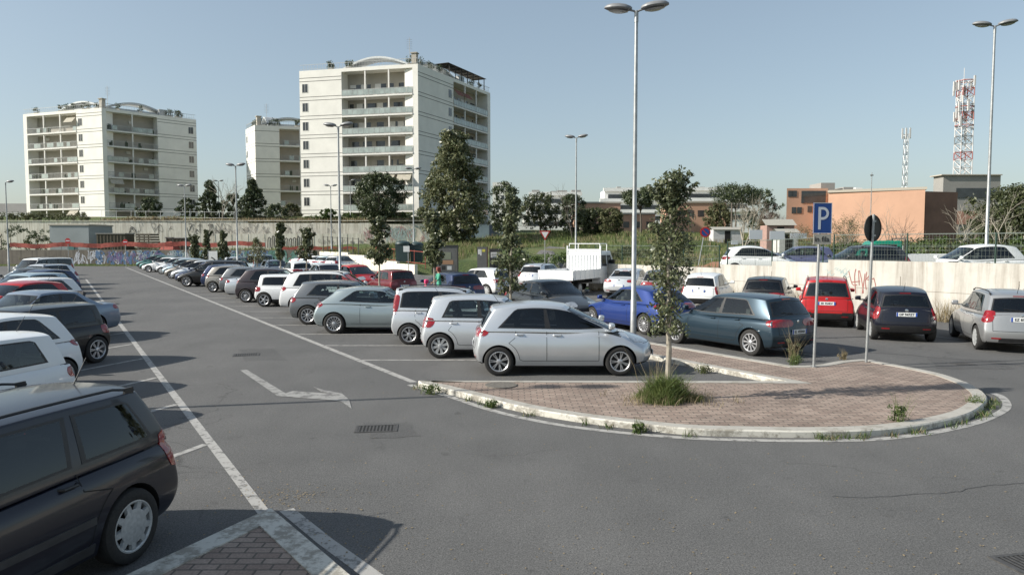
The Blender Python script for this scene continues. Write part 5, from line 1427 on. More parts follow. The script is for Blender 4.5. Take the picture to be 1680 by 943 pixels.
# ------------------------------------------------------------------ distant buildings on the right
def block(q, px0, px1, pyt, depth, dep=12, zb_=2.0, yaw=0.0, mi=0):
    a = D(px0, pyt, depth); b = D(px1, pyt, depth)
    q.box(a.x, b.x, depth, depth+dep, zb_, a.z, mi); return a, b
M['whitebld'] = mat('white_render', (.78, .77, .74), .8, var=.08, vscale=.3)
M['orangebld'] = mat('orange_render', (.54, .325, .225), .85, var=.12, vscale=.25)
M['orangedark'] = mat('orange_brick_side', (.40, .22, .16), .85, var=.15, vscale=.3)
M['greybld'] = mat('grey_render', (.30, .29, .27), .85, var=.12, vscale=.3)
M['parapet'] = mat('parapet_trim', (.42, .38, .32), .8)
def terraced(px0, px1, pyt, depth, label, steps, seed):
    r_ = random.Random(seed); a = D(px0, pyt, depth); b = D(px1, pyt, depth)
    root = rootat('terraced_building', (a.x, depth, 2), label, 'building')
    W_ = b.x-a.x; q = MB()
    for k in range(steps):
        wn = MB()
        i0 = W_*.09*k; z1 = a.z-3.1*(steps-1-k)+0
        q.box(a.x+i0*.6, b.x-i0*.3, depth+2.2*k, depth+16-.01*k, z1-3.1+.003*k, z1)
        wn.box(a.x+i0*.6+1, b.x-i0*.3-1, depth+2.2*k-.05, depth+2.2*k+.02, z1-2.4, z1-1.25); attach(wn.build('window_band', M['winglass']), root)
        q.box(a.x+i0*.6-.4, b.x-i0*.3+.4, depth+2.2*k-.9, depth+2.2*k-.01, z1-.35, z1+.55)
    q.box(a.x, b.x, depth+.003, depth+16.01, 0, a.z-3.1*steps)
    attach(q.build('wall', M['whitebld']), root)
    q = MB()
    for k in range(5): x = r_.uniform(a.x+3, b.x-3); q = MB(); q.box(x, x+r_.uniform(1.2, 3), depth+8, depth+10, a.z-.1, a.z+r_.uniform(.5, 1.3)); attach(q.build('roof_hut', M['greybld']), root)
terraced(853, 965, 316, 190, 'long white terraced building behind the trees left of the lamp post', 4, 5)
terraced(975, 1110, 309, 200, 'white stepped terraced building behind the orange school, right half', 4, 6)
terraced(1112, 1240, 309, 205, 'white terraced building with small penthouse behind the pines', 3, 7)
q_ = MB(); a, b = block(q_, 808, 836, 299, 230, 14, 0); o = q_.build('apartment_tower', M['cream']); tag(o, 'small pale apartment tower just right of the tallest block', 'building')
q = MB()
for k in range(5):
    for j in range(3): x = a.x+1.0+j*1.7; z = a.z-2.4-k*3; q.box(x, x+.9, 229.95, 230.05, z, z+1.3)
q.build('window_grid', M['winglass'], o)
# orange building in the middle distance
def orange(px0, px1, pyt, depth, dep, label, nwin, seed):
    q = MB(); a, b = block(q, px0, px1, pyt, depth, dep, 1.0); root = rootat('orange_building', (a.x, depth, 1), label, 'building')
    attach(q.build('wall', M['orangebld']), root)
    q = MB(); q.box(a.x-.2, b.x+.2, depth-.2, depth+dep+.2, a.z+.003, a.z+.35); attach(q.build('roof', M['parapet']), root)
    for k in range(nwin):
        x = a.x+(b.x-a.x)*(k+.5)/nwin; q = MB(); q.box(x-.6, x+.6, depth-.03, depth+.1, a.z-2.6, a.z-1.4); attach(q.build('window', M['winglass']), root)
    return root, a, b
orange(948, 1018, 334, 150, 16, 'orange flat-roofed building between the dark trees and the lamp post', 4, 1)
orange(1018, 1075, 352, 145, 8, 'low orange building behind the umbrella pine', 3, 2)
orange(1108, 1192, 333, 140, 14, 'orange building with white parapet behind the foreground tree', 5, 3)
# main orange building on the right
ob = rootat('orange_building', (38, 100, 3), 'large orange building with blank walls and flat roof right of the parking sign', 'building')
def pbox(q, px0, px1, pt, pb_z, depth, dep, mi=0):
    a = D(px0, pt, depth); b = D(px1, pt, depth); q.box(a.x, b.x, depth, depth+dep, pb_z, a.z, mi); return a, b
q = MB(); aL, bL = D(1291, 309, 100), D(1358.5, 309, 100); q.prism([(aL.x, 100), (bL.x, 100), (bL.x+5.6, 112), (aL.x+5.6, 112)], 2, aL.z); attach(q.build('wing', M['orangebld']), ob)
q = MB(); a2 = D(1359, 318, 96); b2 = D(1518, 312, 90)
poly = [(a2.x, 96), (b2.x, 90), (b2.x+8, 110), (a2.x+8, 114)]
q.prism(poly, 2, 9.3); attach(q.build('hall', M['orangebld']), ob)
q = MB(); q.prism([(a2.x-.15, 95.85), (b2.x+.15, 89.85), (b2.x+8.2, 110.1), (a2.x+8, 114.2)], 9.303, 9.62); attach(q.build('parapet', M['parapet']), ob)
q = MB(); q.box(bL.x-3.6, bL.x-.3, 99.93, 100.2, aL.z-2.0, aL.z-.35); attach(q.build('terrace_shade_pane', M['winglass']), ob)  # flat dark pane; the shade of the open terrace is in its colour
for (px, py) in ((1300, 332), (1311, 333), (1299, 345+12), (1312, 345+12), (1338, 318+38)):
    pass
for (px, py) in ((1303, 345), (1312, 345), (1297, 318), (1304, 318), (1329, 343)):
    w0 = D(px, py, 99.9); q = MB(); q.box(w0.x-.3, w0.x+.3, 99.94, 100.1, w0.z-.42, w0.z+.42); w_ = attach(q.build('window', M['winglass']), ob)
q = MB(); pbox(q, 1347, 1370, 300, 9, 104, 4); attach(q.build('lift_house', M['greybld']), ob)
q = MB(); pbox(q, 1384, 1400, 307, 9, 104, 3); attach(q.build('roof_unit', M['greybld']), ob)
q = MB(); pbox(q, 1404, 1415, 308, 9, 104, 3); attach(q.build('roof_unit', M['whitebld']), ob)
q = MB(); s1 = D(1521, 313, 92)
q.prism([(b2.x+.3, 90.4), (b2.x+5.2, 92.0), (b2.x+9, 100), (b2.x+4.3, 100)], 2, 9.1); attach(q.build('dark_side', mat('dark_orange_wing', (.22, .125, .095), .9, var=.2, vscale=.4)), ob)  # right side block, a darker tone of the hall colour
# grey building that carries the mast
gb = rootat('grey_building', (60, 118, 3), 'grey concrete building under the red and white mast', 'building')
q = MB(); ga, gb2 = pbox(q, 1548, 1642, 288, 2, 112, 2.6); attach(q.build('wall', M['greybld']), gb)
q = MB(); pbox(q, 1545, 1645, 286, ga.z+.003, 111.7, 3.2); attach(q.build('roof', M['parapet']), gb)
q = MB(); q.box(ga.x+2, gb2.x-1, 111.9, 112.1, ga.z-3.4, ga.z-1.9); attach(q.build('window_band', M['winglass']), gb)
q = MB(); q.box(ga.x+2, gb2.x-1, 111.88, 112.1, ga.z-7.4, ga.z-5.4); attach(q.build('pink_panel', M['orangedark']), gb)
# grey city strip at far left
lb = rootat('long_building', (-150, 220, 2), 'long low grey and white building at the left edge of the skyline', 'building')
q = MB(); pbox(q, -60, 58, 334, 0, 215, 20); attach(q.build('upper_storeys', M['greybld']), lb)
q = MB(); pbox(q, -60, 50, 349, 0, 205, 9); attach(q.build('lower_storeys', M['whitebld']), lb)
a = D(-10, 356, 204.9)
for k in range(9):
    q = MB(); x = a.x+k*1.9*1; q.box(x, x+1.0, 204.9, 205.02, a.z-.9, a.z+.5); attach(q.build('window', M['winglass']), lb)
# grey box building behind the graffiti wall
sb = rootat('shed', (-66, 100, .5), 'pale grey rendered box shed behind the barrier net', 'shed')
q = MB(); a, b = pbox(q, 81, 145, 370, .2, 100, 6); attach(q.build('wall', mat('grey_blue_render', (.30, .33, .34), .8, var=.1, vscale=.4)), sb)
q = MB(); q.box(a.x-.1, b.x+.1, 99.9, 106.1, a.z+.003, a.z+.18); attach(q.build('roof', M['parapet']), sb)
q = MB(); q.box(a.x+2.4, a.x+3.3, 99.9, 100.1, .4, 2.6); attach(q.build('door', mat('teal_door', (.08, .20, .20), .5)), sb)
# containers and stacks behind the net
def crate_box(px0, px1, pt, y, label, nm, m_, zb_=.6, ribs=True, dep=2.4):
    q = MB(); a, b = D(px0, pt, y), D(px1, pt, y); root = rootat(nm, (a.x, y, zb_), label, nm.replace('_', ' '))
    q.box(a.x, b.x, y, y+dep, zb_, a.z)
    attach(q.build('walls', m_), root); q = MB()
    n_ = int((b.x-a.x)/.45)
    for k in range(n_): x = a.x+.1+k*.45; q.box(x, x+.12, y-.05, y-.002, zb_+.1, a.z-.1)
    attach(q.build('ribs', m_), root)
    q = MB(); q.box(a.x-.08, b.x+.08, y-.1, y+dep+.1, a.z+.002, a.z+.12); attach(q.build('roof', M['greybld']), root)
brown = mat('brown_container', (.10, .085, .06), .8, var=.2)
crate_box(158, 205, 384, 98, 'dark olive site container behind the net, left one', 'site_container', brown)
crate_box(272, 304, 391, 98, 'small brown site cabin beside the young trees', 'site_cabin', brown)
tb_ = rootat('timber_stack', (-48, 98, .6), 'stack of dark timber boards behind the barrier net', 'timber stack')
a, b = D(223, 384, 98), D(247, 384, 98)
for k in range(9):
    q = MB(); o_ = rnd.uniform(-.15, .15); z = a.z-.18-.34*k; q.box(a.x+o_, b.x+o_, 98, 100.4, z, z+.22); attach(q.build('board', brown), tb_)
q = MB()
for x in (a.x+.3, (a.x+b.x)/2, b.x-.4): q.box(x, x+.1, 98.1, 98.2, .4, a.z-.2)
attach(q.build('bearers', brown), tb_)
rt = rootat('covered_pile', (-43, 98, .6), 'site pile under a sloping red tarpaulin cover', 'covered pile')
q = MB(); a, b = D(262, 396, 96), D(289, 396, 96); q.add([(a.x, 95, 1.5), (b.x, 95, 1.5), (b.x-.6, 96.5, a.z), (a.x+.6, 96.5, a.z), (a.x, 98, 1.5), (b.x, 98, 1.5)], [(0, 1, 2, 3), (3, 2, 5, 4), (0, 3, 4), (1, 5, 2)]); attach(q.build('tarpaulin', M['rednet']), rt)
q = MB()
for x in (a.x+.7, b.x-.7): q.box(x-.05, x+.05, 96.4, 96.6, .4, a.z+.5)
q.box(a.x+.5, b.x-.5, 96.4, 96.6, a.z+.45, a.z+.55); attach(q.build('frame', M['darkiron']), rt)

# ------------------------------------------------------------------ masts
def lattice(root, x, y, z0, z1, w0, w1, bands, name='lattice'):
    n_ = len(bands); H_ = z1-z0
    for k, (m_) in enumerate(bands):
        q = MB(); za, zb_ = z0+H_*k/n_, z0+H_*(k+1)/n_
        wa, wb_ = w0+(w1-w0)*k/n_, w0+(w1-w0)*(k+1)/n_
        ca = [(x+sx*wa/2, y+sy*wa/2, za) for sx, sy in ((-1,-1),(1,-1),(1,1),(-1,1))]; cb = [(x+sx*wb_/2, y+sy*wb_/2, zb_) for sx, sy in ((-1,-1),(1,-1),(1,1),(-1,1))]
        for i in range(4):
            j = (i+1) % 4; q.tube([ca[i], cb[i]], .10*w0/3+.03, 5); q.tube([ca[i], cb[j]], .05*w0/3+.02, 4); q.tube([ca[j], cb[i]], .05*w0/3+.02, 4); q.tube([cb[i], cb[j]], .05*w0/3+.02, 4)
        attach(q.build(name, m_), root)
wm = mat('mast_white', (.58, .57, .56), .6); rm_ = mat('mast_red', (.34, .13, .12), .6, var=.1)
c = D(1579, 286, 122); tp = D(1582, 132, 122)
mt = rootat('telecom_mast', (c.x, 122, c.z), 'red and white lattice telecom mast crowded with antennas', 'telecom mast')
lattice(mt, c.x, 122, c.z-.3, tp.z, 1.9, 1.8, [wm, wm, rm_, wm, M['steel'], wm, wm, rm_, M['steel'], wm, rm_, wm], 'lattice_section')
r_ = random.Random(4)
for k in range(26):
    z = tp.z-r_.choice((.6, 1.2, 2.6, 4.2, 5.6, 6.4, 7.6, 9.0))+r_.uniform(-.4, .4); a = r_.uniform(0, 2*pi); R_ = r_.uniform(1.1, 1.7)
    q = MB(); x, y = c.x+R_*cos(a), 122+R_*sin(a); q.box(x-.14, x+.14, y-.1, y+.1, z-.8, z+.8); q.tube([(x, y, z), (c.x+.8*cos(a), 122+.8*sin(a), z)], .04, 4); attach(q.build('antenna', wm), mt)
for zz in (tp.z-.2, tp.z-4.4, tp.z-7.4):
    q = MB(); q.lathe([(1.2, zz), (1.4, zz), (1.4, zz+.12), (1.2, zz+.12)], 16, 0, 'z', Matrix.Translation((c.x, 122, 0)), closed=True); attach(q.build('platform', rm_), mt)
q = MB(); q.tube([(c.x-.3, 122, tp.z), (c.x-.3, 122, tp.z+2.0)], .05, 5); attach(q.build('lightning_rod', wm), mt)
c = D(1484, 312, 170); tp = D(1486, 210, 170)
m2 = rootat('telecom_mast', (c.x, 170, c.z-4), 'slim grey lattice antenna mast rising behind the orange building', 'telecom mast')
lattice(m2, c.x, 170, c.z-6, tp.z-1.5, .9, .7, [M['steel']]*8, 'lattice_section')
for k in range(6):
    a = k*pi/3; q = MB(); x, y = c.x+.9*cos(a), 170+.9*sin(a); q.box(x-.14, x+.14, y-.1, y+.1, tp.z-2.4, tp.z-.1); q.tube([(x, y, tp.z-1.4), (c.x, 170, tp.z-1.6)], .05, 4); attach(q.build('antenna', wm), m2)
# ------------------------------------------------------------------ vegetation
def limb(q, p, d, L_, r, depth, r_, tips, gx=.0, splits=(2, 3), droop=0.0):
    n_ = 4; pts = [Vector(p)]; dd = Vector(d).normalized()
    for k in range(n_):
        dd = (dd+Vector((r_.uniform(-.16, .16), r_.uniform(-.16, .16), r_.uniform(-.06, .12)-droop))).normalized(); pts.append(pts[-1]+dd*L_/n_)
    q.tube(pts, [r*(1-.5*k/n_) for k in range(n_+1)], 5 if depth else 4, caps=False)
    if depth == 0: tips.append(pts[-1]); tips.append(pts[-2]); return
    for k in range(r_.randint(*splits)+1):
        i = r_.choice((2, 3, 4)); a = r_.uniform(0, 2*pi); s_ = r_.uniform(.5, .95)
        u = dd.orthogonal().normalized(); v = dd.cross(u)
        nd = (dd+(u*cos(a)+v*sin(a))*s_).normalized(); nd.z += gx
        limb(q, pts[i], nd, L_*r_.uniform(.55, .8), r*.5, depth-1, r_, tips, gx, splits, droop)
def young_tree(x, y, z, h, cr, seed, label, trunk=1.15, nper=26, size=.05, ncl=230, lm='oak', group='young trees along the strip', lean=.0, top_spread=True, nw_=6, wl_=1.0):
    r_ = random.Random(seed); root = empty('young_tree', (x, y, z), r_.uniform(0, 6)*0, label, 'tree', group)
    q = MB(); pts = [Vector((lean*k/8*.4+r_.uniform(-.02, .02), r_.uniform(-.02, .02), h*.9*k/8)) for k in range(9)]; pts[0] = Vector((0, 0, -.1))
    q.tube(pts, [.055-.005*k for k in range(9)], 8); q.build('trunk', M['barkpale'], root)
    q = MB(); tips = []; cs = []; sp = []
    ph = [r_.uniform(0, 6.3) for _ in range(4)]
    for k in range(ncl):
        f = r_.random(); zz = trunk+(h-trunk)*f
        prof = (.22+.86*(1-f)**.85)*min(1, .45+f*4)*(.78+.34*sin(zz*3.1+ph[0])*sin(zz*1.7+ph[1]))
        a = r_.uniform(0, 2*pi); lob = 1+.42*sin(2*a+ph[2]+zz*2.1)
        R_ = cr*max(.12, prof)*lob*math.sqrt(r_.uniform(.04, 1.0))
        cs.append((R_*cos(a)+lean*f*.4, R_*sin(a), zz)); sp.append(r_.uniform(.10, .20)*(cr/.55)**.5)
    for k in range(26):
        c_ = cs[r_.randrange(len(cs))]; p0 = Vector((lean*.2, 0, max(trunk*.9, c_[2]-.35-abs(c_[0]))))
        q.tube([p0, p0.lerp(Vector(c_), .5)+Vector((0, 0, .04)), Vector(c_)], [.014, .009, .004], 4, caps=False)
    if top_spread:
        for k in range(nw_):     # bare wands at the top
            a = r_.uniform(0, 2*pi); p0 = Vector((lean*.35, 0, h*.82)); e = p0+Vector((cos(a)*cr*r_.uniform(.2, 1.1)*wl_, sin(a)*cr*r_.uniform(.2, 1.1)*wl_, h*r_.uniform(.10, .20)))
            q.tube([p0, e], [.010, .004], 4, caps=False)
            for e_ in range(5): cs.append(tuple(p0.lerp(e, .3+.17*e_))); sp.append(.07)
    q.build('branches', M['bark'], root)
    leaves('crown', cs, np.array(sp), nper, size, LM[lm], root, seed)
    return root
def big_tree(x, y, z, h, R_, seed, label, kind='oak', tr=.3, trunk_h=.25, nper=34, size=.22, ncl=170, name='tree', group=None, flat=1.0, shape='round', tm_='bark', cat='tree', density=1.0):
    r_ = random.Random(seed); root = empty(name, (x, y, z), 0, label, cat, group)
    q = MB(); q.tube([Vector((0, 0, -.3)), Vector((.1, 0, h*trunk_h*.6)), Vector((0, .1, h*trunk_h*1.3)), Vector((.1, 0, h*.7))], [tr, tr*.8, tr*.6, tr*.2], 8); q.build('trunk', M[tm_], root)
    q = MB(); cs = []; sp = []
    lobes = [(r_.uniform(0, 2*pi), r_.uniform(.15, .95), r_.uniform(.25, .5)) for _ in range(9)]
    for k in range(ncl):
        f = r_.random()**.9; a = r_.uniform(0, 2*pi)
        if shape == 'round': prof = math.sqrt(max(0, 1-(2*f-1.0)**2))**.8
        elif shape == 'cone': prof = (1-f)**.75*.95+.08; 
        elif shape == 'umbrella': f = .45+.55*f; prof = math.sqrt(max(0, 1-((f-.72)/.30)**2)); 
        elif shape == 'tall': prof = (.35+.65*sin(pi*min(1, .12+f*.95)))
        zz = h*trunk_h+(h*(1-trunk_h))*f
        rr = prof*math.sqrt(r_.uniform(.12, 1))*R_*(1+.22*sin(3*a+seed+f*5)+.12*sin(7*a+f*11))
        cs.append((rr*cos(a), rr*sin(a), zz)); sp.append(r_.uniform(.14, .30)*R_*.8)
    for k in range(14):
        c_ = Vector(cs[r_.randrange(len(cs))]); p0 = Vector((0, 0, h*trunk_h+.3*max(0, c_.z-h*trunk_h)))
        q.tube([p0, p0.lerp(c_, .55)+Vector((0, 0, .2)), c_], [tr*.3, tr*.18, tr*.05], 5, caps=False)
    q.build('branches', M[tm_], root)
    leaves('crown', cs, np.array(sp), int(nper*density), size, LM[kind], root, seed, flat=flat)
    return root
def bare_tree(x, y, z, h, seed, label, depth=3, r=.10, m_='barkpale', spread=.5, nst=1, gx=.12, group=None, twigs=None):
    r_ = random.Random(seed); root = empty('bare_tree', (x, y, z), 0, label, 'tree', group); q = MB(); tips = []
    for k in range(nst):
        a = r_.uniform(0, 6.3); limb(q, (0, 0, -.2), (spread*cos(a)*.6, spread*sin(a)*.6, 1), h*.52, r, depth, r_, tips, gx)
    q.build('trunk', M[m_], root)
    if twigs: leaves('crown', [tuple(t) for t in tips], h*.10, 10, .09, LM[twigs], root, seed, aspect=.15)
    return root
def strip_pt(px, d): return ((px-840)/FPX*d, d)

# the near tree and its grass, then the row down the strip
tb = G(1094, 655, ZK-.01)
young_tree(tb.x, tb.y, tb.z, 3.85, .60, 5, 'nearest young tree, tall ragged crown and grass round its trunk, on the island', trunk=1.15, nper=36, size=.036, ncl=130, lean=.06, nw_=13, wl_=.75)
for i, (px, d, h_, cr, tr, lab) in enumerate([(837, 25.5, 4.3, .70, 1.0, 'second young tree behind the silver hatchbacks, wide dark crown'), (712, 30, 3.9, .46, 1.75, 'slim young tree beside the person in green'),
      (622, 34.8, 3.85, .60, 1.75, 'young tree with narrow top and round lower crown behind the pale coupe'), (503, 43.8, 3.5, .55, 1.7, 'thin-leaved young tree behind the white suv'),
      (460, 48.3, 3.9, .42, 1.6, 'narrow young tree left of the tallest middle lamp post'), (365, 62.8, 3.6, .55, 1.3, 'young tree behind the beige hatchback, second of the far three'), (340, 68, 3.8, .55, .9, 'young tree with broad column crown, middle of the far three'), (320, 73, 3.4, .70, .6, 'bushy young tree, leftmost of the far three')]):
    x, y = strip_pt(px, d); young_tree(x, y, ZK-.01, h_, cr, 20+i, lab, trunk=tr, nper=24, size=.05+.0009*d, ncl=int(120 if i != 3 else 70), lean=.1)
x, y = strip_pt(422, 53.2); young_tree(x, y, ZK-.01, 3.0, .80, 41, 'small half bare young tree with reddish brown leaves', trunk=1.3, nper=14, size=.05, ncl=150, lm='magnolia', top_spread=False)

PZ = 6.5
def at(px, y): return (px-840)/FPX*y
big_tree(at(746, 101), 101, 2.4, 15.2, 4.1, 3, 'big magnolia-like tree standing in front of the tallest apartment block', 'magnolia', .35, .05, 60, .24, 330, shape='tall')
big_tree(at(620, 111.5), 112.5, 5.9, 7.2, 3.7, 4, 'dark dense tree in front of the balconies of the tallest block', 'dark', .2, .08, 60, .20, 190)
big_tree(at(413, 113), 114, 6.2, 6.3, 2.2, 5, 'dark conical tree between the two left apartment blocks, right one', 'dark', .2, .03, 46, .18, 150, shape='cone')
big_tree(at(342, 113), 114, 6.2, 6.0, 2.1, 6, 'dark conical tree between the two left apartment blocks, left one', 'dark', .2, .03, 46, .18, 150, shape='cone')
big_tree(at(388, 118), 118, 6.2, 4.2, 2.2, 7, 'low dark tree between the two conical ones', 'dark', .15, .05, 40, .18, 90)
big_tree(at(310, 118), 118, 6.2, 3.6, 1.5, 8, 'small dark tree at the right foot of the left block', 'dark', .15, .05, 40, .18, 70)
big_tree(at(243, 120), 121, 6.2, 3.8, 2.0, 9, 'dark bush tree against the shaded balconies of the left block', 'dark', .15, .02, 40, .18, 80)
bare_tree(at(366, 112), 112, 6.2, 6.5, 3, 'bare pale branching tree between the dark conical trees', 3, .10, spread=.7, nst=2)
big_tree(at(455, 113), 113, 6.0, 2.6, 1.9, 10, 'rounded shrub at the left corner of the tallest block', 'dark', .1, .02, 34, .18, 60)
big_tree(at(478, 118), 118, 6.0, 3.0, 1.6, 11, 'shrub under the low apartment block', 'scrub', .1, .02, 34, .18, 50)
big_tree(at(541, 112), 112, 6.1, 1.7, 1.4, 12, 'round light green shrub above the hedge', 'hedge', .1, .02, 40, .16, 40, cat='shrub', name='shrub')
def hedge(px0, px1, y, z, h_, label, seed, kind='hedge', wd=.9):
    r_ = random.Random(seed); x0, x1 = at(px0, y), at(px1, y); root = empty('hedge', (x0, y, z), 0, label, 'hedge')
    cs = [(r_.uniform(0, x1-x0), r_.uniform(-wd, wd), r_.uniform(.1, h_)) for _ in range(int((x1-x0)*9))]
    leaves('foliage', cs, .34, 26, .13, LM[kind], root, seed)
    q = MB()
    for k in range(int((x1-x0)/1.2)): q.tube([(k*1.2+.3, 0, -.3), (k*1.2+.3, 0, h_*.6)], .05, 5)
    q.build('stems', M['bark'], root)
hedge(500, 566, 112, 6.0, 1.1, 'bright clipped hedge left part along the foot of the tallest block', 61)
hedge(567, 700, 112.5, 6.0, 1.3, 'darker clipped hedge right part along the foot of the tallest block', 62, 'green')
hedge(700, 812, 112.5, 5.4, 2.4, 'tall dark hedge above the blue hoarding', 63, 'dark', 1.6)
hedge(210, 300, 111.5, 6.1, .5, 'dry low brush on top of the retaining wall', 64, 'dry')
hedge(-10, 150, 111.5, 6.2, 1.0, 'dark brush on top of the wall below the left block', 68, 'scrub')
hedge(45, 80, 104, 3.0, 1.5, 'dark green hedge left of the shed', 65, 'dark')
hedge(0, 42, 96, 1.0, 4.0, 'overgrown dark hedge at the far left edge', 66, 'dark')
hedge(40, 78, 92, .9, 2.2, 'brown and green brush behind the white van', 67, 'scrub')
# right middle distance
T2 = [(826, 108, 6.5, 2.9, 'dark', 'round', 'dark tree right of the tallest block', 4.2), (886, 112, 4.9, 3.2, 'olive', 'round', 'mid green rounded tree left of the lone lamp post', 5.4),
      (938, 110, 4.6, 2.4, 'dark', 'round', 'dark tree directly behind the lone lamp post', 3.0), (1050, 112, 6.0, 3.0, 'dark', 'umbrella', 'flat topped umbrella pine behind the near lamp post', 2.6),
      (1205, 130, 7.0, 4.6, 'dark', 'umbrella', 'broad dark pine right of the foreground tree', 3.2), (1246, 134, 6.4, 3.2, 'dark', 'round', 'dark pine behind the bare tree', 3.2),
      (975, 105, 2.8, 2.0, 'olive', 'round', 'low dark shrubby tree before the orange building', 2.2), (1002, 103, 2.6, 1.9, 'scrub', 'round', 'brownish scrubby tree before the orange building', 2.0),
      (1178, 118, 3.4, 2.4, 'scrub', 'round', 'grey green scrub tree below the pines', 2.0)]
for i, (px, y, h_, R_, k_, sh, lab, zz) in enumerate(T2):
    g0 = hterr(at(px, y), y); tz = {'umbrella': .4}.get(sh, .1)
    big_tree(at(px, y), y, g0, h_+zz*.0+1.2, R_, 70+i, lab, k_, .18, tz, 44, .17, 120, shape=sh)
bare_tree(at(1218, 84), 84, hterr(at(1218, 84), 84), 5.6, 31, 'big bare pale tree with upright branches behind the stepped wall', 4, .11, spread=.9, nst=3, gx=.22)
bare_tree(at(1262, 90), 90, hterr(at(1262, 90), 90), 4.2, 32, 'reddish bare tree left of the orange building', 3, .08, m_='bark', nst=3, twigs='redbrown', spread=.9)
bare_tree(at(940, 100), 100, hterr(at(940, 100), 100), 7.6, 33, 'thin bare tree rising above the white terraces', 3, .07, m_='bark')
for i, (px, d, h_, tw, lab) in enumerate([(1372, 55, 3.4, 'scrub', 'thin scrubby tree in new leaf right behind the parking sign'), (1400, 60, 4.0, 'scrub', 'half bare scrubby tree left of the round sign'), (1446, 62, 4.6, None, 'bare spreading tree before the blank orange wall'),
        (1470, 58, 3.4, None, 'small bare tree right of the round sign'), (1556, 52, 4.4, None, 'tall leaning bare tree below the mast'), (1585, 58, 3.8, None, 'bare shrubby tree left of the right lamp post'), (1655, 48, 4.4, None, 'pale bare tree before the dark olive tree'), (1350, 62, 3.2, 'scrub', 'scrubby tree hiding the corner of the orange building')]):
    bare_tree(at(px, d), d, hterr(at(px, d), d), h_, 50+i, lab, 3, .06, nst=2, twigs=tw, spread=.8, m_='bark' if i % 2 else 'barkpale')
big_tree(at(1668, 56), 56, hterr(at(1668, 56), 56)-.2, 5.0, 2.9, 91, 'dense dark olive tree at the right edge', 'olive', .2, .06, 70, .12, 240)
big_tree(at(1640, 70), 70, hterr(at(1640, 70), 70), 4.0, 2.6, 92, 'round olive tree just left of the right lamp post', 'olive', .2, .06, 50, .13, 130)
for i, (px, d, R_, h_, k_) in enumerate([(1330, 58, 1.8, 1.5, 'scrub'), (1362, 52, 1.6, 1.9, 'scrub'), (1395, 50, 1.7, 1.7, 'green'), (1425, 54, 2.0, 1.9, 'scrub'), (1462, 52, 1.6, 1.7, 'green'), (1500, 53, 1.8, 1.8, 'olive'), (1535, 50, 1.9, 1.7, 'green'), (1570, 50, 1.7, 1.9, 'scrub'), (1605, 49, 1.6, 1.6, 'green'), (1640, 46, 1.7, 1.5, 'scrub'), (1675, 44, 1.6, 1.7, 'green'), (1290, 60, 1.8, 1.2, 'green'), (1255, 64, 2.0, 1.1, 'green'),
        (1120, 70, 2.0, 1.4, 'scrub'), (1085, 76, 2.2, 1.5, 'scrub'), (1035, 80, 2.2, 1.4, 'olive'), (995, 78, 1.8, 1.2, 'scrub'), (870, 66, 1.8, 1.7, 'green'), (905, 70, 2.0, 1.5, 'green'), (850, 72, 1.8, 1.8, 'hedge'), (940, 76, 1.8, 1.2, 'green')]):
    x = at(px, d); big_tree(x, d, hterr(x, d)-.15, h_, R_, 120+i, '%s shrub on the grassy slope %s' % ({'scrub': 'brownish', 'green': 'green', 'olive': 'grey green', 'hedge': 'bright green'}[k_], ['behind the upper white hatchback', 'just right of the parking sign', 'left of the round sign', 'behind the round sign', 'right of the round sign', 'behind the green pickup', 'above the white suv', 'below the mast', 'left of the right lamp post', 'right of the right lamp post', 'at the right edge', 'left of the parking sign', 'under the bare pale tree', 'right of the foreground tree', 'hidden by the foreground tree', 'left of the foreground tree', 'before the orange building', 'beside the yield sign', 'behind the flatbed truck', 'left of the yield sign', 'behind the lone lamp post'][i]), k_, .04, .0, 36, .10, 46, cat='shrub', name='shrub', group='shrubs on the slope')

# grass: clumps on the slopes
def blades(name, pts, n_each, h_, spread, matl, parent=None, seed=1, wd=.012, kind='stuff', lean=.5):
    g = np.random.default_rng(seed); c = np.repeat(np.array(pts, float), n_each, 0); N = len(c)
    c[:, :2] += g.normal(size=(N, 2))*spread; hh = h_*(.45+.8*g.random(N)); a = g.random(N)*2*pi; t = g.random(N)*lean
    dx = np.stack([np.cos(a), np.sin(a), np.zeros(N)], 1); b = g.random(N)*2*pi; sx = np.stack([np.cos(b), np.sin(b), np.zeros(N)], 1)*wd
    mid = c+dx*(hh*t*.35)[:, None]+np.array([0, 0, 1.0])*(hh*.55)[:, None]; tip = c+dx*(hh*t)[:, None]+np.array([0, 0, 1.0])*hh[:, None]
    V = np.stack([c-sx, c+sx, mid+sx*.7, mid-sx*.7, tip+sx*.1, tip-sx*.1], 1).reshape(-1, 3)
    F = np.concatenate([np.array([0, 1, 2, 3])+6*np.arange(N)[:, None], np.array([3, 2, 4, 5])+6*np.arange(N)[:, None]])
    o = fastmesh(name, V, F, matl, parent)
    if kind: o['kind'] = kind
    return o
r_ = random.Random(77); P_ = []
while len(P_) < 5200:
    s_ = r_.uniform(.6, 62) if r_.random() < .7 else r_.uniform(.6, 25); t_ = r_.uniform(-12, 80); p = wallpt(t_, s_)
    if t_ < 15 and s_ < 13: continue
    if 21 < t_ < 63 and (s_ < 4 or (s_ < 26 and abs((t_-(33+s_*1.05))) < 11)): continue
    P_.append((p.x, p.y, hterr(p.x, p.y)))
tag(blades('slope_grass', P_[:3000], 14, .62, .4, LM['grass'], seed=2, wd=.03), 'rough green grass covering the slope right of the entrance', 'grass')
tag(blades('dry_grass', P_[3000:], 12, .50, .4, LM['dry'], seed=3, wd=.03), 'dry straw coloured grass between the green on the slope', 'dry grass')
P_ = []
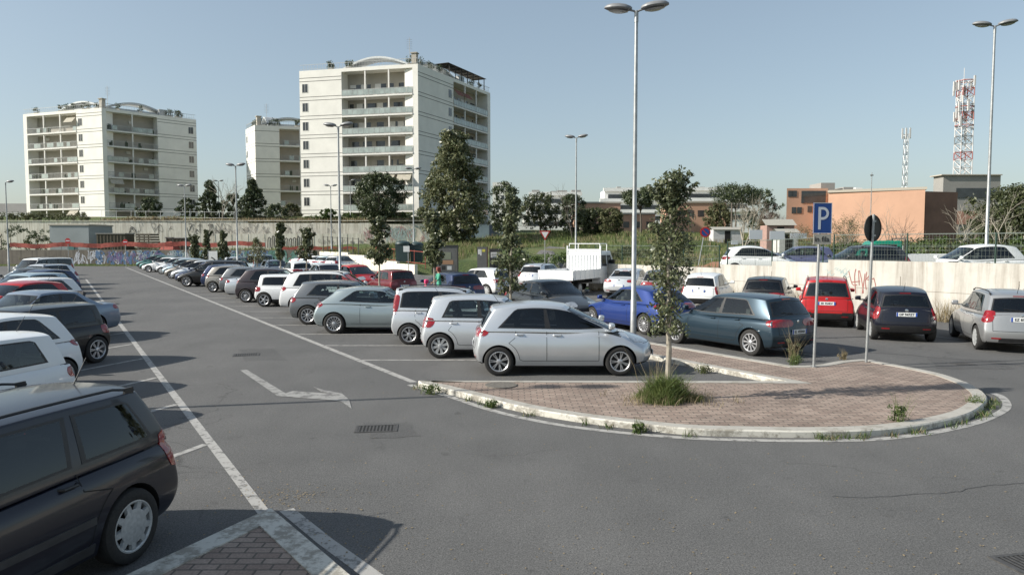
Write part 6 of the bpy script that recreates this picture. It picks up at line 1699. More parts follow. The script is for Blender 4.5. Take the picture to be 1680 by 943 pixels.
while len(P_) < 1300:
    x, y = r_.uniform(-60, -22), r_.uniform(89, 107)
    if sst(0, 1, 1) and st(x, y)[0] < 3: P_.append((x, y, hterr(x, y)))
tag(blades('waste_grass', P_, 8, .45, .4, LM['grass'], seed=4, wd=.04), 'weedy grass on the waste ground behind the graffiti wall', 'grass')
P_ = [(r_.uniform(-62, -8), r_.uniform(110.6, 112.5), 5.85+r_.random()*.3) for _ in range(900)]
tag(blades('terrace_grass', P_, 8, .5, .3, LM['dry'], seed=5, wd=.04), 'dry grass along the top of the tall retaining wall', 'dry grass')
# grass tuft round the nearest tree
tuft = empty('grass_tuft', (tb.x, tb.y-.05, tb.z), 0, 'large bushy green grass tuft round the trunk of the nearest tree', 'grass tuft')
r_ = random.Random(5)
for ring, (R0, R1, hh_, n_) in enumerate([(0, .12, .44, 22), (.08, .22, .36, 40), (.18, .34, .22, 50), (.30, .50, .11, 50)]):
    pc = []
    for k in range(n_):
        a = r_.uniform(0, 2*pi); R_ = r_.uniform(R0, R1)*(1+.25*sin(3*a+1)); pc.append((R_*cos(a)*1.05-.04, R_*sin(a)*.8, 0))
    blades('green_blades', pc, 22, hh_, .05, LM['grass'], tuft, 8+ring, .005, None, 1.3)
cs = [(r_.gauss(-.02, .13), r_.gauss(0, .11), r_.uniform(.04, .36)) for _ in range(110)]
leaves('herb_leaves', cs, .08, 26, .020, LM['green'], tuft, 19)
pc = [(r_.gauss(.1, .48), r_.gauss(0, .22), 0) for _ in range(70)]
blades('dry_blades', pc, 8, .16, .06, LM['dry'], tuft, 20, .004, None, 1.3)
pc = [(r_.gauss(-.12, .1), r_.gauss(.25, .08), 0) for _ in range(12)]
blades('tall_stalks', pc, 5, .75, .05, LM['dry'], tuft, 12, .004, None, .55)
# weeds in the gutter and at the kerbs
pts_g = []; r_ = random.Random(12)
off_ = offset(outline, -.10)
gut = off_[3:len(FR)-2]
for a, b in zip(gut, gut[1:]):
    n_ = int((b-a).length*9)
    for k in range(n_):
        if r_.random() < .55: p = a.lerp(b, r_.random()); pts_g.append((p.x, p.y, 0))
sel = [p for p in pts_g if (p[0] > 4.3 and r_.random() < .9) or r_.random() < .5]
tag(blades('gutter_weeds', sel, 16, .10, .055, LM['green'], seed=21, wd=.006, lean=1.3), 'low green weeds growing in the gutter round the island kerb', 'weeds')
tag(blades('gutter_dry_weeds', sel[::2], 12, .09, .06, LM['dry'], seed=22, wd=.005, lean=1.3), 'dry brown weeds in the gutter round the island kerb', 'dry weeds')
def weed(px, py, z, h_, R_, label, k_='green', seed=0, dry=False):
    p = G(px, py, z); root = empty('weed_clump', (p.x, p.y, z), 0, label, 'weed', 'weeds by the island kerb'); r_ = random.Random(seed)
    cs = [(r_.gauss(0, R_*.5), r_.gauss(0, R_*.35), r_.uniform(.02, h_*.7)) for _ in range(22)]; leaves('leaves', cs, R_*.35, 18, .018, LM[k_], root, seed)
    blades('stalks', [(r_.gauss(0, R_*.3), r_.gauss(0, R_*.3), 0) for _ in range(10)], 5, h_, .02, LM['dry' if dry else 'grass'], root, seed+1, .004, None, .6)
weed(1306, 598, ZK, .28, .16, 'leafy weed clump at the kerb corner behind the dark teal car', 'hedge', 1); weed(1302, 594, .0, .75, .14, 'tall brown dried weed in front of the number plate of the dark teal car', 'magnolia', 2, True)
weed(707, 646, 0, .22, .14, 'weed clump at the left tip of the island', 'green', 3); weed(806, 668, 0, .16, .10, 'small weed at the front kerb below the silver hatchback', 'green', 4); weed(1046, 712-2, 0, .20, .10, 'weed at the front kerb left of the grass tuft', 'green', 5)
weed(1475, 700, 0, .45, .14, 'tall thin weed at the right front kerb of the island', 'hedge', 6); weed(1600, 668, 0, .22, .22, 'thick weeds in the gutter at the right end of the island', 'green', 7); weed(1155, 612, .0, .22, .18, 'weeds in the corner of the inner kerb', 'scrub', 8); weed(1385, 590, 0, .25, .12, 'dry weed by the back kerb between the two signs', 'dry', 9, True)
r_ = random.Random(44); P_ = []
for k in range(520):
    t_ = r_.uniform(-12, 20); p = wallpt(t_, -r_.random()**2*.35-.03); P_.append((p.x, p.y, 0))
tag(blades('wall_foot_weeds', P_, 9, .16, .06, LM['dry'], seed=45, wd=.006, lean=.9), 'dry weeds and litter along the foot of the concrete wall', 'dry weeds')
P_ = []
for k in range(110):
    t_ = r_.choice((9.0, 5.2, 12.4, -.8))+r_.gauss(0, .5); p = wallpt(t_, -.3-r_.random()*.4); P_.append((p.x, p.y, 0))
tag(blades('wall_reeds', P_, 8, .75, .10, LM['dry'], seed=46, wd=.008, lean=.6), 'tall dry stalks between the cars and the concrete wall', 'dry weeds')
# little stones and leaf litter on the road
M['litter'] = mat('leaf_litter', (.22, .17, .10), .9, var=.4, vscale=30)
g = np.random.default_rng(6); N = 900
px = g.random(N)*1680; py = 600+g.random(N)*343
pp = [G(a, b, .006) for a, b in zip(px, py)]
extra = [G(470+r_.gauss(0, 40), 812+r_.gauss(0, 9), .006) for _ in range(160)]+[G(560+r_.gauss(0, 60), 880+r_.gauss(0, 24), .006) for _ in range(90)]
o = leaves('litter', [tuple(p) for p in pp+extra], .005, 1, .012, M['litter'], None, 7, up=4, aspect=.7); o['kind'] = 'stuff'; tag(o, 'tiny dry leaves and grit scattered on the asphalt', 'litter')
# ------------------------------------------------------------------ lamp posts
M['lamphead'] = mat('lamp_housing', (.22, .225, .23), .5, .2, var=.15)
M['lampglass'] = mat('lamp_glass', (.34, .34, .33), .25, coat=.4)
def headmesh():
    q = MB(); prof = [(0, .03, .03), (.05, .085, .05), (.18, .14, .075), (.35, .155, .085), (.52, .135, .08), (.66, .09, .06), (.74, .03, .025)]
    n_ = 16; vs = []
    for x, w_, h_ in prof:
        for k in range(n_):
            a = 2*pi*k/n_; s_ = sin(a); vs.append((x, w_*cos(a), (h_*s_ if s_ > 0 else h_*.45*s_)+.01))
    fs = [(i*n_+k, i*n_+(k+1) % n_, (i+1)*n_+(k+1) % n_, (i+1)*n_+k) for i in range(len(prof)-1) for k in range(n_)]
    fs += [tuple(reversed(range(n_))), tuple((len(prof)-1)*n_+k for k in range(n_))]
    q.add([(v[0], v[1], v[2]) for v in vs], [tuple(reversed(f)) for f in fs]); 
    me = bpy.data.meshes.new('lamp_head'); me.from_pydata(q.v, [], q.f); me.materials.append(M['lamphead']); me.shade_smooth(); me.set_sharp_from_angle(angle=radians(50))
    g = MB(); n2 = 14
    g.add([(.36+.27*cos(2*pi*k/n2), .115*sin(2*pi*k/n2), -.036) for k in range(n2)]+[(.36+.16*cos(2*pi*k/n2), .07*sin(2*pi*k/n2), -.058) for k in range(n2)], [((k+1) % n2, k, n2+k, n2+(k+1) % n2) for k in range(n2)]+[tuple(range(2*n2-1, n2-1, -1))])
    m2 = bpy.data.meshes.new('lens'); m2.from_pydata(g.v, [], g.f); m2.materials.append(M['lampglass']); return me, m2
HM, LMe = headmesh()
def lamp_post(x, y, z, h, label, rz=0.0, heads=2, thick=1.0, tilt=.12, sc=1.0):
    root = empty('street_lamp', (x, y, z), rz, label, 'street lamp', 'street lamps of the car park')
    q = MB(); q.tube([(0, 0, -.05), (0, 0, 1.2), (0, 0, 1.22), (0, 0, h*.5), (0, 0, h-.25)], [.085*thick, .082*thick, .070*thick, .058*thick, .045*thick], 12); q.tube([(0, 0, h-.30), (0, 0, h)], .055*thick, 10)
    q.build('pole', M['steel'], root, 40)
    q = MB(); q.tube([(0, 0, 0), (0, 0, .10)], .11*thick, 12); q.build('base_collar', M['steel'], root, 40)
    for s_ in ((1, -1) if heads == 2 else (1,)):
        q = MB(); q.tube([(0, 0, h-.03), (s_*.09, 0, h+.01), (s_*.2, 0, h+.04)], .028, 8); q.build('arm', M['lamphead'], root, 40)
        hd = bpy.data.objects.new('lamp_head', HM); link(hd, root); hd.location = (s_*.12, 0, h+.04); hd.rotation_euler = (0, -tilt, 0 if s_ > 0 else pi); hd.scale = (sc*.95, sc*1.35, sc*1.5)
        ln = bpy.data.objects.new('lens', LMe); link(ln, hd)
ang = radians(14)
lamp_post(*strip_pt(1040, 20.0), 0, 8.95, 'nearest tall galvanised lamp post rising behind the silver hatchback', radians(-12), tilt=.10, sc=1.05)
lamp_post(*strip_pt(558, 38.5), 0, 8.8, 'tall lamp post behind the white suv, second in the middle row', radians(-10))
lamp_post(*strip_pt(390, 56), 0, 8.6, 'lamp post beyond the dark people carrier, third in the middle row', radians(-10))
lamp_post(*strip_pt(306, 76), 0, 8.6, 'lamp post farthest down the middle row by the black suv', radians(-10))
lamp_post(*strip_pt(944.5, 51), 0, 10.0, 'lone lamp post behind the flatbed truck', radians(-20))
lamp_post(at(1617, 30.3), 30.3, 1.15, 10.4, 'lamp post standing beyond the concrete wall at the right', radians(-15))
lamp_post(at(530.5, 86), 90, .9, 8.8, 'distant lamp post in front of the windowless strip of the tallest block', radians(5))
lamp_post(at(679, 72), 72, hterr(at(679, 72), 72)-.1, 9.1, 'distant lamp post left of the big tree', radians(5))
lamp_post(at(344, 110), 114, 6.2, 6.1, 'short lamp post on the terrace between the left blocks', 0)
lamp_post(at(574, 112), 113, 5.9, 6.4, 'thin lamp post on the terrace before the balconies', 0, heads=1)
lamp_post(at(14.5, 70), 70, 0, 8.5, 'single-headed lamp post at the far left edge', radians(0), heads=1)
lamp_post(-13.6, 10.55, 0, 9.0, 'lamp post off to the left that throws the thin shadow over the lane', 0)
# wooden poles and wires
for (px, y, py, lab) in ((1199, 92, 333, 'dark utility pole beside the bare pale tree'), (1426, 88, 283, 'slim pale pole left of the slim mast')):
    x = at(px, y); g0 = hterr(x, y); z1 = D(px, py, y).z; root = empty('utility_pole', (x, y, g0), 0, lab, 'utility pole')
    q = MB(); k_ = 1 if px < 1300 else .45; q.tube([(0, 0, -.3), (0, 0, z1-g0)], [.14*k_, .09*k_], 8); q.build('pole', M['bark'] if px < 1300 else M['steel'], root, 40)
    q = MB(); a_ = .7 if px < 1300 else .18; q.box(-a_, a_, -.05, .05, z1-g0-.4, z1-g0-.28); q.build('crossarm', M['bark'], root)

# ------------------------------------------------------------------ signs
M['signblue'] = mat('sign_blue', (.012, .055, .23), .35, var=.12, vscale=4); M['signwhite'] = mat('sign_white', (.55, .58, .62), .4)
M['signgrey'] = mat('sign_grey', (.38, .36, .31), .5, var=.15, vscale=9); M['signback'] = mat('sign_back', (.035, .033, .03), .5, .3, var=.25, vscale=6)
M['signred'] = mat('sign_red', (.40, .02, .02), .4)
p = G(1335, 601, ZK)
ps = empty('parking_sign', (p.x, p.y, ZK-.01), 0, 'blue parking sign on a slim steel post at the corner of the island', 'road sign')
q = MB(); q.tube([(0, 0, 0), (.06, 0, 3.40)], .03, 12); q.build('post', M['steel'], ps, 40)
q = MB(); q.lathe([(.0001, .02), (.07, .02), (.07, 0)], 14); q.build('base', M['steel'], ps, 40)
T = Matrix.Translation((.09, -.045, 3.19)) @ Matrix.Rotation(radians(5), 4, 'Z')
q = MB(); q.box(-.205, .205, -.006, .006, -.325, .325, 0, T); q.build('panel', M['signblue'], ps)
q = MB()
for a in ((-.205, -.193, -.325, .325), (.193, .205, -.325, .325), (-.193, .193, .313, .325), (-.193, .193, -.325, -.313)): q.box(a[0], a[1], -.0085, -.0065, a[2], a[3], 0, T)
q.build('border', M['signwhite'], ps)
# the letter P: stem and bowl
q = MB(); y0 = -.0095
def arcpts(cx_, cz_, r0, a0, a1, n_): return [(cx_+r0*cos(a0+(a1-a0)*k/n_), cz_+r0*sin(a0+(a1-a0)*k/n_)) for k in range(n_+1)]
o_ = [(-.10, -.24), (-.04, -.24), (-.04, -.035), (.0, -.035)]+arcpts(.0, .10, .135, -pi/2, pi/2, 14)+[(-.10, .235)]
i_ = [(-.04, .02), (.0, .02)]+arcpts(.0, .10, .08, -pi/2, pi/2, 14)+[(-.04, .18)]
outer_ = [(-.10, .235), (-.10, -.24), (-.04, -.24)]
vs = []; fs = []
def quadstrip(A, B):
    b = len(vs); vs.extend([T @ Vector((x, y0, z)) for x, z in A]); vs.extend([T @ Vector((x, y0, z)) for x, z in B]); n_ = len(A)
    fs.extend([(b+i, b+i+1, b+n_+i+1, b+n_+i) for i in range(n_-1)])
quadstrip([(-.10, .235), (-.10, -.24)], [(-.04, .235), (-.04, -.24)])
quadstrip([(-.04, -.035), (0, -.035)]+arcpts(0, .10, .135, -pi/2, pi/2, 14)+[(-.04, .235)], [(-.04, .02), (0, .02)]+arcpts(0, .10, .08, -pi/2, pi/2, 14)+[(-.04, .18)])
q.add(vs, fs); flipto(q, Vector((0, -1, 0))); q.build('letter_p', M['signwhite'], ps)
T2_ = Matrix.Translation((.085, -.045, 2.74)) @ Matrix.Rotation(radians(5), 4, 'Z')
q = MB(); q.box(-.185, .205, -.006, .006, -.105, .115, 0, T2_); q.build('lower_panel', M['signgrey'], ps)
o = meshobj('lettering', textmesh('in fila', .155, .002, .001), M['ink'], ps); o.matrix_local = T2_ @ Matrix.Translation((.0, -.009, 0)) @ Matrix.Rotation(pi/2, 4, 'X')
p = G(1421, 593, ZK)
rs = empty('round_sign', (p.x, p.y, ZK-.01), 0, 'round road sign seen from its dark back on a steel post', 'road sign')
q = MB(); q.tube([(0, 0, 0), (.07, 0, 3.3)], .03, 12); q.build('post', M['steel'], rs, 40)
q = MB(); T = Matrix.Translation((.078, .05, 2.99)) @ Matrix.Rotation(radians(29), 4, 'Z')
q.lathe([(.0001, .0), (.285, .0), (.30, -.018), (.30, .0), (.29, .006), (.0001, .006)], 36, 0, 'y', T); q.build('disc', M['signback'], rs, 30)
q = MB(); q.box(-.03, .03, -.03, -.002, -.26, .27, 0, T); q.build('rail', M['signback'], rs)
for zz in (.16, -.16):
    q = MB(); q.box(-.06, .06, -.045, -.031, zz-.02, zz+.02, 0, T); q.build('clamp', M['steel'], rs)
def roundsign(px, y, zc, label, col='signred', bar=True, lean=0, z0=None, r_=.30, ring=False):
    x = at(px, y); z0 = z0 if z0 is not None else hterr(x, y); root = empty('round_sign', (x, y, z0), 0, label, 'road sign')
    q = MB(); q.tube([(-lean, 0, -.1), (0, 0, zc-z0+.2)], .03, 8); q.build('post', M['steel'], root, 40)
    q = MB(); q.lathe([(.0001, -.05), (r_, -.05), (r_, -.035), (.0001, -.035)], 24, 0, 'y', Matrix.Translation((0, 0, zc-z0))); q.build('disc', M[col], root, 30)
    if bar: q = MB(); q.box(-.22, .22, -.056, -.052, zc-z0-.05, zc-z0+.05); q.build('bar', M['signwhite'], root)
    if ring:
        q = MB(); q.lathe([(r_*.72, -.056), (r_*.72, -.052), (.0001, -.052), (.0001, -.056)], 24, 0, 'y', Matrix.Translation((0, 0, zc-z0))); q.build('face', M['signblue'], root, 30)
        q = MB(); T = Matrix.Translation((0, 0, zc-z0)) @ Matrix.Rotation(radians(45), 4, 'Y'); q.box(-r_*.75, r_*.75, -.062, -.058, -.03, .03, 0, T); q.build('slash', M['signred'], root)
roundsign(113, 82, D(113, 395, 82).z, 'red no entry sign at the far end of the lane, left one', z0=0)
roundsign(207, 82, D(207, 397, 82).z, 'red no entry sign at the far end of the lane before the graffiti, right one', z0=0)
roundsign(1156, 42, D(1156, 381, 42).z, 'round no parking sign on a leaning post right of the foreground tree', 'signred', False, .42, 1.2, .30, True)
# yield sign
x = at(894, 62); g0 = hterr(x, 62); ys_ = empty('yield_sign', (x, 62, g0), 0, 'white yield sign with red border on a post behind the parked cars', 'road sign'); zc = D(894, 384, 62).z-g0
q = MB(); q.tube([(0, 0, -.1), (0, 0, zc+.3)], .035, 8); q.build('post', M['steel'], ys_, 40)
def tri(q, r_, y): q.add([(-r_, y, zc+r_*.58), (r_, y, zc+r_*.58), (0, y, zc-r_*1.15)], [(0, 2, 1)])
q = MB(); q.add([(s_*.46, yy, zc+.27) for yy in (-.06, -.045) for s_ in (-1, 1)]+[(0, -.06, zc-.53), (0, -.045, zc-.53)], [(0, 4, 1), (2, 3, 5), (0, 1, 3, 2), (0, 2, 5, 4), (1, 4, 5, 3)]); q.build('triangle', M['signred'], ys_)
q = MB(); tri(q, .31, -.064); q.build('face', M['white'], ys_)

# site boards, totem and bins by the entrance
M['board'] = mat('notice_board', (.035, .035, .035), .6); M['totem'] = mat('totem_grey', (.12, .12, .115), .6, var=.15)
y = 66; a, b = D(708, 402, y), D(752, 441, y)
ab = empty('advert_board', (a.x, y, 0), 0, 'framed advertising board with posters standing right of the slim tree', 'advertising board'); W_ = b.x-a.x; H_ = a.z
q = MB(); q.box(0, .10, -.08, .08, 0, H_); q.box(W_-.1, W_, -.08, .08, 0, H_); q.box(.102, W_-.102, -.08, .08, H_-.1, H_); q.box(.102, W_-.102, -.08, .08, .12, .2); q.build('frame', M['board'], ab)
q = MB(); q.box(.101, W_-.101, -.02, .02, .2, H_-.1); q.build('back', M['totem'], ab)
for (x0, x1, z0, z1, c) in ((.15, .75, 1.35, 1.95, (.40, .40, .38)), (.85, 1.75, 1.30, 1.95, (.20, .22, .16)), (.95, 1.95, .85, 1.22, (.35, .20, .12)), (.2, .85, .85, 1.2, (.24, .24, .24)), (.2, 2.1, .28, .78, (.12, .12, .125)), (.9, 1.25, .35, .72, (.02, .02, .02)), (1.4, 1.8, .35, .7, (.55, .56, .58))):
    q = MB(); q.box(x0, min(x1, W_-.15), -.03-.002*z0-.004*(c[0] > .5 or c[0] < .05), -.021, z0, z1); q.build('poster', mat('poster', c, .6), ab)
a, b = D(783, 405, 62), D(800, 445, 62); tt = empty('totem', (a.x, 62, 0), 0, 'grey totem pillar with a yellow and white mark beside the white car', 'totem sign'); W_ = b.x-a.x
q = MB(); q.box(0, W_, -.15, .15, 0, a.z); q.build('body', M['totem'], tt)
q = MB(); q.box(W_-.06, W_+.02, -.16, .16, .0, a.z+.03); q.build('edge', mat('totem_brown', (.07, .03, .025), .7), tt)
q = MB(); q.box(.08, .22, -.158, -.152, a.z-.62, a.z-.2); q.box(.26, .36, -.158, -.152, a.z-.72, a.z-.2); q.build('white_mark', M['white'], tt)
q = MB(); q.box(.42, .68, -.158, -.152, a.z-.42, a.z-.2); q.build('yellow_mark', mat('mark_yellow', (.55, .50, .08), .5), tt)
a, b = D(801, 408, 62.5), D(822, 446, 62.5); nb = empty('notice_board', (a.x+.1, 62.5, 0), 0, 'dark board with a small white notice beside the grey totem', 'notice board')
q = MB(); q.box(0, b.x-a.x, -.08, .08, .1, a.z); q.build('board', M['board'], nb)
q = MB(); q.box(.12, .85, -.088, -.082, a.z-.75, a.z-.3); q.build('notice', M['white'], nb)
q = MB()
for k in range(3): q.box(.18, .78, -.0905, -.0885, a.z-.44-.12*k, a.z-.39-.12*k)
q.build('notice_print', M['ink'], nb)
M['binblue'] = mat('bin_blue_green', (.03, .055, .055), .5, var=.2)
def bin_(px, y, w_, h_, label, m_):
    x = at(px, y); z0 = max(0, hterr(x, y)) if st(x, y)[0] > .2 else 0; root = empty('recycling_bin', (x, y, z0), 0, label, 'recycling bin', 'recycling bins')
    vv, ff = dbox([0, .5, 1], [0, .5, 1], [0, .3, .8, 1], lambda a, b, c: ((a-.5)*w_*(.88+.12*c), (b-.5)*1.1*(.88+.12*c), .1+h_*c)); q = MB(); q.add(vv, ff); q.build('body', m_, root)
    q = MB(); q.lathe([(w_*.55, h_+.102), (w_*.52, h_+.25), (w_*.3, h_+.38), (.0001, h_+.42)], 16); q.build('lid', m_, root, 30)
    for sx in (-1, 1):
        q = MB(); q.lathe([(.0001, -.04), (.09, -.04), (.09, .04), (.0001, .04)], 12, 0, 'x', Matrix.Translation((sx*w_*.4, -.4, .1))); q.build('castor', M['tyre'], root, 30)
bin_(661, 70, 1.3, 1.7, 'dark green recycling bin behind the red cars, left one', M['binblue']); bin_(684, 70.5, 1.2, 1.6, 'dark green recycling bin left of the slim tree, right one', M['binblue'])
x = at(670, 64); fs_ = empty('direction_sign', (x, 64, 0), 0, 'small white sign board on a post before the recycling bins', 'road sign')
q = MB(); q.tube([(0, 0, 0), (0, 0, 2.55)], .035, 8); q.build('post', M['steel'], fs_, 40)
q = MB(); q.box(-.42, .12, -.06, -.04, 2.0, 2.5); q.build('panel', M['white'], fs_)
# allotment clutter on the slope
for i, (px, py, y, w_, h_, lab) in enumerate([(1240, 385, 62, 1.1, .8, 'white board on a stake behind the upper white hatchback, left one'), (1275, 386, 60, 1.2, .7, 'white board on a stake behind the upper white hatchback, right one'), (1310, 387, 66, 1.5, .5, 'low whitish crate on the slope left of the parking sign'), (1205, 398, 58, .5, .3, 'tiny white notice on the slope fence')]):
    p = D(px, py, y); g0 = hterr(p.x, y); root = empty('stake_board', (p.x, y, g0), 0, lab, 'board'); q = MB(); q.box(-w_/2, w_/2, -.03, .03, p.z-g0-h_/2, p.z-g0+h_/2); q.build('board', M['signwhite'], root); q = MB(); q.tube([(0, .05, -.2), (0, .05, p.z-g0)], .04, 6); q.build('stake', M['bark'], root)
for i, (px, py, y, w_, h_, c, lab) in enumerate([(1275, 370, 76, 2.8, 1.6, (.34, .22, .19), 'pink garden hut left of the orange building'), (1288, 392-10, 72, 1.8, 1.0, (.5, .5, .48), 'small white shelter below the pink hut'), (1190, 377, 92, 3.5, .9, (.5, .5, .5), 'row of white garden shelters under the pines')]):
    p = D(px, py, y); g0 = hterr(p.x, y); root = empty('garden_hut', (p.x, y, g0), 0, lab, 'hut'); q = MB(); q.box(-w_/2, w_/2, -1, 1, -.3, p.z-g0); q.build('walls', mat('hut_wall', c, .85, var=.15), root)
    q = MB(); T = p.z-g0; q.add([(-w_/2-.2, -1.2, T), (w_/2+.2, -1.2, T), (w_/2+.2, 0, T+h_*.4), (-w_/2-.2, 0, T+h_*.4), (w_/2+.2, 1.2, T), (-w_/2-.2, 1.2, T)], [(0, 1, 2, 3), (3, 2, 4, 5)]); q.build('roof', M['signgrey'], root); q = MB(); q.box(-.35, .35, -1.03, -.99, -.2, T-.15); q.build('door', M['under'], root)
# mound of orange soil
q = MB(); n_ = 26; cx_, cy_ = at(1185, 43), 44.5; vs = []; r_ = random.Random(9)
for j in range(n_):
    for i in range(n_):
        u, v = i/(n_-1)*2-1, j/(n_-1)*2-1; d_ = math.sqrt(u*u+v*v); x, y = cx_+u*4.2, cy_+v*2.6
        vs.append((x, y, hterr(x, y)-.06+max(0, 1-d_)**.8*1.0*(1+.25*sin(x*3)*cos(y*2.3))+r_.uniform(-.04, .04)*(d_ < 1)))
q.add(vs, [(j*n_+i, j*n_+i+1, (j+1)*n_+i+1, (j+1)*n_+i) for j in range(n_-1) for i in range(n_-1)]); tag(q.build('soil_mound', mat('orange_soil', (.24, .115, .065), .95, var=.25, vscale=3), smooth=60), 'mound of bare orange soil behind the lowest part of the wall', 'soil mound')
# white banner between far cars
x, y = at(350, 60), 60; root = empty('banner', (x, y, ZK), 0, 'small white banner with a dark swirl between the far young trees', 'banner')
q = MB(); q.box(-.35, .35, -.02, .02, .2, 2.0); q.build('cloth', M['white'], root)
q = MB(); pts = arcpts(-.35, .9, .62, -.1, 1.2, 10); tstroke(q, Vector((0, -.022, 0)), UX, NY, pts, .09); flipto(q, NY); q.build('swirl', M['board'], root)
q = MB(); q.tube([(-.4, 0, 0), (-.4, 0, 2.1)], .025, 6); q.build('pole', M['steel'], root)

# ------------------------------------------------------------------ cars
RG = 'cars in the middle row'; CG = 'cars along the middle kerb'; DG = 'cars in the bays by the wall'; LG = 'cars in the left row'; UG = 'cars in the upper car park'
def rcar(model, col, px, py, label, wheel='cap', ref='rr', heading=0, dx=0, **k):
    p = G(px, py); car(model, col, p.x+dx, p.y, heading, label, ref, wheel, RG, **k)
rcar('hatch', 'silver', 818.6, 617, 'nearest silver five-door hatchback parked beside the brick island', 'double')
rcar('tallhatch', 'silverwhite', 722, 588, 'pale silver small hatchback, second from the island', 'swirl')
rcar('panda', 'silverwhite', 671, 566, 'small boxy silver hatchback with black roof rails and tall red lamps', 'double')
rcar('gtc', 'silvergreen', 548, 548, 'grey green three-door coupe with sloping roof', 'multi')
rcar('compact', 'grey', 505, 533, 'grey hatchback with red tail lamps parked left of the pale coupe', 'ten')
rcar('suv', 'white', 489, 516, 'large white suv with dark windows and roof rails', 'five')
rcar('mini', 'white', 433, 503.5, 'small white two-box car with black rear arch and star wheels', 'five')
rcar('mpv', 'darkmpv', 403, 496.5, 'dark aubergine people carrier with tall red lamps', 'multi')
rcar('sedan', 'silver', 398, 490, 'silver car whose tail shows between the dark carrier and the beige hatchback', 'cap')
rcar('compact', 'grey', 378, 483.5, 'grey hatchback half hidden right of the beige one', 'ten')
rcar('hatch', 'beige', 349, 479.5, 'beige grey hatchback with dark wheels', 'double')
rcar('compact', 'navy', 346, 474, 'dark blue car with long red lamps behind the beige hatchback', 'cap')
rcar('suv', 'black', 306, 470.5, 'black suv facing the lane with bulky front', 'double', 'fl', 180)
rcar('compact', 'navy', 301, 465.5, 'dark blue hatchback nose to the lane beside the black suv', 'cap', 'fl', 180)
rcar('hatch', 'silver', 292, 461, 'silver hatchback nose out, third past the black suv', 'cap', 'fl', 180)
rcar('hatch', 'beige', 281, 457.5, 'brownish grey hatchback nose out with shiny wheel', 'five', 'fl', 180)
rcar('tallhatch', 'paleblue', 275, 453, 'pale blue small car nose out among the far cars', 'cap', 'fl', 180, detail=False)
rcar('tallhatch', 'silver', 264, 449.5, 'small silver hatchback nose out near the far end', 'cap', 'fl', 180, detail=False)
rcar('gtc', 'white', 243.5, 446.5, 'white coupe nose out near the far end of the middle row', 'ten', 'fl', 180, detail=False)
rcar('compact', 'tealgreen', 238, 443.5, 'teal hatchback second from the far end of the middle row', 'cap', 'fl', 180, detail=False)
rcar('hatch', 'tealgreen', 231, 440.8, 'dark teal car at the far end of the middle row', 'cap', 'fl', 180, detail=False)
# along the kerb behind the strip; heading along the lane
LHD = math.degrees(atan2(LANE.y, LANE.x))
p = G(1229.6, 583.5); car('compact', 'teal', p.x, p.y, LHD-.8, 'dark teal hatchback with white-spoked wheels parked along the brick strip', 'rl', 'ten', CG, plate='EL 455NA')
car('gtc', 'blue', 3.95, 21.9, LHD-2, 'bright blue car behind the nearest lamp post and tree', 'rl', 'multi', CG)
car('sedan', 'darkgrey', 1.45, 26.3, LHD+180-3, 'dark grey saloon facing the camera, framed by the silver hatchback roof', 'c', 'cap', CG)
car('compact', 'navy', -2.9, 33.2, LHD, 'dark blue car with a person in green standing at its side', 'c', 'cap', CG)
car('uno', 'darkred', -6.3, 38.0, LHD, 'dark red boxy hatchback seen from behind', 'c', 'cap', CG)
car('hatch', 'red', -9.0, 42.8, LHD+180, 'bright red hatchback facing the camera', 'c', 'cap', CG)
car('sedan', 'silver', -12.0, 47.4, LHD+180, 'pale silver saloon left of the bright red hatchback', 'c', 'cap', CG)
cg = [('hatch', 'white', 'white hatchback beyond the pale silver saloon'), ('compact', 'bluegrey', 'blue grey car behind the thin-leaved young tree'), ('van', 'paleblue', 'pale van in the middle distance beside the far lamp post'), ('compact', 'darkgrey', 'dark grey car beyond the pale van'), ('sedan', 'silverwhite', 'silver white saloon far along the kerb'), ('sw', 'white', 'white estate among the far kerb cars'), ('hatch', 'bluegrey', 'blue grey hatchback far along the kerb')]
for k, (m_, c_, lab) in enumerate(cg):
    y_ = 52.3+4.9*k; car(m_, c_, 4.15-.622*(y_-20.8), y_, LHD+(180 if k % 2 else 0), lab, 'c', 'cap', CG, detail=False)
# bays by the wall: nose to the wall, tails towards the camera
HD = 90-24
def dcar(model, col, x, y, label, wheel='cap', head=HD, ref='tail', **k): car(model, col, x, y, head, label, ref, wheel, DG, **k)
dcar('sw', 'greysilver', at(1684, 17.9), 17.9, 'silver estate with roof rails cut by the right edge', 'cap', 70, plate='EZ 851RK')
dcar('c3', 'blackblue', at(1491, 20.1), 20.1, 'black small hatchback with white plate nose to the wall', 'cap', 73, plate='DP 947ZT')
dcar('mcv', 'red', at(1358, 23.6), 23.6, 'bright red estate car with roof rails nose to the wall', 'cap', 68, plate='ER 954EX')
dcar('compact', 'black', at(1251, 27.0), 27.0, 'black hatchback between the red estate and the white hatchback', 'cap', 64)
dcar('c3', 'white', at(1146, 30.2), 30.2, 'white hatchback with dark red lamps behind the foreground tree', 'cap', 62)
dcar('hatch', 'grey', at(1076, 33.4), 33.6, 'grey hatchback hidden behind the foreground tree', 'cap', 64)
dcar('sedan', 'silverwhite', at(1015, 36.6), 36.6, 'silver saloon seen from behind left of the nearest lamp post', 'cap', 66)
dcar('sw', 'silver', at(866, 44.2), 43, 'silver estate with red lamp left of the flatbed truck', 'cap', 62)
car('compact', 'white', at(790, 38.5)-.1, 38.8, 137, 'white hatchback driving up the second lane', 'c', 'cap', 'moving cars')
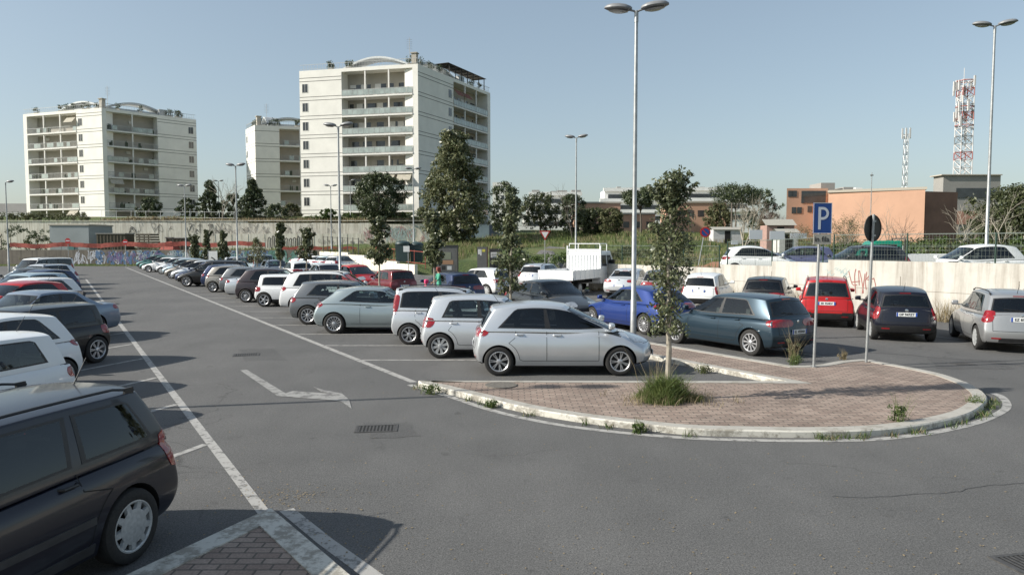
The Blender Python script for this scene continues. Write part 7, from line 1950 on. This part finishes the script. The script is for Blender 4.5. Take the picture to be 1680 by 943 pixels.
far = [('suv', 'darkgrey', 'dark grey suv by the cream ramp wall'), ('sw', 'silverwhite', 'pale silver estate parked against the cream ramp wall'), ('hatch', 'paleblue', 'pale blue hatchback by the cream wall'), ('compact', 'silver', 'silver hatchback deep in the far bays'), ('mpv', 'bluegrey', 'blue grey people carrier in the far bays'), ('sedan', 'white', 'white saloon in the far bays')]
for k, (m_, c_, lab) in enumerate(far):
    t_ = [49, 55.2, 58.3, 61.4, 64.5, 67.6][k]
    if k == 0: continue
    p = wallpt(t_, -4.6); car(m_, c_, p.x, p.y, 66, lab, 'tail', 'cap', DG, detail=False)
# left row: tails towards the lane
LH_ = 90-18
def lcar(model, col, x, y, label, wheel='cap', head=LH_+180, ref='tl', **k): car(model, col, x, y, head, label, ref, wheel, LG, **k)
p = G(221, 922)
car('estate', 'blackblue', p.x, p.y, 90-13+180, 'big dark estate car with roof rails in the near left corner', 'rl', 'cap', LG, handle=M['black'])
lcar('uno', 'white', -6.80, 11.5, 'old boxy white three-door with square black handle', 'cap', LH_+180+1, handle=M['black'])
lcar('hatch', 'white', -8.1, 14.0, 'white hatchback with black tailgate glass behind the old boxy one', 'cap')
lcar('mini', 'black', -9.35, 17.25, 'shiny black car with twin-spoke alloy wheel', 'double', roofcol='black')
lcar('sedan', 'bluegrey', -11.75, 22.2, 'silver blue saloon whose tail sticks out toward the lane', 'ten')
lcar('hatch', 'red', -15.1, 25.6, 'bright red hatchback behind the silver blue saloon', 'cap')
lcar('compact', 'white', -16.5, 28.6, 'white hatchback with slanted red lamp in the left row', 'cap')
lcar('compact', 'paleblue', -19.6, 33.2, 'pale blue hatchback in the left row', 'cap')
lcar('hatch', 'navy', -21.4, 36.6, 'navy hatchback in the left row', 'cap')
lcar('sedan', 'darkgrey', -24.1, 40.8, 'dark saloon before the white van', 'cap')
lcar('sw', 'silverwhite', -26.2, 44.6, 'silver estate next to the white van', 'cap')
lcar('van', 'white', -29.2, 49.2, 'white small van with roof bars in the left row', 'cap')
lcar('hatch', 'silver', -34.5, 57, 'silver hatchback beyond the white van', 'cap', detail=False)
lcar('compact', 'darkgrey', -38.8, 64, 'dark hatchback near the far left end', 'cap', detail=False)
# upper car park
def ucar(model, col, px, y, heading, label, ref='c', **k):
    x = at(px, y); car(model, col, x, y, heading, label, ref, 'cap', UG, z=1.12, **k)
ucar('hatch', 'white', 1246, 37.5, -8, 'white hatchback parked above the stepped part of the wall')
ucar('compact', 'violet', 1306, 41, 170, 'violet blue car right of the upper white hatchback')
ucar('sw', 'darkgrey', 1405, 32.4, 183, 'dark grey estate above the wall behind the round sign')
ucar('mpv', 'white', 1592, 29.6, 180, 'large white suv above the wall at the right', ref='c')
ucar('compact', 'darkgrey', 1720, 31.5, 170, 'grey car at the right edge above the wall')

# ------------------------------------------------------------------ flatbed truck and pickup
def truck(x, y, heading, label):
    root = empty('flatbed_truck', (x, y, 0), radians(heading), label, 'truck')
    wp = PAINT['white']
    vv, ff = dbox([0, .06, .3, .55, .8, 1], [0, .06, .5, .94, 1], [0, .1, .4, .55, .8, .95, 1], lambda a, b, c: (1.0+a*2.3-(.75*max(0, c-.5)*2 if a > .9 else 0)*a-(.3*(a > .7)*max(0, c-.5)), (b-.5)*1.98*(1-.10*max(0, c-.5)*2), .45+c*1.85))
    q = evalmods(vv, ff, 2); q.materials.clear(); q.materials.append(wp); q.shade_smooth(); o = bpy.data.objects.new('cab', q); link(o, root); q.update()
    b = bmesh.new(); b.from_mesh(q); bv = BVHTree.FromBMesh(b)
    for sg in (1, -1):
        for (x0, x1) in ((1.15, 1.85), (1.95, 2.75)):
            def fn(u, v, sg=sg): return Vector((x0+(x1-x0)*u-(.25*v if x1 > 2 and u > .5 else 0), sg*3, 1.45+.62*v)), Vector((0, -sg, 0))
            v_, f_, m_ = gridpatch(bv, fn, 6, 4, .004, 1, .01); z = MB(); z.add(v_, f_); z.m = m_; z.build('side_window', [M['glass_dark'], M['black']], root, 40)
        z = MB(); z.box(2.55, 2.7, sg*1.05-.08, sg*1.05+.08, 1.45, 1.8); z.box(2.6, 2.64, min(sg*.9, sg*1.05), max(sg*.9, sg*1.05), 1.6, 1.63); z.build('wing_mirror', M['black'], root)
        def fh(u, v, sg=sg): return Vector((5, sg*(.6+.3*u), .8+.2*v)), Vector((-1, 0, 0))
        v_, f_, m_ = gridpatch(bv, fh, 4, 3, .004, 0, .01); z = MB(); z.add(v_, f_); z.build('headlight', M['lampclear'], root, 40)
    def fw(u, v): return Vector((5, -.8+1.6*u, 1.5+.6*v)), Vector((-1, 0, 0))
    v_, f_, m_ = gridpatch(bv, fw, 8, 4, .004, 1, .01); z = MB(); z.add(v_, f_); z.m = m_; z.build('windscreen', [M['glass_dark'], M['black']], root, 40)
    b.free()
    q = MB(); q.box(-2.7, 1.0, -.45, -.3, .55, .72); q.box(-2.7, 1.0, .3, .45, .55, .72)
    for k in range(6): q.box(-2.5+.6*k, -2.4+.6*k, -.298, .298, .6, .7)
    q.build('chassis', M['under'], root)
    q = MB(); q.box(-2.75, .92, -1.02, 1.02, .86, .95); q.build('bed_floor', wp, root)
    for nm, bx in (('tailboard', (-2.80, -2.755, -1.02, 1.02, .80, 1.32)), ('dropside', (-2.74, .9, -1.065, -1.025, .82, 1.32)), ('dropside', (-2.74, .9, 1.025, 1.065, .82, 1.32))):
        q = MB(); q.box(*bx); 
        if nm == 'dropside':
            for k in range(6): q.box(-2.6+.62*k, -2.52+.62*k, bx[2]-.012, bx[3]+.012, .83, 1.31)
        q.build(nm, wp, root)
    # tall front board of the bed, close to the cab
    q = MB(); q.box(.80, .84, -1.0, 1.0, .96, 2.35)
    for k in range(11): q.box(.765, .798, -.97+.19*k, -.92+.19*k, .98, 2.1)
    q.box(.76, .86, -1.02, 1.02, 2.352, 2.42); q.box(.76, .86, -1.06, -1.003, .96, 2.6); q.box(.76, .86, 1.003, 1.06, .96, 2.6); q.build('headboard', wp, root)
    q = MB()
    for sg in (-1, 1):
        q.tube([(.9, sg*.95, 2.4), (.9, sg*.95, 2.72), (2.0, sg*.9, 2.72), (2.0, sg*.9, 2.3)], .025, 6)
    q.tube([(.9, -.95, 2.72), (.9, .95, 2.72)], .025, 6); q.tube([(2.0, -.9, 2.72), (2.0, .9, 2.72)], .025, 6); q.build('ladder_rack', wp, root)
    tm, rm = wheel_meshes('cap')
    for xx in (-1.75, 2.35):
        for sg in (1, -1):
            wh = bpy.data.objects.new('wheel', tm); link(wh, root); wh.location = (xx, sg*.80, .34); wh.scale = (.34, .5, .34); wh.rotation_euler = (0, 0, 0 if sg > 0 else pi); rim = bpy.data.objects.new('rim', rm); link(rim, wh)
    for sg in (1, -1):
        q = MB(); q.box(-2.83, -2.76, sg*.75-.16, sg*.75+.16, .62, .74); q.build('tail_light', M['lampred'], root)
        q = MB(); q.box(-2.2, -1.3, sg*.82-.16, sg*.82+.16, .78, .81); q.build('mudguard', M['black'], root)
    q = MB(); q.box(-2.83, -2.80, -.26, .26, .64, .75); q.build('rear_plate', M['plate'], root)
    return root
truck(at(950, 40.2), 41.0, 60, 'white double cab flatbed truck with high slatted headboard by the far bays')
# its tail stands toward the lane; beside it a green van door stands open
# pickup in the upper car park
def pickup(x, y, z, heading, label):
    root = empty('pickup', (x, y, z), radians(heading), label, 'pickup')
    vv, ff = dbox([0, .1, .5, .9, 1], [0, .06, .5, .94, 1], [0, .1, .45, .6, .9, 1], lambda a, b, c: (.6+a*1.7-(.5*max(0, c-.5)*2 if a > .8 else 0), (b-.5)*1.6*(1-.1*max(0, c-.5)*2), .4+c*1.35))
    q = evalmods(vv, ff, 2); q.materials.clear(); q.materials.append(PAINT['green']); q.shade_smooth(); o = bpy.data.objects.new('cab', q); link(o, root)
    b = bmesh.new(); b.from_mesh(q); bv = BVHTree.FromBMesh(b)
    for sg in (1, -1):
        def fn(u, v, sg=sg): return Vector((.85+.95*u-.2*v*(u > .5), sg*3, 1.12+.45*v)), Vector((0, -sg, 0))
        v_, f_, m_ = gridpatch(bv, fn, 6, 4, .004, 1, .01); w_ = MB(); w_.add(v_, f_); w_.m = m_; w_.build('side_window', [M['glass_dark'], M['black']], root, 40)
    def fr_(u, v): return Vector((-4, -.6+1.2*u, 1.15+.42*v)), Vector((1, 0, 0))
    v_, f_, m_ = gridpatch(bv, fr_, 6, 4, .004, 1, .01); w_ = MB(); w_.add(v_, f_); w_.m = m_; w_.build('rear_window', [M['glass_dark'], M['black']], root, 40); b.free()
    q = MB(); q.box(-2.0, .5, -.8, .8, .7, .78); q.box(-2.0, .5, -.84, -.803, .7, 1.12); q.box(-2.0, .5, .803, .84, .7, 1.12); q.box(-2.04, -2.003, -.84, .84, .7, 1.12); q.build('bed', PAINT['white'], root)
    q = MB(); q.tube([(.52, -.8, .8), (.52, -.8, 1.85), (.52, .8, 1.85), (.52, .8, .8)], .03, 6); q.build('roll_bar', M['board'], root)
    tm, rm = wheel_meshes('cap')
    for xx in (-1.3, 1.7):
        for sg in (1, -1):
            wh = bpy.data.objects.new('wheel', tm); link(wh, root); wh.location = (xx, sg*.68, .29); wh.scale = (.29, .29, .29); wh.rotation_euler = (0, 0, 0 if sg > 0 else pi); rim = bpy.data.objects.new('rim', rm); link(rim, wh)
pickup(at(1492, 34.5), 34.5, 1.12, 172, 'small green cab pickup with white flat bed above the wall')

# ------------------------------------------------------------------ people
M['skin'] = mat('skin', (.42, .24, .17), .55); M['hair'] = mat('hair_brown', (.05, .028, .018), .7); M['shirt'] = mat('shirt_green', (.06, .30, .20), .8, var=.1); M['trousers'] = mat('trousers_dark', (.03, .035, .05), .85); M['pink'] = mat('top_pink', (.62, .05, .16), .8, var=.1); M['redcap'] = mat('hair_reddish', (.22, .05, .04), .8)
def person(x, y, z, rz, s, label, topm, hairm, arms, lean=0.0):
    root = empty('person', (x, y, z), rz, label, 'person')
    J = {'pel': (0, 0, .95), 'sp': (.02+lean*.3, 0, 1.15), 'ch': (.03+lean*.7, 0, 1.36), 'nk': (.02+lean, 0, 1.50), 'hd': (.04+lean*1.15, 0, 1.60), 'ht': (.05+lean*1.2, 0, 1.72),
         'hl': (0, .10, .90), 'kl': (.03, .11, .50), 'al': (0, .12, .09), 'tl': (.16, .13, .04), 'hr': (0, -.10, .90), 'kr': (.03, -.11, .50), 'ar': (-.02, -.12, .09), 'tr': (.14, -.13, .04),
         'sl': (.02+lean*.9, .19, 1.43), 'el': arms[0][0], 'wl': arms[0][1], 'fl': arms[0][2], 'sr': (.02+lean*.9, -.19, 1.43), 'er': arms[1][0], 'wr': arms[1][1], 'fr': arms[1][2]}
    R_ = {'pel': (.15, .12), 'sp': (.13, .11), 'ch': (.165, .12), 'nk': (.055, .055), 'hd': (.085, .10), 'ht': (.07, .08), 'hl': (.095, .095), 'kl': (.062, .062), 'al': (.042, .042), 'tl': (.04, .03), 'hr': (.095, .095), 'kr': (.062, .062), 'ar': (.042, .042), 'tr': (.04, .03), 'sl': (.065, .06), 'el': (.042, .042), 'wl': (.028, .028), 'fl': (.035, .02), 'sr': (.065, .06), 'er': (.042, .042), 'wr': (.028, .028), 'fr': (.035, .02)}
    E = [('pel','sp'),('sp','ch'),('ch','nk'),('nk','hd'),('hd','ht'),('pel','hl'),('hl','kl'),('kl','al'),('al','tl'),('pel','hr'),('hr','kr'),('kr','ar'),('ar','tr'),('ch','sl'),('sl','el'),('el','wl'),('wl','fl'),('ch','sr'),('sr','er'),('er','wr'),('wr','fr')]
    ks = list(J); V = [Vector(J[k])*s for k in ks]; Ei = [(ks.index(a), ks.index(b)) for a, b in E]
    RR = [R_[k] for k in ks]
    for side, sg in (('fl', 1), ('fr', -1)):      # fingers, each its own short chain
        w0 = Vector(J['wl' if sg > 0 else 'wr']); f0 = Vector(J[side]); d = (f0-w0).normalized(); u = d.orthogonal().normalized(); i0 = ks.index(side)
        for k in range(5):
            off_ = u*(.012*(k-1.8)); st0 = f0*s+off_*s; ln = [.045, .065, .072, .066, .05][k]
            V += [st0+d*ln*.5*s+off_*.6, st0+d*ln*s+off_*.8-Vector((0, 0, .012))]; RR += [(.009, .009), (.007, .007)]; Ei += [(i0, len(V)-2), (len(V)-2, len(V)-1)]
    me = bpy.data.meshes.new('tmp'); me.from_pydata([tuple(v) for v in V], Ei, []); o = bpy.data.objects.new('tmp', me); C.objects.link(o)
    o.modifiers.new('k', 'SKIN').branch_smoothing = .6
    for i, r in enumerate(RR): me.skin_vertices[0].data[i].radius = (r[0]*s, r[1]*s); me.skin_vertices[0].data[i].use_root = (i == 0)
    m_ = o.modifiers.new('s', 'SUBSURF'); m_.levels = 2; m_.render_levels = 2
    bpy.context.view_layer.update(); bm_ = bpy.data.meshes.new_from_object(o.evaluated_get(bpy.context.evaluated_depsgraph_get())); bpy.data.objects.remove(o)
    bm_.materials.clear()
    for k in (M['skin'], topm, M['trousers']): bm_.materials.append(k)
    mi = []
    hand = [Vector(J['wl'])*s, Vector(J['wr'])*s]
    for pl in bm_.polygons:
        c_ = pl.center
        if c_.z < .96*s and abs(c_.y) < .26*s: mi.append(2)
        elif c_.z > 1.475*s and abs(c_.y) < .12*s: mi.append(0)
        elif any((c_-h_).length < .17*s for h_ in hand): mi.append(0)
        else: mi.append(1)
    bm_.polygons.foreach_set('material_index', mi); bm_.shade_smooth(); ob_ = bpy.data.objects.new('body', bm_); link(ob_, root)
    hc = Vector(J['hd'])*s+Vector((.01, 0, .05*s))
    vv, ff = dbox([0, .5, 1], [0, .5, 1], [0, .5, 1], lambda a, b, c: (hc.x-.115*s+.19*s*a, hc.y-.10*s+.20*s*b, hc.z-.06*s+.15*s*c if a > .6 else hc.z-.14*s+.23*s*c))
    hm = evalmods(vv, ff, 2); hm.materials.clear(); hm.materials.append(hairm); hm.shade_smooth(); link(bpy.data.objects.new('hair', hm), root)
    q = MB()
    for sg in (1, -1):
        q.lathe([(.0001, .008), (.010, .004), (.012, 0)], 8, 0, 'x', Matrix.Translation((hc.x+.085*s, sg*.034*s, hc.z-.035*s)))
    q.build('eyes', M['ink'], root)
    q = MB(); q.add([(hc.x+.085*s, -.012, hc.z-.085*s), (hc.x+.085*s, .012, hc.z-.085*s), (hc.x+.115*s, 0, hc.z-.085*s), (hc.x+.088*s, 0, hc.z-.03*s)], [(0, 2, 3), (2, 1, 3), (0, 1, 2)]); q.build('nose', M['skin'], root)
    q = MB(); q.box(hc.x+.078*s, hc.x+.089*s, -.024, .024, hc.z-.112*s, hc.z-.103*s); q.build('mouth', M['lampred'], root)
    return root
person(at(720.5, 31.2), 31.2, 0, radians(200), 1.0, 'person in a green shirt standing at the open side of the dark blue car', M['shirt'], M['redcap'], [((.12, .30, 1.2), (.34, .30, 1.12), (.40, .30, 1.11)), ((.10, -.28, 1.18), (.26, -.26, 1.02), (.31, -.26, .99))])
person(at(695, 27.5), 27.5, 0, radians(20), .80, 'person in a bright pink top half hidden behind the small boxy hatchback', M['pink'], M['pink'], [((.16, .26, 1.3), (.38, .22, 1.38), (.44, .22, 1.39)), ((.14, -.27, 1.22), (.34, -.25, 1.26), (.40, -.25, 1.26))], .08)
